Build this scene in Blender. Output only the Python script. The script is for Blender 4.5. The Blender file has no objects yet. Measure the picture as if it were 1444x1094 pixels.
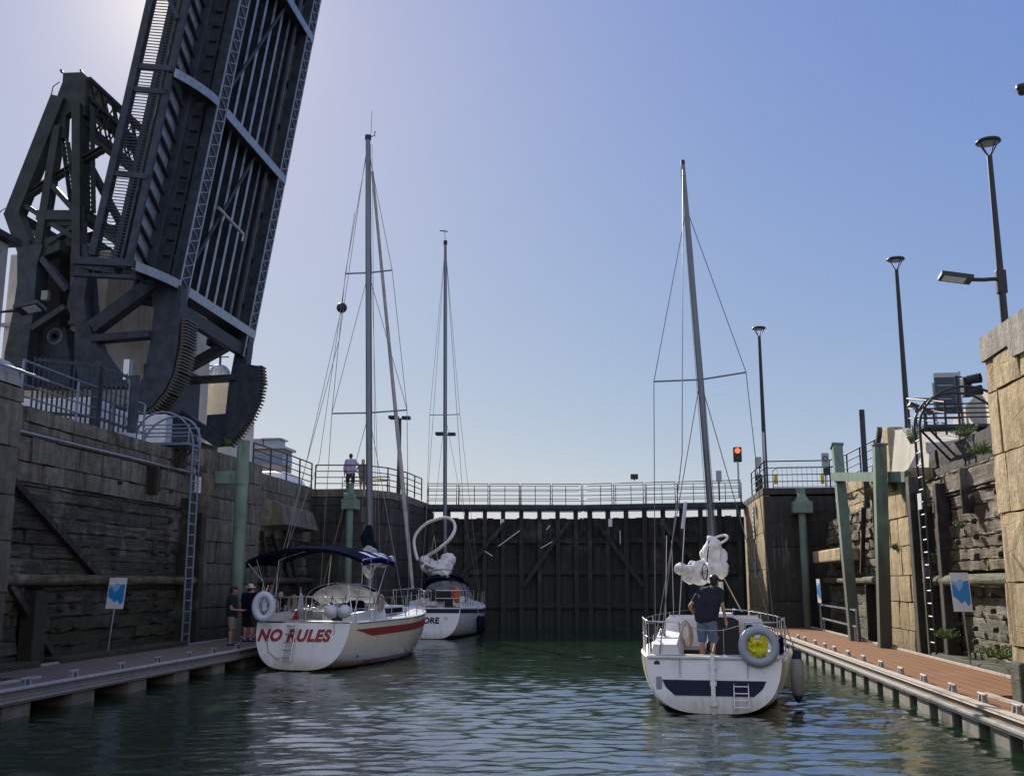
import bpy, bmesh, math, random
from mathutils import Vector, Matrix, noise
random.seed(7)
R = math.radians
scene = bpy.context.scene
col = scene.collection
# ------------------------------------------------------------ camera, sky, sun
F, H, HOR, VX = 1440., 2.4, 820., 890.
PITCH = math.atan((HOR-547)/F)
YAW = math.atan((VX-722)*math.cos(PITCH)/F)
cd = bpy.data.cameras.new('camera'); cam = bpy.data.objects.new('camera', cd); col.objects.link(cam)
cam.location = (0, 0, H); cam.rotation_euler = (R(90)+PITCH, 0, YAW)
cd.sensor_width = 36; cd.lens = F/1444*36; cd.clip_end = 5000; cd.clip_start = .1
scene.camera = cam
SUN_EL, SUN_AZ = R(30.5), R(-26.0)          # azimuth from +Y, negative = towards -X
w = bpy.data.worlds.new('World'); scene.world = w; w.use_nodes = True
nt = w.node_tree; nt.nodes.clear()
sky = nt.nodes.new('ShaderNodeTexSky'); sky.sky_type = 'NISHITA'; sky.sun_disc = False
sky.sun_elevation = SUN_EL; sky.sun_rotation = SUN_AZ; sky.air_density = 1.0; sky.dust_density = 0.14; sky.ozone_density = 3
bg = nt.nodes.new('ShaderNodeBackground'); bg.inputs[1].default_value = 0.1
wo = nt.nodes.new('ShaderNodeOutputWorld')
SKY_K = (.975, 1.155, 3.5)       # the camera's own response to the sky: aureole held back, blue kept
sc_ = nt.nodes.new('ShaderNodeSeparateColor'); cc_ = nt.nodes.new('ShaderNodeCombineColor'); nt.links.new(sky.outputs[0], sc_.inputs[0])
for i_, (k_, e_) in enumerate(zip(SKY_K, (.75, .62, .15))):
    pw = nt.nodes.new('ShaderNodeMath'); pw.operation = 'POWER'; pw.inputs[1].default_value = e_; nt.links.new(sc_.outputs[i_], pw.inputs[0])
    ml = nt.nodes.new('ShaderNodeMath'); ml.operation = 'MULTIPLY'; ml.inputs[1].default_value = k_; nt.links.new(pw.outputs[0], ml.inputs[0]); nt.links.new(ml.outputs[0], cc_.inputs[i_])
# unseen bright cloud added behind the photographer to lift the shade
tc = nt.nodes.new('ShaderNodeTexCoord'); sx = nt.nodes.new('ShaderNodeSeparateXYZ'); nt.links.new(tc.outputs['Generated'], sx.inputs[0])
cm = nt.nodes.new('ShaderNodeMapRange'); cm.interpolation_type = 'SMOOTHSTEP'; nt.links.new(sx.outputs[1], cm.inputs[0])
for i_, v_ in ((1, .12), (2, -.35), (3, 0), (4, 1)): cm.inputs[i_].default_value = v_
cn = nt.nodes.new('ShaderNodeTexNoise'); cn.inputs['Scale'].default_value = 2.2; cn.inputs['Detail'].default_value = 6; nt.links.new(tc.outputs['Generated'], cn.inputs['Vector'])
cr = nt.nodes.new('ShaderNodeMapRange'); nt.links.new(cn.outputs[0], cr.inputs[0])
for i_, v_ in ((1, .35), (2, .6), (3, .3), (4, 1)): cr.inputs[i_].default_value = v_
cf = nt.nodes.new('ShaderNodeMath'); cf.operation = 'MULTIPLY'; nt.links.new(cm.outputs[0], cf.inputs[0]); nt.links.new(cr.outputs[0], cf.inputs[1])
mu = nt.nodes.new('ShaderNodeMix'); mu.data_type = 'RGBA'; mu.inputs[7].default_value = (6.0, 6.3, 7.6, 1)
nt.links.new(cf.outputs[0], mu.inputs[0]); nt.links.new(cc_.outputs[0], mu.inputs[6]); last_ = mu.outputs[2]
# halo round the sun
sdir_ = (math.sin(SUN_AZ)*math.cos(SUN_EL), math.cos(SUN_AZ)*math.cos(SUN_EL), math.sin(SUN_EL))
dp = nt.nodes.new('ShaderNodeVectorMath'); dp.operation = 'DOT_PRODUCT'; dp.inputs[1].default_value = sdir_; nt.links.new(tc.outputs['Generated'], dp.inputs[0])
mx_ = nt.nodes.new('ShaderNodeMath'); mx_.operation = 'MAXIMUM'; mx_.inputs[1].default_value = 0; nt.links.new(dp.outputs['Value'], mx_.inputs[0])
for n_, c_ in ((13, (1.13, .8, .42)), (350, (2.9, 2.5, 1.4))):
    pw = nt.nodes.new('ShaderNodeMath'); pw.operation = 'POWER'; pw.inputs[1].default_value = n_; nt.links.new(mx_.outputs[0], pw.inputs[0])
    ad = nt.nodes.new('ShaderNodeMix'); ad.data_type = 'RGBA'; ad.blend_type = 'ADD'; ad.inputs[7].default_value = (*c_, 1); nt.links.new(pw.outputs[0], ad.inputs[0]); nt.links.new(last_, ad.inputs[6]); last_ = ad.outputs[2]
nt.links.new(last_, bg.inputs[0]); nt.links.new(bg.outputs[0], wo.inputs[0])
sd = bpy.data.lights.new('sun', 'SUN'); sd.energy = 4.6; sd.angle = R(0.53); sd.color = (1, .93, .82)
so = bpy.data.objects.new('sun', sd); col.objects.link(so)
sundir = Vector((math.sin(SUN_AZ)*math.cos(SUN_EL), math.cos(SUN_AZ)*math.cos(SUN_EL), math.sin(SUN_EL)))
so.rotation_euler = sundir.to_track_quat('Z', 'Y').to_euler(); so.location = (-30, 60, 40)
scene.view_settings.view_transform = 'Standard'; scene.view_settings.look = 'None'
scene.view_settings.exposure = 0.48; scene.view_settings.gamma = 1
scene.cycles.max_bounces = 6; scene.cycles.diffuse_bounces = 3; scene.cycles.glossy_bounces = 4
scene.cycles.transmission_bounces = 4; scene.cycles.transparent_max_bounces = 8
scene.cycles.caustics_reflective = False; scene.cycles.caustics_refractive = False
scene.cycles.use_denoising = True

# ------------------------------------------------------------ measuring the photograph
_f = Vector((-math.sin(YAW)*math.cos(PITCH), math.cos(YAW)*math.cos(PITCH), math.sin(PITCH)))
_r = Vector((math.cos(YAW), math.sin(YAW), 0)); _u = _r.cross(_f); _C = Vector((0, 0, H))
def ray(x, y): return _f + _r*((x-722)/F) + _u*((547-y)/F)
def pY(x, y, Y): d = ray(x, y); return _C + d*(Y/d.y)
def pX(x, y, X): d = ray(x, y); return _C + d*(X/d.x)
def pZ(x, y, Z): d = ray(x, y); return _C + d*((Z-H)/d.z)

# ------------------------------------------------------------ mesh builder
class MB:
    def __init__(s): s.v = []; s.f = []; s.sm = []
    def add(s, vs, fs, smooth=False):
        o = len(s.v); s.v += [Vector(v) for v in vs]
        for f in fs: s.f.append([i+o for i in f]); s.sm.append(smooth)
        return s
    def hexa(s, p):   # 8 points: bottom 4, top 4
        return s.add(p, [(3,2,1,0),(4,5,6,7),(0,1,5,4),(1,2,6,5),(2,3,7,6),(3,0,4,7)])
    def box(s, x0, x1, y0, y1, z0, z1):
        if x0 > x1: x0, x1 = x1, x0
        if y0 > y1: y0, y1 = y1, y0
        if z0 > z1: z0, z1 = z1, z0
        return s.hexa([(x0,y0,z0),(x1,y0,z0),(x1,y1,z0),(x0,y1,z0),(x0,y0,z1),(x1,y0,z1),(x1,y1,z1),(x0,y1,z1)])
    def cbox(s, c, sz, M=None):
        c = Vector(c); hx, hy, hz = sz[0]/2, sz[1]/2, sz[2]/2; ps = []
        for z in (-hz, hz):
            for x, y in ((-hx,-hy),(hx,-hy),(hx,hy),(-hx,hy)):
                q = Vector((x, y, z)); q = M @ q if M else q; ps.append(c+q)
        return s.hexa(ps)
    def rbox(s, x0, x1, y0, y1, z0, z1, b=.02):   # bevelled box
        t = bmesh.new(); bmesh.ops.create_cube(t, size=1)
        for v in t.verts:
            v.co = Vector((x0+(v.co.x+.5)*(x1-x0), y0+(v.co.y+.5)*(y1-y0), z0+(v.co.z+.5)*(z1-z0)))
        bmesh.ops.bevel(t, geom=list(t.edges), offset=b, segments=2, affect='EDGES', profile=.5)
        s.bm(t); return s
    def bm(s, t):
        t.verts.index_update(); s.add([v.co.copy() for v in t.verts], [[v.index for v in f.verts] for f in t.faces]); t.free()
    def bar(s, p, q, wd, dp, up=(0,0,1)):   # rectangular bar; wd across (perp. to up), dp along up
        p, q = Vector(p), Vector(q); d = (q-p)
        if d.length < 1e-6: return s
        d.normalize(); up = Vector(up); a = d.cross(up)
        if a.length < 1e-4: a = d.cross(Vector((1, 0, 0)))
        a.normalize(); b = a.cross(d); a = a*wd/2; b = b*dp/2
        return s.hexa([p-a-b, p+a-b, p+a+b, p-a+b, q-a-b, q+a-b, q+a+b, q-a+b])
    def tube(s, pts, r, n=8, r2=None, closed=False, caps=True):
        pts = [Vector(p) for p in pts]; N = len(pts); vs = []; fs = []
        prev = None
        for i, p in enumerate(pts):
            if closed: d = pts[(i+1) % N]-pts[i-1]
            else: d = pts[min(i+1, N-1)]-pts[max(i-1, 0)]
            d.normalize()
            if prev is None:
                a = d.cross(Vector((0, 0, 1)))
                if a.length < .05: a = d.cross(Vector((1, 0, 0)))
            else: a = prev-d*prev.dot(d)
            a.normalize(); prev = a.copy(); b = d.cross(a)
            rr = r[i] if isinstance(r, (list, tuple)) else (r if r2 is None else r+(r2-r)*i/(N-1))
            for k in range(n):
                t = 2*math.pi*k/n; vs.append(p+a*math.cos(t)*rr+b*math.sin(t)*rr)
        M = N if closed else N-1
        for i in range(M):
            j = (i+1) % N
            for k in range(n): fs.append((i*n+k, i*n+(k+1) % n, j*n+(k+1) % n, j*n+k))
        s.add(vs, fs, True)
        if caps and not closed: s.add(vs[:n], [tuple(range(n))[::-1]]); s.add(vs[-n:], [tuple(range(n))])
        return s
    def lathe(s, prof, c=(0,0,0), n=20, M=None):   # prof (r,z)
        vs = []; fs = []; c = Vector(c)
        for r, z in prof:
            for k in range(n):
                t = 2*math.pi*k/n; q = Vector((r*math.cos(t), r*math.sin(t), z)); q = M @ q if M else q; vs.append(c+q)
        for i in range(len(prof)-1):
            for k in range(n): fs.append((i*n+k, i*n+(k+1) % n, (i+1)*n+(k+1) % n, (i+1)*n+k))
        return s.add(vs, fs, True)
    def ell(s, c, rad, M=None, n=14, m=10):
        prof = [(max(1e-4, math.sin(math.pi*i/m)), -math.cos(math.pi*i/m)) for i in range(m+1)]
        S = Matrix.Diagonal(Vector(rad)); S = (M @ S) if M else S
        return s.lathe(prof, c, n, S)
    def caps(s, p, q, r1, r2, n=12):
        p, q = Vector(p), Vector(q); d = q-p; L = d.length; M = d.to_track_quat('Z', 'Y').to_matrix()
        prof = [(max(1e-4, r1*math.sin(a)), -r1*math.cos(a)) for a in [math.pi/2*i/4 for i in range(5)]]
        prof += [(max(1e-4, r2*math.cos(a)), L+r2*math.sin(a)) for a in [math.pi/2*i/4 for i in range(5)]]
        return s.lathe(prof, p, n, M)
    def prism(s, poly, d):   # planar polygon extruded by vector d
        poly = [Vector(p) for p in poly]; d = Vector(d); n = len(poly)
        return s.add(poly+[p+d for p in poly], [tuple(range(n)), tuple(range(2*n-1, n-1, -1))]+[(i, i+n, (i+1) % n+n, (i+1) % n) for i in range(n)])
    def grid(s, rows, smooth=True, closed=False):
        m = len(rows[0]); vs = [p for r in rows for p in r]; fs = []
        for i in range(len(rows)-1):
            for k in range(m if closed else m-1):
                fs.append((i*m+k, i*m+(k+1) % m, (i+1)*m+(k+1) % m, (i+1)*m+k))
        return s.add(vs, fs, smooth)
    def torus(s, c, R_, r, M=None, n=28, m=10, arc=1.0, start=0, sc=(1,1)):
        c = Vector(c); pts = []
        N = n if arc == 1 else n+1
        for i in range(N):
            t = 2*math.pi*arc*i/n+start; q = Vector((R_*sc[0]*math.cos(t), R_*sc[1]*math.sin(t), 0)); q = M @ q if M else q; pts.append(c+q)
        return s.tube(pts, r, m, closed=(arc == 1))
    def build(s, name, mt, parent=None, recalc=True):
        o = Vector((0, 0, 0)); q = parent
        while q is not None: o += q.location; q = q.parent
        me = bpy.data.meshes.new(name); me.from_pydata([v-o for v in s.v], [], s.f)
        for p, m in zip(me.polygons, s.sm): p.use_smooth = m
        if recalc:
            t = bmesh.new(); t.from_mesh(me); bmesh.ops.recalc_face_normals(t, faces=t.faces); t.to_mesh(me); t.free()
        if mt is not None:
            if isinstance(mt, (list, tuple)):
                for m in mt: me.materials.append(m)
            else: me.materials.append(mt)
        ob = bpy.data.objects.new(name, me); col.objects.link(ob); ob.parent = parent
        return ob

def thing(name, label, cat, loc=(0,0,0), group=None):
    o = bpy.data.objects.new(name, None); col.objects.link(o); o.location = loc; o.empty_display_size = .2
    o['label'] = label; o['category'] = cat
    if group: o['group'] = group
    return o
def tag(o, label, cat, group=None):
    o['label'] = label; o['category'] = cat
    if group: o['group'] = group
    return o
def struct(name, mb, m): o = mb.build(name, m); o['kind'] = 'structure'; return o
def copy_tree(o, loc=None, rz=None, label=None, parent=None):
    c = o.copy(); col.objects.link(c); c.parent = parent
    if loc is not None: c.location = loc
    if rz is not None: c.rotation_euler = (0, 0, rz)
    if label: c['label'] = label
    for ch in list(o.children): copy_tree(ch, parent=c)
    return c

def fuse(mb, voxel, smooth=4, disp=0, dscale=1., seed=0, ridge=False):
    """union of overlapping closed shapes as one continuous surface"""
    me = bpy.data.meshes.new('t'); me.from_pydata([tuple(v) for v in mb.v], [], mb.f)
    t = bmesh.new(); t.from_mesh(me); bmesh.ops.remove_doubles(t, verts=t.verts, dist=1e-5)
    bmesh.ops.holes_fill(t, edges=t.edges); bmesh.ops.recalc_face_normals(t, faces=t.faces); t.to_mesh(me); t.free()
    ob = bpy.data.objects.new('t', me); col.objects.link(ob)
    md = ob.modifiers.new('r', 'REMESH'); md.mode = 'VOXEL'; md.voxel_size = voxel; md.use_smooth_shade = True
    if smooth: sm = ob.modifiers.new('s', 'SMOOTH'); sm.iterations = smooth; sm.factor = .5
    dg = bpy.context.evaluated_depsgraph_get(); m2 = bpy.data.meshes.new_from_object(ob.evaluated_get(dg))
    bpy.data.objects.remove(ob)
    out = MB(); nrm = [v.normal.copy() for v in m2.vertices]
    for v, n in zip(m2.vertices, nrm):
        c = v.co.copy()
        if ridge: c += n*disp*(.9-3.*abs(noise.noise(Vector((c.x*dscale*1.6+c.z*dscale*.6, c.y*dscale, c.z*dscale*.7+seed))))-.6*abs(noise.noise(c*dscale*2.1)))
        elif disp: c += n*disp*(noise.noise(c*dscale+Vector((seed,0,0)))+.5*noise.noise(c*dscale*2.3+Vector((0,seed,0))))
        out.v.append(c)
    out.f = [list(p.vertices) for p in m2.polygons]; out.sm = [True]*len(out.f)
    return out

# ------------------------------------------------------------ materials
def newmat(name):
    m = bpy.data.materials.new(name); m.use_nodes = True; nt = m.node_tree
    return m, nt, nt.nodes['Principled BSDF']
def N(nt, t, **k):
    n = nt.nodes.new(t)
    for a, b in k.items():
        if a.startswith('i_'):
            key = a[2:]; n.inputs[int(key) if key.isdigit() else key].default_value = b
        else: setattr(n, a, b)
    return n
def L(nt, a, b): nt.links.new(a, b)
def ramp(nt, src, stops):
    r = nt.nodes.new('ShaderNodeValToRGB'); e = r.color_ramp.elements
    while len(e) < len(stops): e.new(.5)
    for i, (p, c) in enumerate(stops): e[i].position = p; e[i].color = (*c, 1) if len(c) == 3 else c
    L(nt, src, r.inputs[0]); return r.outputs[0]
def mix(nt, fac, a, b, mode='MIX'):
    n = nt.nodes.new('ShaderNodeMix'); n.data_type = 'RGBA'; n.blend_type = mode
    for s, v in ((n.inputs[0], fac), (n.inputs[6], a), (n.inputs[7], b)):
        if hasattr(v, 'links'): L(nt, v, s)
        else: s.default_value = v if not isinstance(v, tuple) else ((*v, 1) if len(v) == 3 else v)
    return n.outputs[2]
def pos(nt, scale=(1,1,1)):
    g = N(nt, 'ShaderNodeNewGeometry'); m = N(nt, 'ShaderNodeMapping'); m.inputs['Scale'].default_value = scale
    L(nt, g.outputs['Position'], m.inputs[0]); return m.outputs[0]
def obco(nt, scale=(1,1,1)):
    g = N(nt, 'ShaderNodeTexCoord'); m = N(nt, 'ShaderNodeMapping'); m.inputs['Scale'].default_value = scale
    L(nt, g.outputs['Object'], m.inputs[0]); return m.outputs[0]
def nz(nt, vec, scale, detail=6, rough=.6): 
    n = N(nt, 'ShaderNodeTexNoise', i_Scale=scale, i_Detail=detail, i_Roughness=rough); L(nt, vec, n.inputs['Vector']); return n.outputs[0]
def bump(nt, b, h, strength, dist=.02):
    n = N(nt, 'ShaderNodeBump', i_Strength=strength, i_Distance=dist); L(nt, h, n.inputs['Height']); L(nt, n.outputs[0], b.inputs['Normal'])
def simple(name, c, rough=.5, metal=0, var=.25, scale=3., bmp=.05, dirt=None, dirtf=.5, spec=None, coat=0, tide=None, tcol=(.05,.045,.03)):
    m, nt, b = newmat(name); v = obco(nt)
    n = nz(nt, v, scale)
    f = ramp(nt, n, [(.3, (0,0,0)), (.7, (1,1,1))])
    lo = tuple(x*(1-var) for x in c); hi = tuple(min(1, x*(1+var*.6)) for x in c)
    cc = mix(nt, f, lo, hi)
    if dirt:
        vs = obco(nt, (2.2, 2.2, .35)); n2 = nz(nt, vs, scale*1.3, 8, .7)
        f2 = ramp(nt, n2, [(.52, (0,0,0)), (.72, (dirtf,)*3)]); cc = mix(nt, f2, cc, dirt)
    if tide:
        vp = pos(nt); s = N(nt, 'ShaderNodeSeparateXYZ'); L(nt, vp, s.inputs[0])
        ad = N(nt, 'ShaderNodeMath', operation='MULTIPLY_ADD'); L(nt, nz(nt, pos(nt, (4, 4, .5)), 1.2, 6), ad.inputs[0]); ad.inputs[1].default_value = 3.; L(nt, s.outputs[2], ad.inputs[2])
        mr = N(nt, 'ShaderNodeMapRange'); L(nt, ad.outputs[0], mr.inputs[0])
        for i, q in ((1, tide+2.4), (2, tide+.6), (3, 0), (4, .88)): mr.inputs[i].default_value = q
        cc = mix(nt, mr.outputs[0], cc, tcol)
    L(nt, cc, b.inputs['Base Color']); b.inputs['Metallic'].default_value = metal
    rr = ramp(nt, n, [(.2, (max(.02, rough-.12),)*3), (.8, (min(1, rough+.15),)*3)]); L(nt, rr, b.inputs['Roughness'])
    if spec is not None: b.inputs['Specular IOR Level'].default_value = spec
    if coat: b.inputs['Coat Weight'].default_value = coat; b.inputs['Coat Roughness'].default_value = .08
    if bmp: bump(nt, b, nz(nt, v, scale*6, 4), bmp, .01)
    return m
def stone(name, lo, hi, algae=1., stain=.5, streak=(.55,.53,.5), tide=2.2, moss=(.03,.034,.018)):
    m, nt, b = newmat(name); v = pos(nt)
    g = N(nt, 'ShaderNodeNewGeometry'); rnd = g.outputs['Random Per Island']
    n1 = nz(nt, v, 1.1, 8, .65); n2 = nz(nt, pos(nt, (1.6, 1.6, .3)), 1.2, 8, .7); n3 = nz(nt, v, 9, 6, .7)
    c = mix(nt, rnd, lo, hi)
    c = mix(nt, ramp(nt, n1, [(.38, (0,0,0)), (.66, (.75,)*3)]), c, tuple(x*.5 for x in lo))
    c = mix(nt, ramp(nt, nz(nt, v, 3.2, 7, .75), [(.4, (.5,)*3), (.58, (0,0,0))]), c, tuple(min(1, x*1.25) for x in hi))
    c = mix(nt, ramp(nt, n2, [(.5, (0,0,0)), (.68, (stain,)*3)]), c, (.035,.03,.024))
    c = mix(nt, ramp(nt, nz(nt, pos(nt, (2.1, 2.1, .22)), .9, 7, .75), [(.56, (0,0,0)), (.7, (.75,)*3)]), c, streak)
    c = mix(nt, ramp(nt, n3, [(.35, (.35,)*3), (.6, (0,0,0))]), c, (.05,.045,.04))
    c = mix(nt, ramp(nt, nz(nt, pos(nt, (5, 5, .35)), 1.0, 8, .7), [(.46, (0,0,0)), (.6, (.62,)*3)]), c, tuple(x*y for x, y in zip(lo, (.55, .47, .38))))
    s = N(nt, 'ShaderNodeSeparateXYZ'); L(nt, v, s.inputs[0])
    ad = N(nt, 'ShaderNodeMath', operation='MULTIPLY_ADD'); L(nt, n1, ad.inputs[0]); ad.inputs[1].default_value = 2.4; L(nt, s.outputs[2], ad.inputs[2])
    mr = N(nt, 'ShaderNodeMapRange'); L(nt, ad.outputs[0], mr.inputs[0])
    mr.inputs[1].default_value = tide+3.0; mr.inputs[2].default_value = tide-.2; mr.inputs[3].default_value = 0; mr.inputs[4].default_value = .85*algae
    c = mix(nt, mr.outputs[0], c, moss)
    L(nt, c, b.inputs['Base Color']); b.inputs['Roughness'].default_value = .88
    h = mix(nt, .5, n1, n3); vo = N(nt, 'ShaderNodeTexVoronoi', feature='DISTANCE_TO_EDGE', i_Scale=1.7); L(nt, mix(nt, .25, v, N(nt, 'ShaderNodeTexNoise', i_Scale=2.5).outputs[1], 'ADD'), vo.inputs['Vector'])
    cr = ramp(nt, vo.outputs[0], [(0, (0,0,0)), (.02, (1,1,1))]); h = mix(nt, .08, h, cr); bump(nt, b, h, .9, .08)
    return m
def wood(name, lo, hi, axis=1, algae=.7, tide=2.0, pale=(.33,.32,.29), moss=(.04,.046,.018)):
    m, nt, b = newmat(name); v = pos(nt)
    sc = [5., 5., 14.]; sc[axis] = .6
    g = N(nt, 'ShaderNodeNewGeometry'); rnd = g.outputs['Random Per Island']
    n1 = nz(nt, pos(nt, tuple(sc)), 1.3, 8, .7); n2 = nz(nt, v, .9, 6, .6)
    c = mix(nt, rnd, lo, hi)
    c = mix(nt, ramp(nt, n1, [(.38, (.95,)*3), (.62, (0,0,0))]), c, tuple(x*.25 for x in lo))
    c = mix(nt, ramp(nt, nz(nt, v, 2.1, 7, .75), [(.42, (.7,)*3), (.56, (0,0,0))]), c, tuple(x*.3 for x in lo))
    c = mix(nt, ramp(nt, n2, [(.56, (0,0,0)), (.7, (.5,)*3)]), c, pale)
    s = N(nt, 'ShaderNodeSeparateXYZ'); L(nt, v, s.inputs[0])
    ad = N(nt, 'ShaderNodeMath', operation='MULTIPLY_ADD'); L(nt, n2, ad.inputs[0]); ad.inputs[1].default_value = 2.0; L(nt, s.outputs[2], ad.inputs[2])
    mr = N(nt, 'ShaderNodeMapRange'); L(nt, ad.outputs[0], mr.inputs[0])
    mr.inputs[1].default_value = tide+2.4; mr.inputs[2].default_value = tide-.3; mr.inputs[3].default_value = 0; mr.inputs[4].default_value = algae
    c = mix(nt, mr.outputs[0], c, moss)
    L(nt, c, b.inputs['Base Color']); b.inputs['Roughness'].default_value = .85
    bump(nt, b, mix(nt, .4, n1, nz(nt, v, 6, 6, .7)), 1., .08)
    return m
M = {}
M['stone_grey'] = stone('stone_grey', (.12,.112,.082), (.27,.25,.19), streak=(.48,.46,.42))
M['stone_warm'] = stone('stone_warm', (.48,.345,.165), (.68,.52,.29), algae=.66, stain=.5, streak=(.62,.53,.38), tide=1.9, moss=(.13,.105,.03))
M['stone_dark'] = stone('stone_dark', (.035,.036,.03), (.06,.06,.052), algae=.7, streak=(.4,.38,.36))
M['stone_pale'] = stone('stone_pale', (.34,.31,.26), (.46,.42,.35), algae=.3, stain=.3, tide=0)
M['mortar'] = simple('mortar', (.02,.018,.015), .95, var=.5, bmp=.3)
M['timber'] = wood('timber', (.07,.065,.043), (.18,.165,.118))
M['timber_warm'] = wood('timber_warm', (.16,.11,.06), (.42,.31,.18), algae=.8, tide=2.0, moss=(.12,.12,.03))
M['timber_green'] = wood('timber_green', (.13,.125,.055), (.27,.245,.12), algae=.25, tide=1.0)
M['post_wood'] = wood('post_wood', (.035,.03,.024), (.08,.066,.05), axis=2)
M['gate_wood'] = wood('gate_wood', (.03,.032,.029), (.07,.069,.06), axis=2, algae=.85, tide=3.2, pale=(.14,.14,.13), moss=(.03,.036,.027))
M['steel_dark'] = simple('steel_dark', (.045,.057,.075), .55, 0, var=.5, scale=2.5, bmp=.1, spec=.18, dirt=(.035,.028,.022), dirtf=.5)
M['steel_tower'] = simple('steel_tower', (.036,.048,.046), .55, 0, var=.5, scale=2, bmp=.1, spec=.2, dirt=(.06,.05,.04), dirtf=.5)
M['steel_light'] = simple('steel_light', (.28,.33,.38), .35, .4, var=.35, scale=4, bmp=.1, dirt=(.1,.09,.08), dirtf=.5)
M['rail_blue'] = simple('rail_blue', (.17,.22,.29), .4, .3, var=.25, bmp=.05, dirt=(.1,.08,.06), dirtf=.4)
M['rail_dark'] = simple('rail_dark', (.035,.038,.042), .45, .1, spec=.3)
M['galv'] = simple('galv', (.38,.4,.42), .4, .7, var=.25)
M['green_pile'] = simple('green_pile', (.17,.25,.2), .65, 0, var=.3, scale=1.6, bmp=.2, tide=2.6, tcol=(.1,.095,.05), dirt=(.07,.055,.035), dirtf=.85)
M['green_post'] = simple('green_post', (.13,.2,.15), .65, 0, var=.35, scale=1.6, bmp=.25, tide=3.2, dirt=(.05,.045,.03), dirtf=.8)
M['concrete'] = simple('concrete', (.6,.56,.47), .9, 0, var=.25, scale=.8, bmp=.25, dirt=(.2,.18,.15), dirtf=.5)
M['concrete_grey'] = simple('concrete_grey', (.36,.37,.37), .9, 0, var=.2, scale=1, bmp=.2, dirt=(.14,.13,.12), dirtf=.6)
M['white_block'] = simple('white_block', (.62,.64,.66), .8, 0, var=.15, bmp=.1, dirt=(.3,.28,.25), dirtf=.5)
def hullmat(name, c):
    m = simple(name, c, .2, 0, var=.06, scale=1.3, bmp=0, dirt=tuple(x*.62 for x in c), dirtf=.4, coat=.5); nt = m.node_tree; b = nt.nodes['Principled BSDF']
    src = b.inputs['Base Color'].links[0].from_socket; v = pos(nt); s = N(nt, 'ShaderNodeSeparateXYZ'); L(nt, v, s.inputs[0])
    ad = N(nt, 'ShaderNodeMath', operation='MULTIPLY_ADD'); L(nt, nz(nt, pos(nt, (3, 3, .4)), 2.5, 6), ad.inputs[0]); ad.inputs[1].default_value = -.55; L(nt, s.outputs[2], ad.inputs[2])
    mr = N(nt, 'ShaderNodeMapRange'); L(nt, ad.outputs[0], mr.inputs[0])
    for i, q in ((1, .12), (2, -.24), (3, 0), (4, .75)): mr.inputs[i].default_value = q
    L(nt, mix(nt, mr.outputs[0], src, (.33, .29, .17)), b.inputs['Base Color']); return m
M['hull_white'] = simple('hull_white', (.80,.80,.78), .22, 0, var=.05, scale=1.5, bmp=0, dirt=(.55,.5,.4), dirtf=.45, coat=.5)
M['hull_bounce_warm'] = simple('hull_bounce_warm', (.78,.73,.6), .2, 0, var=.07, scale=1.2, bmp=0, dirt=(.5,.45,.33), dirtf=.4, coat=.6)
M['hull_white'] = hullmat('hull_white', (.80,.80,.79)); M['hull_bounce_warm'] = hullmat('hull_bounce_warm', (.90,.80,.58))  # hull sides: warm light off the sunlit wall put into the base colour
M['deck_white'] = simple('deck_white', (.74,.74,.72), .55, 0, var=.08, scale=3, bmp=.05, dirt=(.5,.48,.42), dirtf=.4)
M['red'] = simple('red', (.33,.025,.025), .35, 0, var=.15)
M['navy_paint'] = simple('navy_paint', (.012,.018,.045), .55, 0, var=.2, spec=.2)
M['navy_cloth'] = simple('navy_cloth', (.011,.014,.030), .9, 0, var=.4, scale=6, bmp=.3, spec=0)
M['blue_cloth'] = simple('blue_cloth', (.04,.1,.42), .8, 0, var=.3, scale=6, bmp=.3)
M['black'] = simple('black', (.012,.012,.013), .5, 0, var=.3)
M['black_glass'] = simple('black_glass', (.01,.012,.015), .1, 0, var=.2, bmp=0)
M['wire'] = simple('wire', (.2,.2,.2), .35, .8, var=.1, bmp=0)
M['steel_boat'] = simple('steel_boat', (.6,.6,.6), .22, .95, var=.1, bmp=0)
M['mast'] = simple('mast', (.16,.18,.2), .35, .6, var=.2, scale=2, bmp=0)
M['sail'] = simple('sail', (.78,.75,.71), .8, 0, var=.12, scale=5, bmp=.25, dirt=(.5,.45,.38), dirtf=.3)
M['sail_grey'] = simple('sail_grey', (.42,.4,.4), .8, 0, var=.3, scale=4, bmp=.3)
M['fender_grey'] = simple('fender_grey', (.3,.3,.29), .5, 0, var=.2, dirt=(.12,.11,.09), dirtf=.6)
M['fender_white'] = simple('fender_white', (.6,.62,.62), .45, 0, var=.1)
M['ring_grey'] = simple('ring_grey', (.36,.42,.48), .6, 0, var=.1, bmp=.1)
M['ring_white'] = simple('ring_white', (.55,.6,.7), .6, 0, var=.1, bmp=.1)
M['yellow'] = simple('yellow', (.75,.68,.03), .7, 0, var=.25, scale=12, bmp=.2)
M['yellow_paint'] = simple('yellow_paint', (.6,.45,.03), .5, 0, var=.2)
M['orange'] = simple('orange', (.7,.13,.03), .6, 0, var=.2)
M['dock_edge'] = simple('dock_edge', (.52,.46,.38), .7, 0, var=.25, scale=6, bmp=.2, dirt=(.25,.17,.12), dirtf=.6)
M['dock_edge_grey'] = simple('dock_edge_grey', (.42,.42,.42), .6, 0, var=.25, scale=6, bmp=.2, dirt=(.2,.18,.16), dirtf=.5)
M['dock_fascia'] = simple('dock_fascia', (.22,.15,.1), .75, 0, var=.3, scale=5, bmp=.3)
M['dock_fascia_grey'] = simple('dock_fascia_grey', (.2,.18,.17), .75, 0, var=.3, scale=5, bmp=.3)
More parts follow.
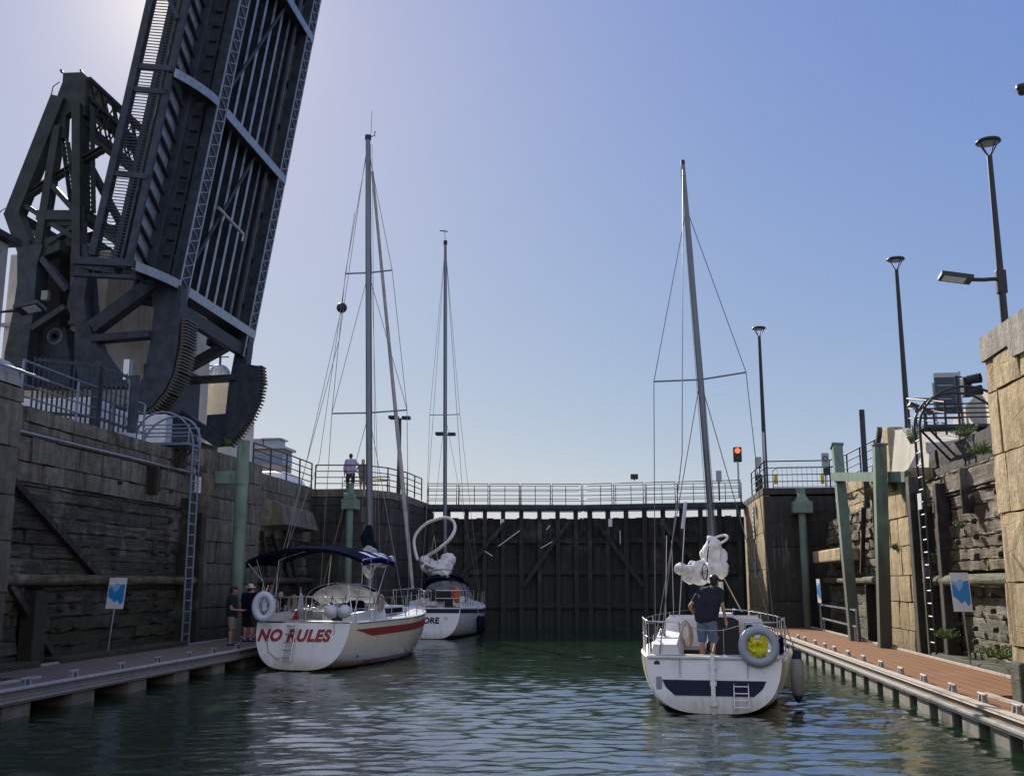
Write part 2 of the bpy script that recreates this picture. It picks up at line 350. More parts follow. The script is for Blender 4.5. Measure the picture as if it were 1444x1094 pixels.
M['rub_strip'] = simple('rub_strip', (.3,.29,.27), .6, 0, var=.25, scale=5, bmp=.2)
M['float'] = simple('float', (.22,.205,.17), .8, 0, var=.4, scale=2, bmp=.2, dirt=(.08,.08,.05), dirtf=.8)
M['sign_white'] = simple('sign_white', (.7,.72,.74), .4, 0, var=.06, bmp=0)
M['sign_blue'] = simple('sign_blue', (.02,.26,.62), .4, 0, var=.12, bmp=0)
M['sign_paleblue'] = simple('sign_paleblue', (.25,.5,.75), .4, 0, var=.15, bmp=0)
M['sign_navy'] = simple('sign_navy', (.015,.035,.06), .4, 0, var=.2, bmp=0)
M['sign_grey'] = simple('sign_grey', (.3,.33,.36), .4, 0, var=.1, bmp=0)
M['skin'] = simple('skin', (.45,.25,.17), .55, 0, var=.1, bmp=.05)
M['skin2'] = simple('skin2', (.5,.3,.22), .55, 0, var=.1, bmp=.05)
M['denim'] = simple('denim', (.12,.18,.27), .9, 0, var=.35, scale=14, bmp=.4)
M['tee_black'] = simple('tee_black', (.012,.015,.028), .9, 0, var=.3, scale=10, bmp=.3)
M['lavender'] = simple('lavender', (.45,.4,.58), .85, 0, var=.15, scale=10, bmp=.3)
M['teal'] = simple('teal', (.02,.1,.13), .85, 0, var=.2, scale=10, bmp=.3)
M['khaki'] = simple('khaki', (.3,.25,.18), .9, 0, var=.2, scale=10, bmp=.3)
M['straw'] = simple('straw', (.6,.55,.42), .85, 0, var=.15, scale=20, bmp=.3)
M['hair'] = simple('hair', (.03,.02,.015), .7, 0, var=.4, scale=30, bmp=.5)
M['blond'] = simple('blond', (.45,.33,.18), .7, 0, var=.3, scale=30, bmp=.5)
M['grey_cloth'] = simple('grey_cloth', (.2,.22,.21), .9, 0, var=.2, scale=10, bmp=.3)
M['rope'] = simple('rope', (.45,.36,.28), .9, 0, var=.3, scale=40, bmp=.5)
M['clear_vinyl'] = simple('clear_vinyl', (.5,.5,.5), .12, 0, var=.5, scale=3, bmp=.3)
M['leaf'] = simple('leaf', (.10,.17,.03), .7, 0, var=.4, scale=9, bmp=0)
M['dry'] = simple('dry', (.25,.2,.1), .8, 0, var=.4, scale=9, bmp=0)
M['rust_recess_shade'] = simple('rust_recess_shade', (.045,.032,.022), .9, 0, var=.5, scale=6, bmp=.4)  # rust, darkened so the bolt heads carry the shade of their recesses
M['bldg'] = simple('bldg', (.3,.26,.26), .8, 0, var=.1, bmp=0)
M['glass_b'] = simple('glass_b', (.12,.17,.24), .15, 0, var=.3, bmp=0)
M['asphalt'] = simple('asphalt', (.13,.125,.115), .95, 0, var=.3, scale=1.5, bmp=.3)
def glow(name, c, s):
    m, nt, b = newmat(name); b.inputs['Emission Color'].default_value = (*c, 1); b.inputs['Emission Strength'].default_value = s; b.inputs['Base Color'].default_value = (*c, 1); return m
M['red_light'] = glow('red_light', (1,.06,.02), 3.)
def vinyl():
    m, nt, b = newmat('vinyl'); b.inputs['Base Color'].default_value = (.8,.8,.8,1); b.inputs['Roughness'].default_value = .1
    n = nz(nt, obco(nt), 3, 5); L(nt, ramp(nt, n, [(.3,(.25,)*3),(.7,(.7,)*3)]), b.inputs['Alpha']); return m
M['vinyl'] = vinyl()
def deckmat(name, c):
    m, nt, b = newmat(name); v = pos(nt)
    w_ = N(nt, 'ShaderNodeTexWave', wave_type='BANDS', bands_direction='X', i_Scale=1.1, i_Distortion=.1); L(nt, v, w_.inputs[0])
    n = nz(nt, pos(nt, (6, .5, 1)), 1.5, 6); n2 = nz(nt, v, .8, 5)
    cc = mix(nt, n, tuple(x*.75 for x in c), tuple(x*1.25 for x in c))
    cc = mix(nt, ramp(nt, w_.outputs[1], [(.0, (.7,)*3), (.08, (0,0,0))]), cc, tuple(x*.3 for x in c))
    cc = mix(nt, ramp(nt, n2, [(.55, (0,0,0)), (.75, (.4,)*3)]), cc, tuple(min(1, x*1.35+.02) for x in c))
    L(nt, cc, b.inputs['Base Color']); b.inputs['Roughness'].default_value = .8; b.inputs['Specular IOR Level'].default_value = .2
    bump(nt, b, w_.outputs[1], .3, .01); return m
M['deck_brown'] = deckmat('deck_brown', (.235,.112,.05))
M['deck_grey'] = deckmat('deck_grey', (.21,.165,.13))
def watermat():
    m, nt, b = newmat('water'); v = pos(nt)
    b.inputs['Base Color'].default_value = (.008,.022,.016,1); b.inputs['Roughness'].default_value = .025; b.inputs['IOR'].default_value = 5.5
    n1 = nz(nt, pos(nt, (.7, 1.5, 1)), 5.5, 4, .55); n2 = nz(nt, pos(nt, (.8, 1.2, 1)), 2.2, 3, .5)
    c = ramp(nt, n2, [(.3, (.010,.026,.013)), (.75, (.026,.048,.024))]); L(nt, c, b.inputs['Base Color'])
    h = mix(nt, .35, n1, n2); bump(nt, b, h, .30, .05); return m
M['water'] = watermat()
# ============================================================ WATER AND GROUND
def build_water():
    X0, X1, Y0, Y1 = -14.6, 8.8, 4.0, 53.9
    ys = []; y = Y0
    while y < Y1: ys.append(y); y += .038 if y > 9 and y < 17 else (.1 if y < 9 else .04+.0045*(y-17))
    ys.append(Y1); nx = 420
    rnd = random.Random(3); waves = []
    for i in range(30):
        lam = rnd.uniform(.16, .6) if i < 22 else rnd.uniform(.8, 2.2); a = rnd.gauss(.12, .36)+math.pi/2
        waves.append((math.cos(a)*6.283/lam, math.sin(a)*6.283/lam, rnd.uniform(0, 6.28),   .0062*lam if i < 22 else .0035*lam))
    rows = []
    for y in ys:
        r = []
        for i in range(nx+1):
            x = X0+(X1-X0)*i/nx
            e = min(1, (x-X0)/.8, (X1-x)/.8, (y-Y0)/.8, (Y1-y)/.8)
            g = .55+.9*noise.noise(Vector((x*.18, y*.12, 3)))
            z = 0
            for kx, ky, p, am in waves: z += am*math.sin(kx*x+ky*y+p)
            z = z*g+.012*noise.noise(Vector((x*1.3, y*1.9, 0)))+.016*(.35-abs(noise.noise(Vector((x*1.5+y*.3, y*4.4, 5)))))*g
            for cx, cy, l, am in ((1.5, 20.6, .8, .013), (-8.9, 29, 1.1, .006)):
                d = math.hypot(x-cx, (y-cy)*1.3)
                z += am*math.sin(d*6.283/l)*math.exp(-max(0, d-1.4)*.28)
            r.append(Vector((x, y, z*e*(1-.5*min(1, max(0, (y-26)/20))))))
        rows.append(r)
    mb = MB(); mb.grid(rows, True)
    B = 900
    for a, b, c, d in ((-B, B, -B, Y0), (-B, B, Y1, B), (-B, X0, Y0, Y1), (X1, B, Y0, Y1)):
        mb.add([(a,c,0),(b,c,0),(b,d,0),(a,d,0)], [(0,1,2,3)])
    struct('water', mb, M['water'])
build_water()
mb = MB(); mb.box(-400, -15.2, -60, 500, -2, 6.44); struct('ground', mb, M['asphalt'])
mb = MB(); mb.box(9.4, 400, -60, 500, -2, 6.44); struct('ground', mb, M['asphalt'])

# ============================================================ LOCK WALLS
def blocks(mb, face, a0, a1, z0, z1, ch, bw, dirn, axis='X', thick=.25, jit=.03, seed=1):
    """courses of individually laid stones; wall plane at coordinate `face`, running along the other axis"""
    rnd = random.Random(seed); z = z0; k = 0
    while z < z1-.05:
        h = min(ch*rnd.uniform(.9, 1.1), z1-z)
        if z1-z-h < .15: h = z1-z
        a = a0-(bw*.5 if k % 2 else 0)
        while a < a1:
            l = bw*rnd.uniform(.6, 1.35); s, e = max(a, a0), min(a+l, a1)
            if e-s > .06:
                p = rnd.uniform(-jit, jit); g = .006; c = .012
                f0 = face-dirn*thick; f1 = face+dirn*(p-.018); f2 = face+dirn*p
                def q(f, i, zz): return (f, i, zz) if axis == 'X' else (i, f, zz)
                S, E, Z, T = s+g, e-g, z+g, z+h-g
                if E-S > .1:
                    j = [rnd.uniform(0, .014) for _ in range(8)]
                    vs = [q(f0,S,Z),q(f0,E,Z),q(f0,E,T),q(f0,S,T), q(f1,S,Z),q(f1,E,Z),q(f1,E,T),q(f1,S,T),
                          q(f2,S+c+j[0],Z+c+j[1]),q(f2,E-c-j[2],Z+c+j[3]),q(f2,E-c-j[4],T-c-j[5]),q(f2,S+c+j[6],T-c-j[7])]
                    na = max(2, int((E-S)/.3)); nc = max(2, int((T-Z)/.3)); rows = []
                    for ia in range(na+1):
                        rr = []
                        for ic in range(nc+1):
                            u_ = S+(E-S)*ia/na; w_ = Z+(T-Z)*ic/nc; ed = ia in (0, na); ec = ic in (0, nc)
                            dd = f2+dirn*(.02*noise.noise(Vector((u_*1.9, w_*1.9, seed)))+rnd.uniform(-.006, .006)) if not (ed or ec) else f1+dirn*rnd.uniform(-.004, .006)
                            if (ed and ec) and rnd.random() < .2: dd -= dirn*.02
                            if ed: u_ += rnd.uniform(0, .018)*(1 if ia == 0 else -1)
                            if ec: w_ += rnd.uniform(0, .018)*(1 if ic == 0 else -1)
                            rr.append(Vector(q(dd, u_, w_)))
                        rows.append(rr)
                    o_ = len(mb.v); mb.grid(rows, False); bs = len(mb.v); mb.v += [Vector(x_) for x_ in vs[:4]]; w1 = nc+1
                    edge = [o_+ia*w1 for ia in range(na+1)]+[o_+na*w1+ic for ic in range(1, nc+1)]+[o_+ia*w1+nc for ia in range(na-1, -1, -1)]+[o_+ic for ic in range(nc-1, 0, -1)]
                    ne = len(edge); cor = {0: 0, na: 1, na+nc: 2, 2*na+nc: 3}; cb_ = bs
                    for k_ in range(ne):
                        mb.f.append([edge[k_], edge[(k_+1) % ne], bs+(1 if k_ >= na and k_ < na+nc else 2 if na+nc <= k_ < 2*na+nc else 3 if k_ >= 2*na+nc else 0)]); mb.sm.append(False)
                        if (k_+1) % ne in cor: c1 = cor[(k_+1) % ne]; c0 = (c1-1) % 4; mb.f.append([edge[(k_+1) % ne], bs+c1, bs+c0]); mb.sm.append(False)
                    mb.f.append([bs, bs+1, bs+2, bs+3]); mb.sm.append(False)
            a += l
        z += h; k += 1
def planks(mb, face, a0, a1, z0, z1, h, dirn, thick=.25, jit=.05, seed=1, seg=3.2, rough=.02):
    """horizontal baulks of timber, weathered and uneven, face towards dirn*X"""
    rnd = random.Random(seed); z = z0
    while z < z1-.04:
        hh = min(h*rnd.uniform(.8, 1.2), z1-z); a = a0-rnd.uniform(0, seg)
        while a < a1:
            l = seg*rnd.uniform(.6, 1.4); s, e = max(a, a0), min(a+l, a1)
            if e-s > .1:
                p = rnd.uniform(-jit, jit); n = max(1, int((e-s)/.16)); rows = []; ph = rnd.uniform(0, 99)
                for i in range(n+1):
                    y = s+.01+(e-s-.02)*i/n
                    d1, d2, d3 = (rough*2.6*noise.noise(Vector((y*2.2, q_*5+ph, ph)))+rnd.uniform(-rough, rough)*.4 for q_ in range(3)); g = .005+rnd.uniform(0, .008)
                    f = face+dirn*p
                    rows.append([Vector((face-dirn*thick, y, z+g)), Vector((f-dirn*.012+d1, y, z+g+d2*.3)), Vector((f+d2, y, z+hh*.14)), Vector((f+d3, y, z+hh*.85)), Vector((f-dirn*.015+d1, y, z+hh-g+d3*.3)), Vector((face-dirn*thick, y, z+hh-g))])
                mb.grid(rows, False, closed=True); m = len(rows[0])
                o = len(mb.v)-m*(n+1)
                mb.f += [[o+i for i in range(m)], [o+n*m+i for i in range(m)][::-1]]; mb.sm += [False, False]
            a += l
        z += hh
def bolts(mb, face, ys, zs, dirn, r=.07, seed=1):
    rnd = random.Random(seed)
    for y in ys:
        for z in zs:
            if rnd.random() < .8:
                c = (face+dirn*.02, y+rnd.uniform(-.08, .08), z+rnd.uniform(-.06, .06))
                mb.lathe([(r, -.05), (r, .05), (.001, .07)], c, 8, Matrix.Rotation(dirn*math.pi/2, 3, 'Y'))
# ---- left side
T = thing('pier', 'tall streaked grey stone pier at the left edge nearest the camera with rounded coping', 'pier', (-12, 16, 0))
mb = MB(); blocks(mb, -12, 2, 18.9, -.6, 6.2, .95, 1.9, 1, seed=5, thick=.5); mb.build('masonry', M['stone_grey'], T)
mb = MB(); pr = []
for z, d in ((6.22, 0), (6.4, .03), (6.6, .1), (6.72, .25), (6.78, .5)):
    ring = [Vector((-16, 2, z))]+[Vector((-12-d, 2, z))]
    for i in range(9):
        a = math.pi/2*i/8; ring.append(Vector((-12.6+(.6-d)*math.cos(a), 18.6+(.6-d)*math.sin(a), z)))
    ring.append(Vector((-16, 19.2-d, z))); pr.append(ring)
mb.grid(pr, False, closed=True); mb.f.append(list(range(len(mb.v)-len(ring), len(mb.v)))); mb.sm.append(False)
mb.build('coping', M['concrete_grey'], T)
mb = MB(); pr = []
for z in (-.6, 6.2):
    ring = [Vector((-16, 18.88, z)), Vector((-12.05, 18.88, z))]
    for i in range(9):
        a = math.pi/2*i/8; ring.append(Vector((-12.65+.6*math.cos(a), 18.6+.6*math.sin(a), z)))
    ring.append(Vector((-16, 19.2, z))); pr.append(ring)
mb.grid(pr, False, closed=True); mb.build('rounded_corner', M['stone_grey'], T)
mb = MB(); mb.box(-16, -12.2, 2, 18.9, -.6, 6.2); mb.build('core', M['mortar'], T)
mb = MB(); mb.tube([(-11.93, 8, 6.5), (-11.93, 18.6, 6.5), (-11.97, 19.6, 6.5)], .035, 8); mb.build('edge_rail', M['galv'], T)

T = thing('lock_wall', 'long shaded left lock wall of dark timber baulks and grey stone below the bridge', 'wall', (-14.2, 32, 0))
mb = MB(); mb.box(-15.4, -14.3, 19.2, 44.5, -.6, 6.4); mb.build('core', M['mortar'], T)
mb = MB(); planks(mb, -14.08, 19.2, 31.9, 2.55, 4.7, .33, 1, seed=2, jit=.025); planks(mb, -14.05, 23.4, 31.9, -.5, 2.3, .3, 1, seed=3, jit=.07, rough=.03); planks(mb, -14.05, 19.2, 22.7, -.5, 2.3, .3, 1, seed=13, jit=.07, rough=.03)
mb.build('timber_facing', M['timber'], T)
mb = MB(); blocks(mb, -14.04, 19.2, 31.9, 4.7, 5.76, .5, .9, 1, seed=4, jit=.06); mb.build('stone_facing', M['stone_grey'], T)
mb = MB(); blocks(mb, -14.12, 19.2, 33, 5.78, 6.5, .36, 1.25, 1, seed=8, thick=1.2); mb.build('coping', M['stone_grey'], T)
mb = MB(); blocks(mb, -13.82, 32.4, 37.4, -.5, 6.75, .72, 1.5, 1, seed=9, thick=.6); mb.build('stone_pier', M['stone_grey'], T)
mb = MB(); blocks(mb, 32.42, -15.0, -13.85, -.5, 6.7, .72, 1.1, -1, axis='Y', seed=19, thick=.3); blocks(mb, 37.38, -15.0, -13.85, -.5, 6.7, .72, 1.1, 1, axis='Y', seed=20, thick=.3); mb.build('stone_return', M['stone_grey'], T)
mb = MB(); mb.box(-15.2, -14.0, 32.6, 37.2, -.5, 6.7); mb.build('fill', M['mortar'], T)
mb = MB(); blocks(mb, -14.1, 37.4, 44.6, 4.1, 6.55, .6, 1.3, 1, seed=10, thick=.8); mb.build('upper_courses', M['stone_grey'], T)
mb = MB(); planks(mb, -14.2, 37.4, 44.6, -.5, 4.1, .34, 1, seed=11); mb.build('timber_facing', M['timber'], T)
mb = MB(); mb.hexa([(-14.1,38.2,4.5),(-13.3,38.6,4.6),(-13.3,43,4.55),(-14.1,43.4,4.5),(-14.1,38.2,5.6),(-13.45,38.6,5.35),(-13.45,42.6,5.3),(-14.1,42.8,5.5)]); mb.build('ledge', M['stone_grey'], T)
mb = MB(); mb.tube([(-13.9, 19.6, 2.43), (-13.86, 25, 2.45), (-13.9, 31.8, 2.43)], .13, 12); mb.build('fender_log', M['timber_green'], T)
mb = MB(); mb.tube([(-13.95, 37.6, 2.45), (-13.95, 44.3, 2.45)], .12, 10); mb.build('fender_log', M['timber'], T)
mb = MB(); mb.tube([(-14.02, 19.6, 5.83), (-14.02, 32.0, 5.86)], .035, 8); mb.build('coping_rail', M['galv'], T)
def xbar(mb, x, a, b, wd=.16, dp=.14): mb.bar((x, *a), (x, *b), dp, wd, up=(0, b[1]-a[1], -(b[0]-a[0])))
for (a, b, n) in (((21.6, 4.75), (25.9, 2.55), 'brace'), ((22.0, 2.35), (24.4, .35), 'brace'), ((39.0, 4.2), (41.2, 2.6), 'brace'), ((37.9, 4.3), (38.7, 2.6), 'brace'), ((40.6, 4.4), (43.4, .9), 'brace')):
    mb = MB(); xbar(mb, -13.93, a, b); mb.build(n, M['post_wood'], T)
for y, z0, z1, wd in ((22.95, -.4, 2.2, .34), (23.2, -.4, 2.1, .2), (31.2, -.4, 5.0, .5), (32.0, -.4, 4.6, .3), (21.3, 2.6, 4.9, .14), (28.6, 4.9, 5.75, .1), (30.4, 5.9, 6.5, .12)):
    mb = MB(); mb.rbox(-14.1, -13.72, y-wd/2, y+wd/2, z0, z1, .03); mb.build('post', M['post_wood'], T)
mb = MB(); mb.rbox(-14.0, -13.35, 19.6, 22.6, .42, .62, .04); mb.rbox(-14.0, -13.4, 23.5, 30.6, .44, .64, .04); mb.build('waling', M['timber'], T)
mb = MB(); bolts(mb, -13.98, [20.4, 21.2, 24.3, 24.9, 27, 27.7, 29.4], [.9, 1.3, 1.75, 2.1], 1); bolts(mb, -14.02, [26.9, 29.2, 30.1], [2.8, 3.2, 3.6, 4.2, 5.1], 1, seed=4); mb.build('shaded_bolt_heads', M['rust_recess_shade'], T)

T = thing('gate_pier', 'dark weathered pier left of the lock gate, where two people stand by the railing', 'pier', (-11.8, 46, 0))
mb = MB()
poly = [(-15.2, 44.4), (-12.6, 44.3), (-11.7, 44.7), (-10.9, 45.9), (-10.62, 47.5), (-10.6, 49.5), (-10.6, 55), (-15.2, 55)]
rnd = random.Random(5)
for i in range(len(poly)-2):
    (x0, y0), (x1, y1) = poly[i], poly[i+1]; Lh = math.hypot(x1-x0, y1-y0); ux, uy = (x1-x0)/Lh, (y1-y0)/Lh; nx_, ny_ = uy, -ux
    z = -.5
    while z < 6.0:
        h = min(.78, 6.1-z); a = 0
        while a < Lh-.05:
            l = min(rnd.uniform(.9, 1.6), Lh-a); d = rnd.uniform(-.02, .02); g = .012
            P = lambda t, o, zz: (x0+ux*t+nx_*o, y0+uy*t+ny_*o, zz)
            mb.hexa([P(a+g,d,z+g),P(a+l-g,d,z+g),P(a+l-g,-.3,z+g),P(a+g,-.3,z+g),P(a+g,d,z+h-g),P(a+l-g,d,z+h-g),P(a+l-g,-.3,z+h-g),P(a+g,-.3,z+h-g)]); a += l
        z += h
mb.build('masonry', M['stone_dark'], T)
mb = MB(); cen = Vector((-13, 49.5)); ip = [Vector((cen.x+(x-cen.x)*.97, cen.y+(y-cen.y)*.97, 0)) for x, y in poly]
mb.prism([(p.x, p.y, -.5) for p in ip], (0, 0, 6.6)); mb.build('core', M['mortar'], T)
mb = MB(); mb.prism([(x, y, 6.12) for x, y in poly], (0, 0, .34)); mb.build('coping', M['stone_grey'], T)
# ---- right side
T = thing('pier', 'tall sunlit tan stone pier at the right edge with a broken pale concrete cap', 'pier', (6.3, 15, 0))
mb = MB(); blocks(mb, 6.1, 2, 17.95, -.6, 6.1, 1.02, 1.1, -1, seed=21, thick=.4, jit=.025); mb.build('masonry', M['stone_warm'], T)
mb = MB(); blocks(mb, 17.9, 6.14, 10, -.6, 6.1, 1.0, 1.3, 1, axis='Y', seed=22, thick=.4); mb.build('masonry_return', M['stone_warm'], T)
mb = MB(); mb.box(6.4, 10, 2, 17.6, -.6, 6.1); mb.build('core', M['mortar'], T)
mb = MB(); mb.prism([(6.06, 18.0, 6.1), (6.06, 18.0, 6.52), (6.06, 2, 6.52), (6.06, 2, 5.6), (6.06, 13.4, 5.62), (6.06, 14.9, 5.7), (6.06, 15.6, 5.85), (6.06, 16.6, 5.9), (6.06, 16.75, 6.12)], (4, 0, 0)); mb.build('coping', M['stone_pale'], T)
mb = MB(); mb.rbox(6.0, 6.3, 17.3, 17.75, -.6, 1.15, .04); mb.build('fender_post', M['timber'], T)
mb = MB(); mb.tube([(6.3, 18.05, 5.0), (6.3, 18.05, 6.0)], .04, 8); mb.build('bracket', M['rail_dark'], T)

T = thing('lock_wall', 'sunlit right lock wall of warm stone blocks and broken timber baulks', 'wall', (8.2, 30, 0))
mb = MB(); mb.box(8.5, 9.6, 17.9, 45.2, -.6, 5.0); mb.build('core', M['mortar'], T)
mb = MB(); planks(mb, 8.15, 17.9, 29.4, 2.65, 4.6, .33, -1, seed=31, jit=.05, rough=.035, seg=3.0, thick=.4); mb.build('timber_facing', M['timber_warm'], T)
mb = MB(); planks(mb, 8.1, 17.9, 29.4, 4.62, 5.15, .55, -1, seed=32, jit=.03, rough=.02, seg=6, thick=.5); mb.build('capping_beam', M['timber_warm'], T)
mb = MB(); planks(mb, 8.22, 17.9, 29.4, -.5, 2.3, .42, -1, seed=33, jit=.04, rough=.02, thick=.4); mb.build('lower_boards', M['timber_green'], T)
mb = MB(); mb.tube([(7.98, 18.2, 2.42), (8.0, 24, 2.45), (7.97, 29.2, 2.42)], .14, 12); mb.build('fender_log', M['timber_green'], T)
mb = MB(); mb.tube([(8.1, 34.6, 2.45), (8.1, 44.6, 2.45)], .13, 12); mb.build('fender_log', M['timber_green'], T)
mb = MB(); mb.rbox(7.72, 8.2, 18.3, 28.8, .38, .6, .06); mb.build('waling', M['timber'], T)
mb = MB(); blocks(mb, 8.0, 30.1, 34.2, -.5, 5.6, .78, 1.0, -1, seed=34, thick=.6, jit=.02); mb.build('stone_pier', M['stone_warm'], T)
mb = MB(); blocks(mb, 30.12, 8.03, 9.4, -.5, 5.6, .78, .9, -1, axis='Y', seed=36, thick=.4); blocks(mb, 34.18, 8.03, 9.4, -.5, 5.6, .78, .9, 1, axis='Y', seed=37, thick=.4); mb.build('stone_return', M['stone_warm'], T)
mb = MB(); mb.box(8.25, 9.5, 30.4, 33.9, -.5, 5.6); mb.build('fill', M['mortar'], T)
mb = MB(); planks(mb, 8.35, 34.2, 45.1, 2.6, 4.9, .33, -1, seed=41, jit=.08, rough=.045, seg=2.4, thick=.5); mb.build('timber_facing', M['timber_warm'], T)
mb = MB(); planks(mb, 8.3, 34.2, 45.1, -.5, 2.3, .4, -1, seed=42, jit=.03, thick=.4); mb.build('lower_boards', M['timber_green'], T)
mb = MB(); mb.rbox(7.5, 8.2, 38.4, 44.0, 3.15, 3.62, .06); mb.build('ledge', M['stone_warm'], T)
mb = MB(); blocks(mb, 8.55, 17.9, 34.0, 5.15, 6.05, .42, 1.7, -1, seed=43, thick=1., jit=.07); mb.build('upper_stones', M['stone_dark'], T)
mb = MB(); blocks(mb, 8.75, 34.0, 45.2, 4.95, 6.35, .45, 1.2, -1, seed=44, thick=.9, jit=.06); mb.build('upper_courses', M['stone_warm'], T)
mb = MB(); mb.hexa([(8.5,30.2,5.6),(10.2,30.2,5.6),(10.2,33.8,5.6),(8.3,33.8,5.6),(8.6,30.3,6.3),(10.2,30.3,6.5),(10.2,33.6,7.35),(8.45,33.7,7.2)]); mb.build('concrete_cap', M['concrete'], T)
mb = MB(); mb.rbox(8.3, 8.8, 33.7, 34.5, 5.4, 7.3, .04); mb.build('corner_block', M['stone_warm'], T)
mb = MB(); mb.prism([tuple(pX(x, y, 10.7)) for x, y in ((1340,606),(1347,586),(1378,556),(1400,545),(1425,545),(1425,612))], (1.8, 0, 0)); mb.build('concrete_ramp', M['concrete'], T)
mb = MB(); bolts(mb, 8.12, [18.6, 19.5, 20.6, 21.7, 22.6, 23.5, 24.6, 26, 27.2], [.95, 1.35, 1.75, 2.15], -1, r=.06); bolts(mb, 8.05, [19.2, 20.6, 22, 23.6, 25.2, 26.6], [2.95, 3.4, 3.85, 4.3], -1, r=.07, seed=8); mb.build('shaded_bolt_heads', M['rust_recess_shade'], T)
for y, z0, z1, wd, x in ((29.75, -.4, 5.3, .35, 7.75), (27.6, -.4, 4.9, .3, 7.85), (28.6, -.3, 4.4, .16, 7.7), (22.7, 2.6, 5.0, .12, 7.88), (25.6, 4.0, 5.1, .08, 7.9), (35.2, 2.6, 5.3, .1, 8.0), (37.0, .4, 2.3, .12, 8.0)):
    mb = MB(); mb.rbox(x, x+.35, y-wd/2, y+wd/2, z0, z1, .03); mb.build('post', M['post_wood'], T)
mb = MB(); xbar(mb, 7.9, (18.6, 2.2), (20.9, .5), .14); mb.build('brace', M['post_wood'], T)
mb = MB(); xbar(mb, 8.0, (36.4, 4.9), (37.3, 2.7), .12); mb.build('brace', M['post_wood'], T)
mb = MB(); xbar(mb, 7.8, (33.9, 5.6), (32.6, 7.1), .12); mb.build('brace', M['post_wood'], T)

T = thing('gate_pier', 'dark stone pier right of the lock gate with sunlit edge and white gauge', 'pier', (8, 46, 0))
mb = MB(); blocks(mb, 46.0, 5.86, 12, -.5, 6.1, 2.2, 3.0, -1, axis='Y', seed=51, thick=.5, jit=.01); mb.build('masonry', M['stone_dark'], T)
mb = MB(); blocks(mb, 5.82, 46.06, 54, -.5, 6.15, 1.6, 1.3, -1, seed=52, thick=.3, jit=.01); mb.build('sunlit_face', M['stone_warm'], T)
mb = MB(); mb.box(6.1, 12, 46.3, 54, -.5, 6.1); mb.build('core', M['mortar'], T)
mb = MB(); mb.rbox(5.84, 12, 45.98, 54, 6.16, 6.46, .03); mb.build('coping', M['stone_dark'], T)
mb = MB(); rnd = random.Random(3)
mb.box(5.765, 5.785, 49.2, 49.6, 2.6, 4.1); mb.box(5.765, 5.785, 49.2, 49.6, 4.4, 5.9)
g = mb.build('depth_gauge', M['sign_white'], T)
mb = MB()
for i in range(14):
    z = 2.7+i*.22
    if 4.0 < z < 4.4: continue
    mb.box(5.755, 5.764, 49.22, 49.22+(.3 if i % 2 else .16), z, z+.05)
mb.build('gauge_marks', M['black'], g)

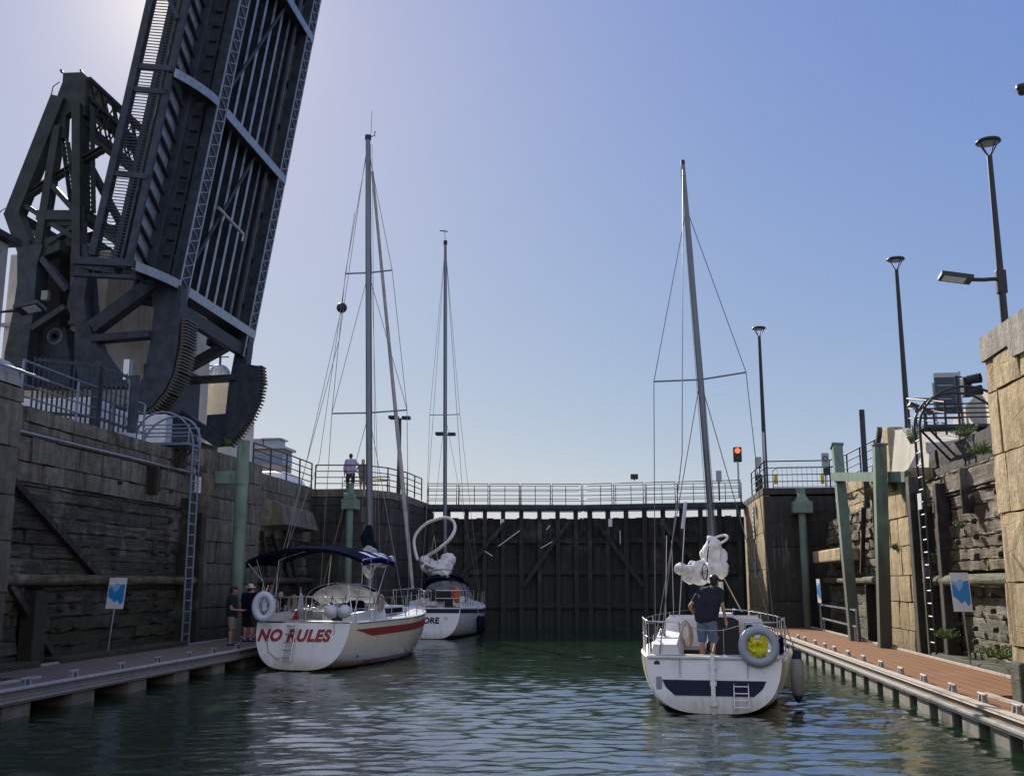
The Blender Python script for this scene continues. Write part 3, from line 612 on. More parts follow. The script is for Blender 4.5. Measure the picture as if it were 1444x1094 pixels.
# ============================================================ LOCK GATE LEAVES
def gate_leaf(xh, xm, yh, ym, label, plates):
    T = thing('lock_gate_leaf', label, 'gate', ((xh+xm)/2, (yh+ym)/2, 0), 'timber lock gate leaves')
    h = Vector((xh, yh, 0)); m = Vector((xm, ym, 0)); d = (m-h); Lg = d.length; d.normalize(); n = Vector((d.y, -d.x, 0))
    if n.y > 0: n = -n                      # n faces the camera
    P = lambda t, o, z: h+d*t+n*o+Vector((0, 0, z))
    def slab(mb, t0, t1, o0, o1, z0, z1): mb.hexa([P(t0,o0,z0),P(t1,o0,z0),P(t1,o1,z0),P(t0,o1,z0),P(t0,o0,z1),P(t1,o0,z1),P(t1,o1,z1),P(t0,o1,z1)])
    rnd = random.Random(int(abs(xh)*10)); mb = MB(); t = 0
    while t < Lg-.02:
        wd = min(rnd.uniform(.28, .36), Lg-t); slab(mb, t+.006, t+wd-.006, 0, -.12+rnd.uniform(-.02, .0), -.8, 5.68+rnd.uniform(-.06, .02)); t += wd
    slab(mb, .01, Lg+.04, -.13, -.3, -.8, 5.62)
    mb.build('planking', M['gate_wood'], T)
    k = 0; t = .25
    while t < Lg-.1:
        mb = MB(); slab(mb, t-.11, t+.11, .02, .3, -.8, 6.02); mb.build('rib', M['gate_wood'], T); t += .95
    for z in (1.2, 2.9, 4.5):
        mb = MB(); slab(mb, 0, Lg, .02, .14, z-.13, z+.13); mb.build('rail_beam', M['gate_wood'], T)
    mb = MB(); slab(mb, 0, Lg, .42, -.9, 6.04, 6.3); slab(mb, 0, Lg, .5, .42, 6.1, 6.34)
    mb.build('walkway', M['steel_dark'], T)
    for a, b in ((.18, .5), (.62, .9)):
        mb = MB(); p, q = P(Lg*a, .34, 2.2), P(Lg*b, .34, 5.4); mb.bar(p, q, .1, .2, up=(0, 0, 1)); mb.build('brace', M['gate_wood'], T)
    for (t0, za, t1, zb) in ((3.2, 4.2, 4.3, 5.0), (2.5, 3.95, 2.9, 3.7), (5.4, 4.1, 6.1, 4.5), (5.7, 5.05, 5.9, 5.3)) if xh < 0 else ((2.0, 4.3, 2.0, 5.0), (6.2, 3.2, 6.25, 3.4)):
        mb = MB(); mb.tube([P(Lg-t0 if xh > 0 else t0+.6, .32, za), P(Lg-t1 if xh > 0 else t1+.6, .32, zb)], .028, 5); mb.build('light_streak', M['sign_white'], T)  # pale bars stand in for sunlight streaking through gaps in the gate
    # railing in panels
    R_ = MB; z0, z1 = 6.34, 7.42; np_ = 5; pw = (Lg-.1)/np_
    for i in range(np_):
        a = .05+i*pw+.05; b = a+pw-.1; mb = MB()
        mb.tube([P(a,.45,z0), P(a,.45,z1), P(b,.45,z1), P(b,.45,z0)], .028, 6)
        for z in (z0+.2, z0+.48, z0+.78): mb.tube([P(a,.45,z), P(b,.45,z)], .02, 6)
        mb.build('railing', M['rail_dark'], T)
    mb = MB()
    for i in range(np_*2):
        t = .1+i*pw/2; mb.tube([P(t,-.8,z0-.05), P(t,-.8,z1)], .02, 6)
    for z in (z0+.4, z0+.8, z1): mb.tube([P(.1,-.8,z), P(Lg-.1,-.8,z)], .018, 6)
    mb.build('rear_railing', M['rail_dark'], T)
    for t in plates:
        mb = MB(); slab(mb, t-.1, t+.1, .31, .33, 5.2, 5.6); mb.build('plate', M['sign_white'], T)
    return T
gate_leaf(-10.6, -2.455, 52.8, 54.0, 'left leaf of the dark ribbed timber lock gate, behind the two left yachts', (4.0,))
gate_leaf(5.72, -2.445, 52.8, 54.0, 'right leaf of the dark ribbed timber lock gate, behind the yacht on the right', (6.75,))
mb = MB(); mb.rbox(.05, .5, 51.9, 52.2, 7.46, 7.72, .02); mb.build('x', None) if False else None
T = thing('control_box', 'small black box fixed on top of the gate railing', 'box', (.3, 51.8, 7.44))
mb = MB(); mb.rbox(.08, .46, 51.6, 51.85, 7.47, 7.72, .02); mb.build('case', M['black'], T)
mb = MB(); mb.box(.24, .3, 51.68, 51.76, 7.4, 7.47); mb.build('bracket', M['rail_dark'], T)
T = thing('control_box', 'small grey box on a short post at the right end of the gate', 'box', (4.3, 51.3, 6.4))
mb = MB(); mb.rbox(4.28, 4.55, 51.2, 51.4, 7.25, 7.8, .02); mb.build('case', M['sign_grey'], T)
mb = MB(); mb.tube([(4.41, 51.3, 6.32), (4.41, 51.3, 7.25)], .04); mb.build('post', M['rail_dark'], T)

# ============================================================ DOCKS
def cleat_mesh(mb, x, y, z, s=1.):
    for dy in (-.07, .07): mb.hexa([(x-.05*s,y+dy*s*1.5-.03*s,z),(x+.05*s,y+dy*s*1.5-.03*s,z),(x+.05*s,y+dy*s*1.5+.03*s,z),(x-.05*s,y+dy*s*1.5+.03*s,z),(x-.03*s,y+dy*s-.02*s,z+.13*s),(x+.03*s,y+dy*s-.02*s,z+.13*s),(x+.03*s,y+dy*s+.02*s,z+.13*s),(x-.03*s,y+dy*s+.02*s,z+.13*s)])
    mb.tube([(x,y-.2*s,z+.15*s),(x,y-.08*s,z+.14*s),(x,y+.08*s,z+.14*s),(x,y+.2*s,z+.15*s)], [.018*s,.03*s,.03*s,.018*s], 8)
DZ = .5
def dock(label, sgn, xe, xf, y0, y1, notch, xn, mats, cly, floats):
    # sgn: direction from the near (water) edge towards the wall
    T = thing('floating_dock', label, 'dock', ((xe+xf)/2, 20, 0))
    mb = MB(); a, b = xe+sgn*.12, xf
    mb.box(a, b, notch, y1, DZ-.1, DZ); mb.build('deck', mats[0], T)
    mb = MB(); mb.box(a, xn, y0, notch-.012, DZ-.1, DZ); mb.build('deck', mats[0], T)
    mb = MB(); mb.rbox(xe+sgn*.12, xe-sgn*.05, y0, y1, DZ-.015, DZ+.03, .01)
    mb.box(xf-sgn*.06, xf+sgn*.02, notch, y1, DZ+.003, DZ+.05); mb.box(xn-sgn*.06, xn+sgn*.02, y0, notch, DZ+.003, DZ+.05); mb.build('edge_strip', mats[1], T)
    mb = MB(); mb.box(xe, xe+sgn*.1, y0, y1, DZ-.12, DZ-.017); mb.build('fascia', mats[2], T)
    mb = MB(); mb.rbox(xe-sgn*.09, xe+sgn*.02, y0, y1, DZ-.19, DZ-.12, .02); mb.rbox(xe-sgn*.05, xe+sgn*.02, y0, y1, DZ-.24, DZ-.195, .015); mb.build('rub_rail', mats[3], T)
    mb = MB(); mb.box(xe+sgn*.5, xf-sgn*.1, y0, y1, DZ-.2, DZ-.1); mb.build('frame', M['black'], T)
    for y in floats:
        mb = MB(); mb.rbox(xe+sgn*.03, (xf if y > notch else xn)-sgn*.1, y, y+.86, -.2, DZ-.22, .03); mb.build('float', M['float'], T)
    for y in cly:
        mb = MB(); cleat_mesh(mb, xe+sgn*.16, y, DZ+.0); mb.build('cleat', M['galv'] if sgn < 0 else M['rub_strip'], T)
    return T
zr = 4.457; yr = lambda zx, zy: pZ(1120+zx/zr, 860+zy/zr, DZ).y
clr = [yr(1350,660), yr(1140,585), yr(960,520), yr(808,458), yr(676,408), yr(562,365), yr(461,327), yr(373,294), yr(293,264), yr(232,243), yr(180,222), yr(120,200), yr(65,185)]
clr = [clr[0]-3.0, clr[0]-1.5]+clr
fl = []; y = 8.0
while y < 44: fl.append(y); y += 1.36
dock('brown floating dock with a row of cleats along the sunlit right lock wall', 1, 5.36, 7.55, 6, 45.6, 18.9, 5.98, (M['deck_brown'], M['dock_edge'], M['dock_fascia'], M['rub_strip']), clr, fl)
zl = 4.011; yl = lambda zx, zy: pZ(zx/zl, 860+zy/zl, DZ).y
cll = [yl(200,432), yl(452,385), yl(662,338), yl(845,302), yl(1003,272), yl(1147,248)]
dl = (cll[-1]-cll[0])/5; cll += [cll[-1]+dl*i for i in range(1, 7)]+[cll[0]-dl, cll[0]-2*dl]
fl = []; y = 8.3
while y < 42: fl.append(y); y += 2.3
dock('grey floating dock in the shade of the left lock wall, people standing on it', -1, -11.0, -13.5, 6, 44, 20.0, -11.85, (M['deck_grey'], M['dock_edge_grey'], M['dock_fascia_grey'], M['rub_strip']), cll, fl)

# ============================================================ PILES, DOLPHIN
def pile(x, y, z1, r, label, mt, arm=None, cap=True, grp=None):
    T = thing('pile', label, 'pile', (x, y, 0), grp)
    mb = MB(); mb.tube([(x, y, -1), (x, y, z1)], r, 20); mb.build('shaft', mt, T)
    mb = MB(); mb.tube([(x, y, z1), (x, y, z1+.04)], r*1.06, 20); mb.build('cap', mt, T)
    if arm:
        mb = MB(); mb.bar((x, y, arm[2]), (arm[0], arm[1], arm[2]), .26, .42); mb.build('arm', mt, T)
        mb = MB(); mb.lathe([(r*1.12, -.24), (r*1.12, .24)], (x, y, arm[2]), 20); mb.build('collar', mt, T)
    return T
p = pX(342, 655, -12.95)
pile(-12.95, p.y, 7.05, .205, 'thick pale green steel pile against the left stone wall, above the people on the dock', M['green_pile'], (-13.9, p.y, 5.85))
p = pY(494, 690, 43.8); T = pile(p.x, 43.8, 6.6, .16, 'pale green pile with square clamp in front of the pier left of the gate', M['green_pile'])
mb = MB(); mb.rbox(p.x-.34, p.x+.34, 43.55, 44.3, 5.5, 5.95, .03); mb.build('clamp', M['green_pile'], T)
mb = MB(); mb.rbox(p.x-.24, p.x+.24, 43.55, 44.05, 5.95, 6.2, .03); mb.build('bracket', M['green_pile'], T)
p = pY(1130, 700, 45.5); T = pile(p.x, 45.5, 6.35, .17, 'pale green pile with a square clamp on the dark pier right of the gate', M['green_pile'])
mb = MB(); mb.rbox(p.x-.42, p.x+.42, 45.2, 45.95, 5.3, 5.8, .03); mb.build('clamp', M['green_pile'], T)
mb = MB(); mb.hexa([(p.x-.3,45.25,5.8),(p.x+.3,45.25,5.8),(p.x+.3,45.85,5.8),(p.x-.3,45.85,5.8),(p.x-.12,45.35,6.15),(p.x+.12,45.35,6.15),(p.x+.12,45.75,6.15),(p.x-.12,45.75,6.15)]); mb.build('bracket', M['green_pile'], T)
T = thing('dolphin', 'green fender frame of two square posts and a cross beam beside the right dock', 'dolphin', (7.4, 34, 0))
a0, a1 = pX(1206, 905, 7.25), pX(1180, 630, 7.6); b0, b1 = pX(1248, 907, 7.35), pX(1240, 628, 7.5)
for p0, p1 in ((a0, a1), (b0, b1)):
    mb = MB(); e = (p1-p0)/(p1.z-p0.z); mb.bar(p0-e*1.3, p1, .34, .34, up=(0, 1, 0)); mb.build('post', M['green_post'], T)
    mb = MB(); mb.bar(p1, p1+e*.06, .42, .42, up=(0, 1, 0)); mb.build('post_cap', M['green_post'], T)
c0 = pX(1180, 672, 7.5); c1 = pX(1283, 672, 7.95)
mb = MB(); mb.bar(c0+Vector((-.05, 0, 0)), c1, .3, .3); mb.build('cross_beam', M['green_post'], T)
mb = MB(); mb.bar(c1+Vector((0, .9, -.15)), c1+Vector((.35, .9, -1.3)), .2, .2); mb.build('strut', M['green_post'], T)

# ============================================================ LADDERS
def ladder(x, y0, z0, z1, wd, label, hoop, plat, mt, grp=None, wall=1):
    T = thing('ladder', label, 'ladder', (x, y0, z0), grp)
    for s in (-1, 1):
        mb = MB(); mb.tube([(x, y0+s*wd/2, z0), (x, y0+s*wd/2, z1)], .035, 8); mb.build('stile', mt, T)
    z = z0+.3
    while z < z1-.1:
        mb = MB(); mb.tube([(x, y0-wd/2, z), (x, y0+wd/2, z)], .02, 8); mb.build('rung', M['galv'], T); z += .33
    # two tall hoops over the top, arching from the ladder onto a small platform
    for s in (-1, 1):
        pts = [(x, y0+s*wd/2, z1-1)]; ra = plat/2
        for i in range(13):
            t = math.pi*i/12; pts.append((x+wall*(ra-ra*math.cos(t)), y0+s*wd*(.5+.45*math.sin(t)), z1+hoop*math.sin(t)))
        pts.append((x+wall*plat, y0+s*wd/2, z1-.1)); mb = MB(); mb.tube(pts, .035, 8); mb.build('hoop', mt, T)
    mb = MB(); mb.box(x+wall*.08, x+wall*plat*1.05, y0-wd*.8, y0+wd*.8, z1-.08, z1+.0); mb.build('platform', M['steel_dark'] if mt != M['rail_blue'] else M['rail_blue'], T)
    mb = MB()
    for s in (-1, 1):
        for zz in (.3, .55): mb.tube([(x+wall*.1, y0+s*wd*.75, z1+zz), (x+wall*plat, y0+s*wd*.75, z1+zz)], .022, 6)
        for q in (.1, plat): mb.tube([(x+wall*q, y0+s*wd*.75, z1), (x+wall*q, y0+s*wd*.75, z1+.55)], .022, 6)
    mb.build('guard_rail', mt, T)
    for s in (-1, 1):
        mb = MB(); mb.bar((x+wall*.2, y0+s*wd*.6, z1-.08), (x+wall*.9, y0+s*wd*.6, z1-.9), .05, .05); mb.build('bracket', M['post_wood'], T)
    return T
yL_ = pX(270, 750, -13.45).y
ladder(-13.45, yL_, .55, 6.65, .5, 'blue grey ladder with arched hoops climbing the shaded left wall', .95, 1.9, M['rail_blue'], wall=-1)
yR_ = pX(1305, 760, 7.75).y
ladder(7.75, yR_, .55, 6.5, .5, 'dark ladder with arched hoops climbing the sunlit right wall', 1.0, 2.3, M['rail_dark'], wall=1)

# ============================================================ RAILINGS ON THE WALLS
def railing(pts, label, name='railing', h=1.1, rails=4, posts=1.6, mt=None, r=.03, grp=None):
    mt = mt or M['rail_dark']; pts = [Vector(p) for p in pts]
    T = thing(name, label, 'railing', tuple(pts[0]), grp)
    for k in range(len(pts)-1):
        p, q = pts[k], pts[k+1]; n = max(1, round((q-p).length/posts))
        for i in range(n+(1 if k == len(pts)-2 else 0)):
            c = p.lerp(q, i/n); mb = MB(); mb.tube([c, c+Vector((0, 0, h))], r*1.15, 6); mb.build('post', mt, T)
    for j in range(rails):
        z = h*(j+1)/rails; mb = MB(); mb.tube([p+Vector((0, 0, z)) for p in pts], r if j == rails-1 else r*.75, 6); mb.build('rail', mt, T)
    return T
def onZ(lst, z): return [tuple(pZ(x, y, z)) for x, y in lst]
railing([(-14.45, 22.6, 6.5), (-14.5, 25.2, 6.5), (-14.45, 28.9, 6.5)], 'blue painted railing on the left wall between the near pier and the hooped ladder', mt=M['rail_blue'], posts=2.4, h=1.15)
railing([(-14.3, 37.6, 6.55), (-14.2, 41.2, 6.55), (-14.1, 44.3, 6.5)], 'dark railing along the left wall beside the distant apartment block', posts=1.9)
railing([(-14.0, 44.55, 6.46), (-11.85, 44.85, 6.46), (-11.05, 46.1, 6.46), (-10.6, 48.2, 6.46), (-10.5, 51.2, 6.46)], 'dark railing curving round the left gate pier behind the two people', posts=1.5)
railing([(6.0, 51.3, 6.46), (6.0, 46.3, 6.46), (8.8, 46.2, 6.46), (9.0, 43.5, 6.4), (9.2, 37.0, 6.4)], 'dark railing round the right gate pier and back along the right wall', posts=1.9, h=1.2)
railing([(9.1, 30.3, 6.55), (8.9, 33.4, 7.2), (10.6, 33.6, 7.2)], 'short dark railing on the concrete cap beside the hooped right ladder', h=.95, rails=3, posts=1.9)
T = thing('crowd_barrier', 'low barrier with yellow markings behind the railing on the right gate pier', 'barrier', (7.5, 47.5, 6.46))
mb = MB(); pts = [(6.5, 47.4, 6.46), (6.5, 47.4, 7.35), (6.7, 47.4, 7.5), (9.2, 47.4, 7.5), (9.4, 47.4, 7.35), (9.4, 47.4, 6.46)]; mb.tube(pts, .03, 6)
for i in range(12): mb.tube([(6.7+i*.22, 47.4, 6.6), (6.7+i*.22, 47.4, 7.48)], .012, 5)
mb.tube([(6.5, 47.4, 6.62), (9.4, 47.4, 6.62)], .02, 6); mb.build('frame', M['galv'], T)
for x in (6.55, 8.6): mb = MB(); mb.rbox(x, x+.16, 47.34, 47.46, 6.75, 7.2, .02); mb.build('marker', M['yellow_paint'], T)
T = thing('crowd_barrier', 'low barrier with a yellow tube beside the two people on the left pier', 'barrier', (-11, 46.9, 6.46))
mb = MB(); a = pY(532, 688, 47.5); pts = [(-13.6, 47.5, 6.46), (-13.6, 47.5, 7.3), (-11.3, 47.5, 7.3), (-11.3, 47.5, 6.46)]; mb.tube(pts, .03, 6); mb.tube([(-13.6, 47.5, 6.9), (-11.3, 47.5, 6.9)], .02, 6); mb.build('frame', M['rail_dark'], T)
mb = MB(); mb.tube([(-13.5, 47.45, 7.12), (-11.4, 47.45, 7.12)], .05, 8); mb.build('tube', M['yellow_paint'], T)

# picket fence and concrete blocks above the left wall
T = thing('picket_fence', 'dark picket fence in front of the bridge machinery, above the left wall', 'fence', (-17.5, 30, 6.44))
fa, fb, fc = pZ(50, 503, 8.35), pZ(140, 512, 8.35), pZ(192, 532, 8.0)
for p, q in ((fa, fb), (fb, fc)):
    n = int((q-p).length/.12)
    mb = MB()
    for i in range(n):
        c = p.lerp(q, i/n); mb.box(c.x-.02, c.x+.02, c.y-.02, c.y+.02, 6.44, c.z)
    mb.build('pickets', M['steel_dark'], T)
    for dz in (-.08, -1.5): mb = MB(); mb.bar(p+Vector((0,0,dz)), q+Vector((0,0,dz)), .06, .08); mb.build('rail', M['steel_dark'], T)
for c in (fb, fc): mb = MB(); mb.box(c.x-.08, c.x+.08, c.y-.08, c.y+.08, 6.44, c.z+.05); mb.build('post', M['steel_dark'], T)
c0 = pX(130, 560, -15.1); c1 = pX(168, 575, -15.1)
T = thing('concrete_block', 'large pale concrete block behind the blue railing on the left wall', 'block', (-16.5, c0.y+1, 6.44))
mb = MB(); mb.rbox(-18.8, -15.1, c0.y, c0.y+1.1, 6.44, c0.z, .04); mb.build('body', M['white_block'], T)
T = thing('concrete_block', 'lower pale concrete block with lifting loops, right of the larger block by the left ladder', 'block', (-15.6, c1.y-.6, 6.44))
mb = MB(); mb.rbox(-16.6, -15.0, c0.y+1.25, c1.y+1.0, 6.44, c0.z-.12, .04); mb.build('body', M['white_block'], T)
mb = MB(); mb.torus((-15.0, c0.y+1.9, 7.1), .1, .02, Matrix.Rotation(R(90), 3, 'Y'), 14, 6); mb.build('lifting_loop', M['rust_recess_shade'], T)
T = thing('grey_cabinet', 'tall pale grey cabinet seen under the arch of the left ladder hoops', 'cabinet', (-16, 33, 6.44))
mb = MB(); p = pX(222, 600, -15.6); mb.rbox(-16.6, -15.6, p.y+.6, p.y+1.1, 6.44, 8.0, .03); mb.build('case', M['white_block'], T)
mb = MB(); mb.box(-15.59, -15.57, p.y+.66, p.y+1.04, 6.6, 7.9); mb.build('door', M['sign_grey'], T)

# ============================================================ LAMPS, SIGNALS, SIGNS
def lamp_post(x, y, z0, z1, label, grp='round headed lamp posts'):
    T = thing('street_lamp', label, 'lamp post', (x, y, z0), grp)
    mb = MB(); mb.tube([(x, y, z0), (x, y, z1-.45)], .13, 12, r2=.075); mb.build('pole', M['rail_dark'], T)
    mb = MB(); mb.tube([(x, y, z0), (x, y, z0+.5)], .2, 12); mb.build('base', M['rail_dark'], T)
    mb = MB()
    for k in range(4):
        a = k*math.pi/2+.4; mb.tube([(x, y, z1-.5), (x+.12*math.cos(a), y+.12*math.sin(a), z1-.35), (x+.3*math.cos(a), y+.3*math.sin(a), z1-.06)], .018, 6)
    mb.build('yoke', M['rail_dark'], T)
    mb = MB(); mb.lathe([(.001, -.02), (.3, -.03), (.36, 0), (.34, .06), (.2, .1), (.001, .12)], (x, y, z1-.04), 24); mb.build('head', M['rail_dark'], T)
    mb = MB(); mb.lathe([(.001, -.035), (.27, -.035)], (x, y, z1-.04), 24); mb.build('lens', M['sign_grey'], T)
    return T
LA = lamp_post(10.86, 30, 6.44, 15.3, 'round headed lamp post carrying a floodlight arm, above the right pier')
mb = MB(); a = Vector((10.86, 30, 11.05)); tip = pY(1345, 400, 30.0); mb.tube([a, a+Vector((-.5, 0, -.02)), a+Vector((-.85, 0, .0))], .06, 8); mb.build('floodlight_arm', M['rail_dark'], LA)
hd = MB(); c = Vector((10.86-1.25, 30, 11.12)); Mr = Matrix.Rotation(R(10), 3, 'Y') @ Matrix.Rotation(R(-12), 3, 'X'); hd.cbox(c, (.9, .42, .12), Mr); h_ = hd.build('floodlight', M['rail_dark'], LA)
hd = MB(); hd.cbox(c+Mr @ Vector((-.05, 0, -.064)), (.62, .32, .01), Mr); hd.build('lens', M['sign_white'], h_)
mb = MB(); mb.rbox(10.72, 11.0, 29.9, 30.1, 10.6, 11.3, .03); mb.build('bracket', M['rail_dark'], LA)
lamp_post(10.98, 41.4, 6.44, 15.3, 'middle round headed lamp post, behind the hooped right ladder')
lamp_post(6.85, 52.5, 6.44, 15.3, 'farthest round headed lamp post, beside the red traffic light at the gate')
def twin_lamp(px, Y, z0, ztop, label):
    p = pY(px, 592, Y); x = p.x
    T = thing('street_lamp', label, 'lamp post', (x, Y, z0), 'twin headed lamp posts')
    mb = MB(); mb.tube([(x, Y, z0), (x, Y, ztop)], .12, 10, r2=.08); mb.build('pole', M['rail_dark'], T)
    mb = MB(); mb.bar((x-.35, Y, ztop), (x+.35, Y, ztop), .06, .06); mb.build('cross_arm', M['rail_dark'], T)
    for s in (-1, 1): mb = MB(); mb.rbox(x+s*.12, x+s*.55, Y-.2, Y+.2, ztop+(.02 if s < 0 else -.04), ztop+.13, .03); mb.build('head', M['rail_dark'], T)
twin_lamp(564, 52.0, 6.44, 10.8, 'twin headed lamp post beside the gate, between the masts of the red lettered yacht')
twin_lamp(629, 56.5, 0, 10.55, 'twin headed lamp post behind the gate, its head either side of the second yacht mast')
# bare pole and small posts right
T = thing('pole', 'bare dark pole rising between the two green posts of the right fender frame', 'pole', (8.1, 38, 2))
p0, p1 = pX(1222, 700, 8.6), pX(1215, 578, 8.7); mb = MB(); mb.tube([(p0.x, p0.y, 3.4), tuple(p1)], .1, 10); mb.build('shaft', M['steel_dark'], T)
mb = MB(); mb.rbox(p0.x-.1, p0.x+.25, p0.y-.15, p0.y+.15, 3.6, 4.0, .03); mb.build('socket', M['rust_recess_shade'], T)
T = thing('traffic_light', 'traffic light showing red, on a thin pole at the right end of the gate', 'traffic light', (5.25, 51, 6.4))
p = pY(1040, 640, 50.4); z = p.z
mb = MB(); mb.tube([(p.x, 50.4, 6.4), (p.x, 50.4, z-.35)], .045, 8); mb.build('pole', M['galv'], T)
mb = MB(); mb.rbox(p.x-.2, p.x+.2, 50.35, 50.62, z-.38, z+.34, .03); body = mb.build('housing', M['black'], T)
mb = MB(); mb.lathe([(.001, 0), (.1, .0), (.13, -.02)], (p.x, 50.33, z+.16), 18, Matrix.Rotation(R(90), 3, 'X')); mb.build('red_lamp', M['red_light'], T)
mb = MB(); mb.lathe([(.001, 0), (.1, .0), (.13, -.02)], (p.x, 50.33, z-.2), 18, Matrix.Rotation(R(90), 3, 'X')); mb.build('green_lamp', simple('green_lens', (.01,.07,.03), .3), T)
for dz in (.16, -.2): mb = MB(); mb.torus((p.x, 50.3, z+dz), .145, .015, Matrix.Rotation(R(90), 3, 'X'), 14, 6, arc=.5); mb.torus((p.x, 50.2, z+dz), .145, .012, Matrix.Rotation(R(90), 3, 'X'), 14, 6, arc=.5); mb.build('hood', M['black'], T)
# control post by lamp 3
T = thing('control_post', 'grey control box on a post between the farthest lamp and the railing', 'box', (7.0, 50, 6.46))
p = pY(1070, 640, 50); mb = MB(); mb.rbox(p.x-.2, p.x+.1, 49.9, 50.15, 7.75, 8.3, .02); mb.build('case', M['sign_grey'], T)
mb = MB(); mb.rbox(p.x-.2, p.x+.12, 49.9, 50.2, 6.46, 7.45, .02); mb.build('cabinet', M['rust_recess_shade'], T)
mb = MB(); mb.tube([(p.x+.25, 50, 6.46), (p.x+.25, 50, 9.5)], .06, 8); mb.build('post', M['galv'], T)
# round sign right
p = pY(1163, 650, 45.9); T = thing('sign', 'small oblong sign with a round symbol on the railing left of the green posts', 'sign', (p.x, 45.9, 6.46))
mb = MB(); mb.tube([(p.x, 45.9, 6.46), (p.x, 45.9, p.z+.35)], .04, 8); mb.build('post', M['galv'], T)
mb = MB(); mb.rbox(p.x-.15, p.x+.17, 45.8, 45.84, p.z-.25, p.z+.35, .015); bd = mb.build('board', M['sign_grey'], T)
mb = MB(); mb.torus((p.x, 45.78, p.z+.1), .1, .018, Matrix.Rotation(R(90), 3, 'X'), 16, 6); mb.build('symbol', M['black'], bd)
mb = MB(); mb.rbox(p.x-.1, p.x+.2, 45.78, 45.9, p.z-.62, p.z-.3, .02); mb.build('small_box', M['rail_dark'], T)
# navy board + dark traffic signal, right
BY = 33.5; c = pY(1338, 555, BY); T = thing('information_board', 'tall navy information board with pale lines behind the right ladder hoops', 'sign', (c.x, BY, 6.44))
a, b = pY(1321, 583, BY), pY(1352, 525, BY)
mb = MB(); mb.rbox(a.x, b.x, BY, BY+.06, a.z, b.z, .01); bd = mb.build('board', M['sign_navy'], T)
mb = MB(); mb.box(a.x+.0, b.x, BY-.01, BY-.001, b.z-.15, b.z-.002); mb.build('header', M['sign_grey'], bd)
mb = MB()
for k, (w_, zz) in enumerate(((.48, .4), (.3, .68), (.4, .84), (.46, 1.08))): mb.box(a.x+.08, a.x+.08+w_, BY-.01, BY-.002, b.z-zz-.025, b.z-zz)
mb.build('text_lines', M['sign_grey'], bd)
mb = MB(); mb.tube([(b.x+.04, BY+.1, 6.0), (b.x+.04, BY+.1, b.z+.05)], .04, 8); mb.build('post', M['galv'], T)
mb = MB(); mb.tube([(a.x-.0, BY+.15, 6.0), (a.x-.0, BY+.15, b.z-.3)], .04, 8); mb.build('post', M['galv'], T)
c = pY(1366, 543, 31.5); T = thing('traffic_light', 'unlit dark traffic light with two hooded lamps beside the navy board', 'traffic light', (c.x, 31.5, 6.44))
mb = MB(); mb.rbox(c.x-.14, c.x+.1, 31.5, 31.75, c.z-.34, c.z+.26, .03); mb.build('housing', M['black'], T)
for dz in (.16, -.2):
    mb = MB(); mb.tube([(c.x-.02, 31.52, c.z+dz), (c.x+.3, 31.3, c.z+dz+.02)], [.13, .15], 14, caps=False); mb.tube([(c.x-.02, 31.52, c.z+dz), (c.x+.02, 31.48, c.z+dz)], .11, 14); mb.build('hood', M['black'], T)
mb = MB(); mb.tube([(c.x-.35, 31.6, c.z+.3), (c.x, 31.6, c.z+.24)], .02, 6); mb.tube([(c.x-.3, 31.65, 6.3), (c.x-.3, 31.65, c.z+.32)], .04, 8); mb.build('post', M['rail_dark'], T)
# small floodlight left of right hoops
c = pY(1298, 576, 31); T = thing('floodlight', 'small floodlight on the railing left of the right ladder hoops', 'floodlight', tuple(c))
mb = MB(); mb.cbox(c, (.7, .3, .1), Matrix.Rotation(R(25), 3, 'Y')); mb.build('head', M['rail_dark'], T)
mb = MB(); mb.cbox(c-Vector((.02, 0, .06)), (.5, .22, .01), Matrix.Rotation(R(25), 3, 'Y')); mb.build('lens', M['sign_grey'], T)
mb = MB(); mb.tube([c, c+Vector((.35, 0, -.15)), c+Vector((.4, 0, -.95))], .03, 6); mb.build('arm', M['rail_dark'], T)
# camera at right margin
c = pY(1441, 127, 22.0); T = thing('security_camera', 'dome security camera at the upper right edge of the sky', 'camera', tuple(c))
mb = MB(); mb.lathe([(.001, -.13), (.07, -.11), (.1, -.04), (.1, .0), (.12, .02), (.12, .1), (.001, .12)], c, 18); mb.build('dome', M['black'], T)
mb = MB(); mb.tube([c+Vector((0, 0, .1)), c+Vector((.5, 0, .12)), c+Vector((.55, 0, -6.5))], .04, 8); mb.build('mast', M['galv'], T)
# left sign on post + notice on left wall
p = pY(184, 530, 29.4); T = thing('sign', 'edge turned white sign on a blue post above the left railing', 'sign', (p.x, 29.4, 6.5))
t_ = pY(187, 508, 29.4); mb = MB(); mb.tube([(p.x, 29.4, 6.45), (p.x+.02, 29.4, t_.z)], .04, 8); mb.build('post', M['rail_blue'], T)
mb = MB(); mb.rbox(p.x-.22, p.x-.03, 29.33, 29.36, t_.z-.62, t_.z+.02, .01); mb.build('board', M['sign_white'], T)
p = pX(280, 680, -13.75); T = thing('notice', 'white notice with a picture fixed to the left stone wall right of the ladder', 'sign', (-13.75, p.y, p.z))
mb = MB(); mb.box(-13.77, -13.74, p.y-.22, p.y+.18, p.z-.33, p.z+.18); bd = mb.build('board', M['sign_white'], T)
mb = MB(); mb.box(-13.739, -13.733, p.y-.16, p.y+.12, p.z+.26, p.z+.5); mb.box(-13.77, -13.74, p.y-.2, p.y+.16, p.z+.22, p.z+.54); mb.build('picture', M['black'], bd)
mb = MB()
for i in range(4): mb.box(-13.739, -13.736, p.y-.15, p.y+.1, p.z-.25+i*.09, p.z-.22+i*.09)
mb.build('text_lines', M['sign_grey'], bd)
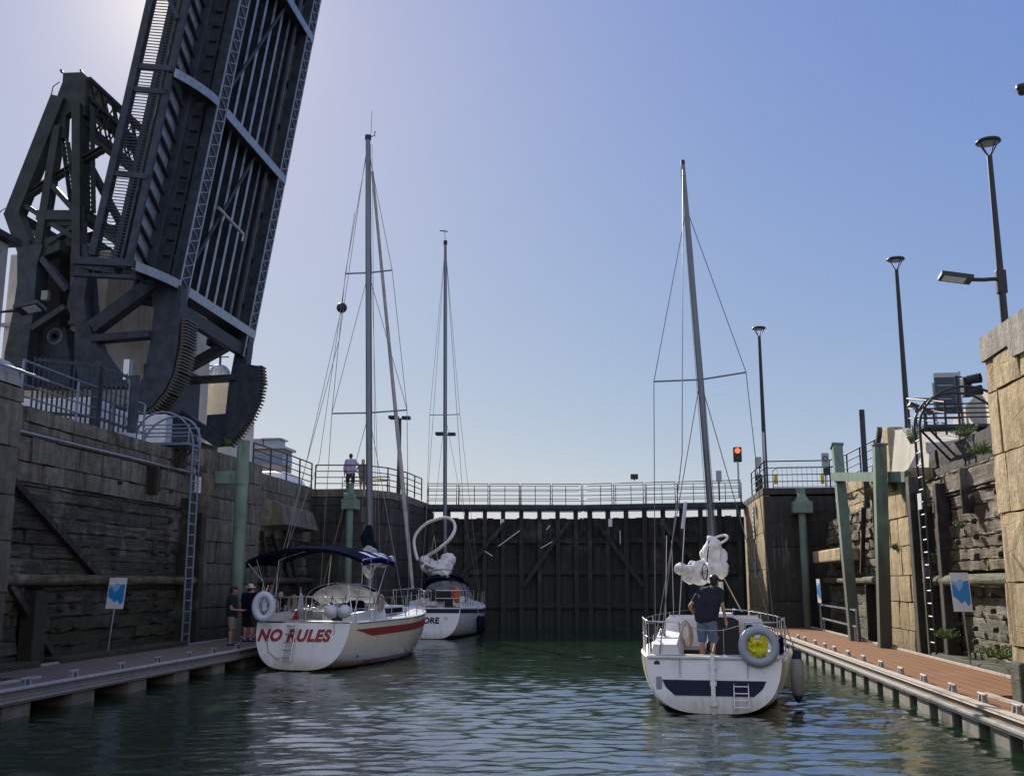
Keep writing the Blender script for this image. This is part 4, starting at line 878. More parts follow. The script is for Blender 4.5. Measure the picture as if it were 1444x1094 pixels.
p = pX(1295, 702, 7.62); T = thing('notice', 'small pale notice fixed beside the right ladder below the cross beam', 'sign', (7.62, p.y, p.z))
mb = MB(); mb.box(7.64, 7.66, p.y-.17, p.y+.17, p.z-.3, p.z+.12); mb.build('board', M['sign_white'], T)
def dock_sign(base, tl, wv, hv, face, label, lean=0.):
    T = thing('dock_sign', label, 'sign', tuple(base), 'blue and white dock signs')
    base = Vector(base); n = Vector(face).normalized(); a = Vector((0, 0, 1)).cross(n).normalized(); up = Vector((lean, 0, 1)).normalized()
    c = base+up*tl
    mb = MB(); mb.tube([base, c+up*(-hv/2+.1)], .022, 8); mb.build('post', M['galv'], T)
    P = lambda u, v, o: c+a*u*wv+up*v*hv+n*o
    mb = MB(); mb.hexa([P(-.5,-.5,0),P(.5,-.5,0),P(.5,-.5,.02),P(-.5,-.5,.02),P(-.5,.5,0),P(.5,.5,0),P(.5,.5,.02),P(-.5,.5,.02)]); bd = mb.build('board', M['sign_white'], T)
    mb = MB(); pts = [(-.45,.18),(-.3,.2),(-.1,.02),(.08,.1),(.2,.28),(.45,.3),(.45,-.28),(.3,-.36),(.15,-.22),(-.05,-.3),(-.2,-.2),(-.45,-.1)]
    mb.prism([P(u, v, .021) for u, v in pts], n*.004); mb.build('blue_area', M['sign_blue'], bd)
    mb = MB(); pts = [(-.45,.3),(-.45,.18),(-.3,.2),(-.1,.02),(.08,.1),(.2,.28),(.0,.34),(-.2,.25)]
    mb.prism([P(u, v, .0262) for u, v in pts], n*.004); mb.build('pale_area', M['sign_paleblue'], bd)
    return T
dock_sign((-13.6, pX(151, 918, -13.6).y, .45), 1.66, .46, .8, (.1, -1, 0), 'blue and white sign on a thin post at the back of the left dock', .09)
dock_sign((7.62, pX(1369, 938, 7.62).y, .45), 1.72, .4, .88, (-.2, -1, 0), 'blue and white sign on a thin post in front of the sunlit right wall', -.05)
dock_sign(pZ(1160, 890, .5), 1.55, .56, .92, (-1, -.05, 0), 'blue sign seen edge on at the far end of the right dock beside the handrail', -.03)
# handrail by dolphin
T = thing('handrail', 'low galvanised handrail on the right dock in front of the leaning green post', 'handrail', (7.0, 36, .5))
a, b = pZ(1162, 893, .5), pZ(1216, 906, .5); a = Vector((6.75, 40.5, .5)); b = Vector((7.35, 35.6, .5))
hr0, hr1 = pZ(1158, 888, .5), pZ(1210, 905, .5)
for q, z1_ in ((hr0, 1.55), (hr0.lerp(hr1, .12), 1.0), (hr0.lerp(hr1, .95), 1.0), (hr1, 1.55)):
    mb = MB(); mb.tube([q, q+Vector((0, 0, z1_-.5))], .03, 8); mb.build('post', M['galv'], T)
for z1_ in (1.5, .98): mb = MB(); mb.bar(hr0+Vector((0,0,z1_-.5)), hr1+Vector((0,0,z1_-.5)), .08, .05); mb.build('rail', M['galv'], T)

# ============================================================ THINGS BEYOND
bx = lambda px, py, Y: pY(px, py, Y)
T = thing('apartment_building', 'distant modern apartment block with glazed bands, between bridge and railing', 'building', tuple(bx(370, 700, 160)))
Yb = 160; a, b = bx(345, 700, Yb), bx(398, 630, Yb); a2, b2 = bx(325, 700, Yb), bx(378, 617, Yb)
mb = MB(); mb.box(a.x-6, b.x, Yb, Yb+5, 6, b.z-.3); mb.build('wall', M['bldg'], T)
mb = MB(); mb.box(a.x-8, b2.x-1.2, Yb+1, Yb+4, b.z-.3, b2.z); mb.build('upper_storey', M['bldg'], T)
mb = MB(); mb.box(a.x-6.6, b.x+.5, Yb-.6, Yb+5.6, b.z-.3, b.z+.1); mb.box(b.x-3.5, b.x-.9, Yb+1, Yb+4, b.z+.1, b.z+1.4); mb.box(b.x-3.9, b.x-.5, Yb+.6, Yb+4.4, b.z+1.4, b.z+1.6); mb.build('roof', M['sign_grey'], T)
for k in range(4):
    mb = MB(); z = b.z-1.2-k*3.0; mb.box(a.x-6, b.x+.05, Yb-.05, Yb, z-1.5, z); mb.box(b.x, b.x+.05, Yb-.05, Yb+5, z-1.5, z); mb.build('window_band', M['glass_b'], T)
T = thing('white_vehicle', 'rounded white vehicle roof behind the left railing, below the apartment block', 'vehicle', tuple(bx(372, 680, 58)))
p = bx(375, 668, 58); q = bx(398, 682, 58)
mb = MB(); rows = []
for i in range(7):
    t = i/6; yy = 57+t*5; hh = math.sin(math.pi*(.12+.76*t))
    rows.append([Vector((p.x+1.4*c_, yy, 6.44+.5+ (q.z+.35-6.44)*s_*(.75+.25*hh))) for c_, s_ in ((-1,0),(-1,.6),(-.85,.92),(-.4,1),(.4,1),(.85,.92),(1,.6),(1,0))])
mb.grid(rows); o = len(mb.v)-56; mb.f += [list(range(8)), list(range(48, 56))[::-1]]; mb.sm += [False]*2
mb.build('body', M['deck_white'], T)
mb = MB(); mb.box(p.x-1.1, p.x+1.1, 56.95, 57.02, q.z-.75, q.z-.1); mb.build('windscreen', M['black_glass'], T)
for sx in (-1, 1):
    for yy in (58, 61): mb = MB(); mb.lathe([(.34,-.12),(.34,.12)], (p.x+sx*1.2, yy, 6.79), 14, Matrix.Rotation(R(90),3,'Y')); mb.build('wheel', M['black'], T)

# plants growing from the right wall
def weed(c, n, h, spread, label, mt, seed):
    rnd = random.Random(seed); c = Vector(c); T = thing('weed', label, 'plant', tuple(c), 'weeds growing on the walls')
    mb = MB(); st = MB(); n = int(n*1.3); h *= .7; spread *= .85
    for i in range(n):
        a = rnd.uniform(0, 6.28); d = Vector((math.cos(a)*spread*rnd.random(), math.sin(a)*spread*rnd.random()*1.6, h*rnd.uniform(.3, 1)))
        p0 = c+Vector((d.x*.3, d.y*.5, 0)); tip = c+d; st.tube([p0, p0.lerp(tip, .6)+Vector((0,0,.05)), tip], .006, 4)
        for k in range(7):
            q = p0.lerp(tip, .25+.75*k/6); v = Vector((rnd.uniform(-1,1), rnd.uniform(-1,1), rnd.uniform(-.2,1))).normalized()*rnd.uniform(.03, .075); w2 = v.cross(Vector((rnd.uniform(-1,1), rnd.uniform(-1,1), rnd.uniform(-1,1)))).normalized()*.016
            mb.add([q, q+v*.5+w2, q+v, q+v*.5-w2], [(0,1,2,3)])
    mb.build('leaves', mt, T, False); st.build('stems', mt, T)
for i, (px, py, X, n, h, sp, lb, mt) in enumerate([
    (1288, 625, 8.3, 40, .9, .35, 'tall green weed on the stones left of the right ladder top', 'leaf'),
    (1385, 640, 8.2, 50, .35, .6, 'low green weed on the ledge below the right concrete ramp', 'leaf'),
    (1225, 700, 8.1, 45, .5, .5, 'dry grass tuft on the broken timbers between the green posts', 'dry'),
    (1262, 690, 8.0, 40, .45, .35, 'green weed on top of the warm stone blocks under the cross beam', 'leaf'),
    (1200, 705, 8.2, 30, .4, .4, 'dry grass tuft beside the leaning green post', 'dry'),
    (1320, 795, 7.95, 26, .4, .25, 'small bright weed at the foot of the ladder posts', 'leaf'),
    (1410, 925, 7.7, 60, .3, .7, 'green growth along the waling behind the right dock sign', 'leaf'),
    (1335, 900, 7.7, 40, .35, .4, 'green growth at the dark post beside the right dock', 'leaf'),
    (1262, 775, 7.95, 16, .3, .2, 'tiny weed in a stone joint of the warm block pier', 'leaf'),
    (1355, 745, 7.95, 18, .3, .25, 'small weed in the broken timbers above the right sign', 'leaf'),
    (1358, 615, 8.6, 40, .4, .5, 'green weeds on the stones under the hooped platform', 'leaf'),
    (322, 628, -14.2, 20, .35, .2, 'small yellow green weed on the left wall beside the toothed quadrant', 'leaf')]):
    weed(pX(px, py, X), n, h, sp, lb, M[mt], i)
# ============================================================ BASCULE BRIDGE
YN, YF = 34.5, 42.2
BX, BZ = pY(255, 397, YN).x, pY(255, 397, YN).z
TH = R(8.6); AU = Vector((math.sin(TH), 0, math.cos(TH))); AW = Vector((-math.cos(TH), 0, math.sin(TH)))
O0 = Vector((BX, 0, BZ))
def LP(u, y, w): return O0+AU*u+AW*w+Vector((0, y, 0))
def lbox(mb, u0, u1, y0, y1, w0, w1):
    return mb.hexa([LP(u0,y0,w0),LP(u0,y1,w0),LP(u0,y1,w1),LP(u0,y0,w1),LP(u1,y0,w0),LP(u1,y1,w0),LP(u1,y1,w1),LP(u1,y0,w1)])
def lacing(mb, P, L0, L1, wd, step=.45, t=.05):   # zigzag flat bars; P(l, s) -> point
    l = L0; s = 0
    while l < L1:
        a, b = P(l, s), P(min(l+step, L1), wd-s)
        mb.tube([a, b], t, 4); l += step; s = wd-s
T = thing('bridge_leaf', 'raised dark steel leaf of the bascule bridge with toothed quadrants', 'drawbridge', (BX, 38, BZ))
U0, U1 = -1.3, 19.5
u2 = None
def uat(px, py, Y):
    p = pY(px, py, Y)-O0-Vector((0, Y, 0)); return p.dot(AU)
FB = [0.0, uat(310, 140, YN), uat(310, 140, YN)+(uat(437, 46, YF)-uat(395, 243, YF))]
FB += [FB[2]+(FB[2]-FB[1])]
print('floorbeam u', FB)
def girder(y, near):
    s = 1 if near else -1
    mb = MB(); lbox(mb, U0, U1, y-.0, y+.8, .04, .42); mb.build('bottom_chord', M['steel_dark'], T)
    mb = MB(); lbox(mb, U0, U1, y-.02, y+.07, 0, .035); lbox(mb, U0, U1, y+.73, y+.82, 0, .035)
    lacing(mb, lambda l, q: LP(l, y+.08+q*1.0, .01), U0, U1, .62, .24, .026); mb.build('lacing', M['steel_light'], T)
    mb = MB()
    u = U0
    while u < U1: lbox(mb, u, u+.07, y+.84, y+.9, .03, .1); u += .42
    mb.build('rivets', M['steel_dark'], T)
    mb = MB(); lbox(mb, U0+.3, U1, y+.25, y+.33, .62, 1.75); lbox(mb, U0+.3, U1, y+.1, y+.5, .56, .64); lbox(mb, U0+.3, U1, y+.05, y+.55, 1.7, 1.82)
    u = U0+.4
    while u < U1: lbox(mb, u, u+.06, y+.15, y+.25, .66, 1.7); u += .62
    mb.build('web', M['steel_dark'], T)
    u = .9
    while u < U1: mb = MB(); lbox(mb, u, u+.14, y+.15, y+.6, .41, .6); mb.build('spacer', M['steel_dark'], T); u += 2.1
girder(YN, True); girder(YF-.8, False)
for u in FB:
    mb = MB(); lbox(mb, u-.35, u+.0, YN+.8, YF, -.02, .03); mb.build('floor_beam_flange', M['steel_light'], T)
    mb = MB(); lbox(mb, u-.22, u-.12, YN+.7, YF-.1, .03, 1.15); mb.build('floor_beam', M['steel_dark'], T)
# stringers and deck
ns = 7
for i in range(ns):
    y = YN+1.55+i*(YF-YN-2.6)/(ns-1)
    mb = MB(); lbox(mb, 0, U1, y, y+.05, .5, 1.1); f_ = mb.build('stringer', M['steel_dark'], T)
    mb = MB(); lbox(mb, .02, U1, y-.07, y+.12, .47, .5); mb.build('flange', M['steel_light'], f_)
mb = MB(); lbox(mb, .0, U1, YN+1.2, YF-.2, 1.15, 1.3); mb.build('deck', simple('deck_under', (.045,.03,.022), .9, 0, var=.6, scale=2, bmp=.4), T)
mb = MB(); u = .2
while u < U1: lbox(mb, u, u+.06, YN+1.3, YF-.3, 1.05, 1.15); u += .6
mb.build('deck_ribs', M['steel_dark'], T)
for k in range(3):
    a, b = FB[k], FB[k+1]
    for (ya, yb) in ((YN+.6, YF-3.0), (YF-1.6, YF-1.6)):
        mb = MB(); mb.bar(LP(a, ya, .3), LP(b-.3, yb, .3), .13 if ya != yb else .2, .07, up=AW); mb.build('wind_brace', M['steel_dark'], T)
mb = MB(); ya, yb = YN+2.0, YN+4.7; ua, ub = uat(303, 292, ya), uat(338, 330, yb)
mb.tube([LP(ua, ya, .15), LP(ub, yb, .12)], .07, 8); mb.tube([LP(ub, yb, .12), LP(ub-.3, yb, .12)], .055, 8); mb.tube([LP(ua*.75+ub*.25, ya+.7, .15), LP(ua*.75+ub*.25-.3, ya+.7, .2)], .055, 8); mb.build('pipe', M['galv'], T)
# sidewalk with railing on the camera side
YS = YN-2.2
mb = MB(); lbox(mb, -.3, U1, YS, YS+.14, .82, 1.06); mb.build('fascia_beam', M['steel_dark'], T)
mb = MB(); lbox(mb, -.3, U1, YS+.2, YS+1.25, .98, 1.04); mb.build('sidewalk', M['steel_light'], T)
mb = MB(); u = 0
while u < U1:
    a = LP(u, YS+.2, .9); b = LP(u-.45, YS+1.3, .9); mb.bar(a, b, .07, .16, up=AW); u += .68
mb.build('sidewalk_joists', M['steel_dark'], T)
for dy, w0, w1 in ((1.28, .7, 1.2), (1.75, .75, 1.15)): mb = MB(); lbox(mb, -.3, U1, YS+dy, YS+dy+.16, w0, w1); mb.build('stringer', M['steel_dark'], T)
for u in FB[:3]:
    mb = MB(); pts = []
    for i in range(9):
        t = i/8; y = YN-t*2.2; w_ = .0+.72*(t**1.8); pts.append((y, w_))
    rows = [[LP(u-.3, y, w_), LP(u+.02, y, w_)] for y, w_ in pts]
    rows2 = [[LP(u-.3, y, w_+.04), LP(u+.02, y, w_+.04)] for y, w_ in pts]
    n = len(rows); vs = [p for r in rows for p in r]+[p for r in rows2 for p in r]; fs = []
    for i in range(n-1):
        a = 2*i; fs += [(a, a+1, a+3, a+2), (a+2*n, a+2+2*n, a+3+2*n, a+1+2*n), (a, a+2, a+2+2*n, a+2*n), (a+1, a+1+2*n, a+3+2*n, a+3)]
    fs += [(0, 2*n, 2*n+1, 1), (2*n-2, 2*n-1, 4*n-1, 4*n-2)]
    mb.add(vs, fs); fl_ = mb.build('bracket_flange', M['steel_light'], T)
    mb = MB(); mb.prism([LP(u-.18, y, w_+.04) for y, w_ in pts]+[LP(u-.18, YN-2.2, 1.0), LP(u-.18, YN, 1.0)], AU*.06); mb.build('bracket', M['steel_dark'], T)
# railing of balusters
W0, W1 = 1.2, 2.16
UB = uat(150, 362, YS)
mb = MB(); lbox(mb, UB, U1, YS-.02, YS+.05, W0-.03, W0+.04); mb.build('railing_bottom', M['steel_dark'], T)
mb = MB(); lbox(mb, UB, U1, YS-.08, YS+.2, W1, W1+.26); mb.build('railing_top', M['steel_dark'], T)
mb = MB(); lbox(mb, .0, U1, YS+1.5, YS+2.2, W1+.1, W1+.3); mb.build('inner_rail', M['steel_dark'], T)
us = []; u = UB
while u < U1: us.append(u); u += .115
k = 0
mb = MB()
for u in us: lbox(mb, u, u+.03, YS, YS+.03, W0, W1+.02)
mb.build('balusters', M['steel_dark'], T)
for u in (-.3, FB[1]-.1, FB[1]-1.0, FB[1]+6.2, FB[2]+.2, 3.0):
    mb = MB(); lbox(mb, u, u+.2, YS-.04, YS+.1, .9, W1+.1); mb.build('railing_post', M['steel_dark'], T)
mb = MB(); mb.bar(LP(FB[1]+1.9, YS, 1.05), LP(FB[1]+3.2, YS, 1.95), .12, .22, up=(0,1,0)); mb.build('railing_strut', M['steel_dark'], T)
# light railing on the far walkway, seen behind the balusters
mb = MB(); lbox(mb, -1, U1, YF+.1, YF+.2, 1.3, 1.5); lbox(mb, -1, U1, YF+1.6, YF+1.7, 1.0, 1.2); mb.build('far_fascia', M['steel_dark'], T)

# toothed quadrants
def plate(name, poly, Y, d, mt, parent, off=0):
    Y -= .05
    mb = MB(); mb.prism([pY(x, y, Y) for x, y in poly], (0, d, 0)); return mb.build(name, mt, parent)
nearq = [(205,386),(222,388),(248,398),(256,404),(254,450),(250,486),(243,525),(232,550),(215,571),(196,585),(170,592),(150,588),(140,572),(178,570),(192,548),(203,530),(211,487),(217,440),(214,420),(204,405)]
farq = [(312,462),(322,456),(352,466),(350,492),(347,513),(365,516),(366,540),(362,565),(350,590),(335,612),(318,627),(303,628),(290,610),(292,585),(318,583),(322,545),(332,492),(318,484),(300,474)]
q1 = plate('toothed_quadrant', nearq, YN+.0, .55, M['steel_dark'], T); q2 = plate('toothed_quadrant', farq, YF-.55, .55, M['steel_dark'], T)
def teeth(arc, Y, d, parent, n):
    P = [pY(x, y, Y) for x, y in arc]; seg = [(P[i+1]-P[i]).length for i in range(len(P)-1)]; tot = sum(seg); mb = MB()
    for k in range(n):
        t = tot*k/n; i = 0
        while t > seg[i]: t -= seg[i]; i += 1
        c = P[i].lerp(P[i+1], t/seg[i]); dr = (P[i+1]-P[i]).normalized(); nr = Vector((-dr.z, 0, dr.x))
        if nr.x < 0: nr = -nr
        mb.hexa([c-dr*.055-nr*.05, c+dr*.055-nr*.05, c+dr*.055-nr*.05+Vector((0,d,0)), c-dr*.055-nr*.05+Vector((0,d,0)), c-dr*.03+nr*.17, c+dr*.03+nr*.17, c+dr*.03+nr*.17+Vector((0,d,0)), c-dr*.03+nr*.17+Vector((0,d,0))])
    mb.build('gear_teeth', simple('teeth_steel', (.075,.07,.06), .5, .3, var=.4), parent)
teeth([(258,450),(256,486),(248,525),(236,552),(218,573),(200,587)], YN+.02, .95, q1, 34)
mb = MB(); mb.prism([pY(x, y, YN+.56) for x, y in [(245,420),(257,425),(257,455),(254,490),(247,525),(235,552),(218,572),(200,585),(190,560),(215,530),(230,480)]], (0, .42, 0)); mb.build('rack_plate', M['steel_dark'], q1)
teeth([(364,517),(366,540),(361,565),(350,589),(334,612),(318,628)], YF-.55, .55, q2, 27)
mb = MB(); a, b = pY(231, 512, YN), pY(348, 566, YF-.55)
for c, rr in ((a, .1), (b, .1)): mb.torus(c+Vector((0,-.01,0)), rr, .03, Matrix.Rotation(R(90),3,'X'), 16, 6); 
mb.build('eye_rings', M['steel_light'], q1)
mb = MB(); mb.lathe([(.001,0),(.085,0)], a+Vector((0,-.012,0)), 14, Matrix.Rotation(R(90),3,'X')); mb.build('eye_hole', M['concrete_grey'], q1)
JK = [0]
def pbar(name, a, b, wpx, Y, parent, d=.4, mt=None, wide=None):
    JK[0] = (JK[0]+1) % 13; Y = Y+JK[0]*.006-.03; d = d+JK[0]*.007
    A, B = pY(*a, Y), pY(*b, Y); w_ = wpx*Y/1480.
    mb = MB(); mb.bar(A, B, d, w_, up=Vector((-(B-A).z, 0, (B-A).x))); return mb.build(name, mt or M['steel_dark'], parent)
def plat(name, a, b, wpx, Y, parent, d=.4, mt=None):
    """built-up member: two flat edge bars joined by zigzag lacing"""
    A, B = pY(*a, Y), pY(*b, Y); w_ = wpx*Y/1480.; dr = (B-A).normalized(); nr = Vector((-dr.z, 0, dr.x)); mb = MB()
    for s in (-1, 1): mb.bar(A+nr*s*w_*.43, B+nr*s*w_*.43, d, w_*.16, up=nr)
    Lm = (B-A).length; lacing(mb, lambda l, q: A+dr*l+nr*(q-w_*.42), 0, Lm, w_*.84, w_*.75, .028)
    lacing(mb, lambda l, q: A+dr*l+nr*(w_*.42-q)+Vector((0, d*.6, 0)), 0, Lm, w_*.84, w_*.75, .028)
    return mb.build(name, mt or M['steel_dark'], parent)
pbar('tail_strut', (228, 392), (133, 463), 21, YN, T, .5); pbar('tail_strut', (214, 472), (132, 479), 11, YN, T, .5)
pbar('tail_chord', (118, 372), (232, 395), 17, YN, T, .5)
pbar('tail_strut', (330, 482), (258, 522), 13, YF-.5, T, .5); pbar('tail_strut', (335, 533), (258, 537), 9, YF-.5, T, .5); pbar('tail_chord', (248, 448), (330, 462), 9, YF-.5, T, .5)
plate('gusset', [(300,462),(322,458),(334,470),(330,485),(312,490)], YF-.6, .1, M['steel_dark'], T)
# bottom apron plate hanging at the near girder foot
mb = MB(); lbox(mb, -1.9, -.3, YN+.1, YN+.75, -.03, .02); mb.build('apron', M['steel_light'], T)
# crosswise tail beam under the first floor beam
mb = MB(); mb.bar(LP(-.9, YN+.8, .3), LP(-1.0, YF, .3), .35, .5, up=AU); mb.build('tail_beam', M['steel_dark'], T)

# ---- tower
T = thing('bridge_tower', 'dark steel trussed tower of the bascule bridge standing left of the raised leaf', 'bridge tower', (pY(80, 480, YN).x, 37, 6.44))
YT = YN; MT = M['steel_tower']
def tower_frame(map_, Y):
    P = lambda a: map_(a)
    plate('apex_plate', [P(a) for a in [(89,103),(116,102),(121,111),(120,163),(104,163),(98,158),(92,163),(90,195),(76,193),(70,175),(78,142),(88,116)]], Y, .35, MT, T)
    pbar('leg', P((86,140)), P((20,308)), 24, Y, T, .5, MT)
    pbar('leg', P((84,180)), P((57,350)), 13, Y, T, .4, MT)
    pbar('leg', P((112,150)), P((112,372)), 14, Y, T, .5, MT)
    pbar('leg', P((20,300)), P((46,372)), 24, Y, T, .5, MT)
    pbar('strut', P((56,306)), P((112,306)), 16, Y, T, .4, MT)
    plate('gusset', [P(a) for a in [(58,300),(72,296),(95,297),(108,290),(118,290),(118,325),(104,318),(70,318),(60,325)]], Y-.05, .1, MT, T)
    plate('gusset', [P(a) for a in [(30,340),(84,332),(84,352),(60,362),(50,375),(30,372)]], Y-.05, .5, MT, T)
    plat('laced_strut', P((38,278)), P((66,258)), 8, Y, T, .3, MT)
    plat('laced_strut', P((66,258)), P((146,210)), 8, Y+.1, T, .3, MT)
    plat('laced_strut', P((92,200)), P((104,290)), 10, Y+.1, T, .3, MT)
    plat('laced_strut', P((126,150)), P((128,300)), 11, Y+.3, T, .3, MT)
    pbar('strut', P((32,288)), P((60,306)), 8, Y, T, .3, MT)
    pbar('strut', P((74,262)), P((108,300)), 8, Y, T, .3, MT)
    pbar('strut', P((76,318)), P((112,340)), 8, Y, T, .3, MT)
    pbar('strut', P((104,322)), P((70,345)), 6, Y, T, .3, MT)
tower_frame(lambda a: a, YT)
# second frame of the tower, parallel, farther back
YT2 = YF
def mapf(a):      # same outline shifted back: keep x,z of the near frame, change depth only
    p = pY(a[0], a[1], YT); q = Vector((p.x, YT2, p.z)); d = q-_C; k = d.dot(_f); return (722+F*d.dot(_r)/k, 547-F*d.dot(_u)/k)
tower_frame(mapf, YT2)
# portal beams between the two frames
def cross(px, py, dz, wd, name, lat=True):
    a = pY(px, py, YT); A = Vector((a.x, YT+.2, a.z)); B = Vector((a.x, YT2, a.z)); mb = MB()
    if lat:
        for s in (0, dz): mb.bar(A+Vector((0,0,-s)), B+Vector((0,0,-s)), wd, .16)
        l = 0; Lm = YT2-YT
        while l < Lm-.2:
            for x_ in (-wd*.4, wd*.4):
                mb.tube([A+Vector((x_, l, 0)), A+Vector((x_, min(l+.8, Lm), -dz))], .045, 4); mb.tube([A+Vector((x_, l, -dz)), A+Vector((x_, min(l+.8, Lm), 0))], .045, 4)
            l += .8
    else: mb.bar(A, B, wd, dz)
    return mb.build(name, MT, T)
cross(119, 108, 1.15, .3, 'portal_beam'); cross(119, 135, 1.2, .25, 'portal_beam'); cross(113, 175, .35, .35, 'tie_beam', False); cross(60, 300, .4, .4, 'tie_beam', False); cross(14, 302, .4, .4, 'tie_beam', False); cross(112, 300, .4, .4, 'tie_beam', False)
mb = MB(); a = pY(120, 112, YT); mb.box(a.x, a.x+.04, YT+.3, YT+1.7, a.z-1.35, a.z+.05); mb.build('portal_gusset', simple('portal_tan', (.22,.2,.15), .6, .2, var=.3), T)
mb = MB(); A = pY(108, 200, YT); mb.bar((A.x, YT, A.z), (A.x, YT2, A.z-4.), .2, .3); mb.bar((A.x, YT, A.z-4), (A.x, YT2, A.z), .2, .3); mb.build('sway_brace', MT, T)
mb = MB(); a, b = pY(84, 116, YT), pY(71, 140, YT); mb.tube([a, a.lerp(b,.4)+Vector((-.12,0,.1)), b], .02, 5); a, b = pY(14, 297, YT), pY(0, 299, YT); mb.tube([a, a.lerp(b,.5)+Vector((0,0,.12)), b, b+Vector((-.1,0,-.3))], .02, 5); mb.build('cables', M['black'], T)
mb = MB()
for px in (88, 116): a = pY(px, 103, YT); mb.tube([a, a+Vector((-.08, 0, .12))], .05, 6)
mb.build('finials', M['black'], T)
# lower machinery frame
MD = M['steel_dark']
plate('column', [(24,345),(60,345),(52,372),(48,430),(38,500),(38,545),(4,545),(6,500),(18,440),(24,400)], YT-.2, .8, MD, T)
plate('column', [(106,345),(122,345),(126,380),(118,420),(122,450),(138,490),(160,520),(175,545),(112,545),(104,500),(106,460),(94,432),(98,410),(106,385)], YT-.1, .6, MD, T)
plate('hub_plate', [(112,365),(130,372),(136,462),(148,500),(170,535),(120,535)], YT+.5, .3, MD, T)
pbar('brace', (62, 366), (98, 412), 9, YT, T, .4, MD); pbar('brace', (94, 434), (36, 472), 9, YT, T, .4, MD)
plate('machinery_housing', [(52,360),(84,330),(84,470),(66,470),(60,540),(36,540),(44,440)], YT+1.2, 1.2, simple('machine_brown', (.04,.03,.025), .8, 0, var=.5), T)
plate('gearbox', [(66,465),(74,462),(92,462),(98,505),(98,545),(55,545),(60,505)], YT+.6, .8, MD, T)
mb = MB(); c = pY(77, 474, YT+.55); Mx = Matrix.Rotation(R(90),3,'X'); mb.torus(c, .29, .02, Mx, 28, 6); mb.torus(c, .24, .012, Mx, 28, 6); mb.build('dial_ring', M['steel_light'], T)
mb = MB(); mb.lathe([(.001,0),(.1,0),(.1,-.02)], c, 18, Mx); mb.build('dial', M['rail_dark'], T)
mb = MB(); a = pY(62, 416, YT-.5); mb.rbox(a.x-.12, a.x+.14, YT-.5, YT-.3, a.z-.18, a.z+.18, .02); mb.build('junction_box', simple('jbox', (.2,.26,.24), .5), T)
mb = MB(); mb.box(pY(28,540,YT).x, pY(190,540,YT).x, YT-.2, YT+3, 6.3, 7.1); mb.build('base', MD, T)
mb = MB(); a = pY(258, 530, YF-.6); mb.rbox(a.x-.9, a.x+.35, YF-2.4, YF+.5, 6.4, a.z+.2, .05); mb.rbox(a.x-.2, a.x+1.3, YF-1.4, YF+.5, 6.4, 8.2, .05); mb.build('trunnion_block', MD, T)
mb = MB(); mb.bar((a.x-.2, YF-1, 9.6), (a.x+2.0, YF-1, 8.2), .5, .5); mb.build('link', MD, T)
# floor platform under walkway foot
mb = MB(); a, b = pY(104, 368, YS), pY(190, 372, YS); mb.bar(a, b, .25, .25); mb.bar(a-Vector((0,0,.5)), b-Vector((0,0,.5)), .25, .12)
for k in range(7): c = a.lerp(b, k/6); mb.tube([c, c-Vector((0,0,.5))], .025, 5)
mb.build('landing', MD, T)

T = thing('counterweight', 'huge pale concrete counterweight block between the bridge tower and the raised leaf', 'counterweight', (-21, 39, 6.44))
c = pY(152, 400, 36.4); mb = MB(); mb.rbox(c.x-4.2, c.x, 36.4, 46.5, 6.44, 15.2, .08); mb.build('block', M['concrete'], T)
mb = MB(); mb.rbox(c.x-4.25, c.x-.5, 36.25, 36.398, 12.2, 12.35, .02); mb.build('joint', M['concrete_grey'], T)
T = thing('bridge_abutment', 'tan concrete abutment with a corbelled top seen between the two toothed quadrants', 'abutment', (-17, 48.5, 6.44))
a = pY(262, 600, 48); b = pY(328, 535, 48); mb = MB(); mb.prism([(a.x, 48, 6.3), (b.x-.3, 48, 6.3), (b.x-.3, 48, b.z-1.3), (b.x, 48, b.z-.5), (b.x, 48, b.z), (a.x, 48, b.z)], (0, 4, 0)); mb.build('block', M['concrete'], T)
T = thing('transformer', 'pair of finned grey transformer tanks with insulators on the abutment top', 'transformer', (b.x-2, 49.5, b.z))
for px in (298, 316):
    p = pY(px, 530, 49.5) if px > 300 else pY(px, 530, 51.5); mb = MB(); mb.lathe([(.5,0),(.55,.15),(.55,.5),(.45,.9),(.3,1.05),(.001,1.1)], (p.x-.25, p.y, b.z), 12); mb.build('tank', M['galv'], T)
    mb = MB()
    for k in range(12): an = k*math.pi/6; mb.tube([(p.x-.25+.57*math.cos(an), p.y+.57*math.sin(an), b.z+.05), (p.x-.25+.5*math.cos(an), p.y+.5*math.sin(an), b.z+.8)], .03, 5)
    mb.build('fins', M['concrete_grey'], T)
    mb = MB(); mb.tube([(p.x-.25, p.y, b.z+1.05), (p.x-.25, p.y, b.z+1.9)], .06, 6); mb.bar((p.x-.7, p.y, b.z+1.5), (p.x+.2, p.y, b.z+1.5), .05, .05); mb.build('insulator', M['rail_dark'], T)
T = thing('escape_stair', 'short hanging stair of steel treads under the raised leaf', 'stair', tuple(pY(305, 480, YF+2)))
A, B = pY(311, 458, YF+2.5), pY(304, 492, YF+2.5); mb = MB()
for dx in (0, .55): mb.bar(A+Vector((dx,0,0)), B+Vector((dx,0,0)), .06, .06)
mb.build('stringers', MD, T)
mb = MB()
for k in range(6): c = A.lerp(B, k/5.5); mb.box(c.x, c.x+.6, c.y-.25, c.y+.25, c.z-.02, c.z+.03)
mb.build('treads', MD, T)
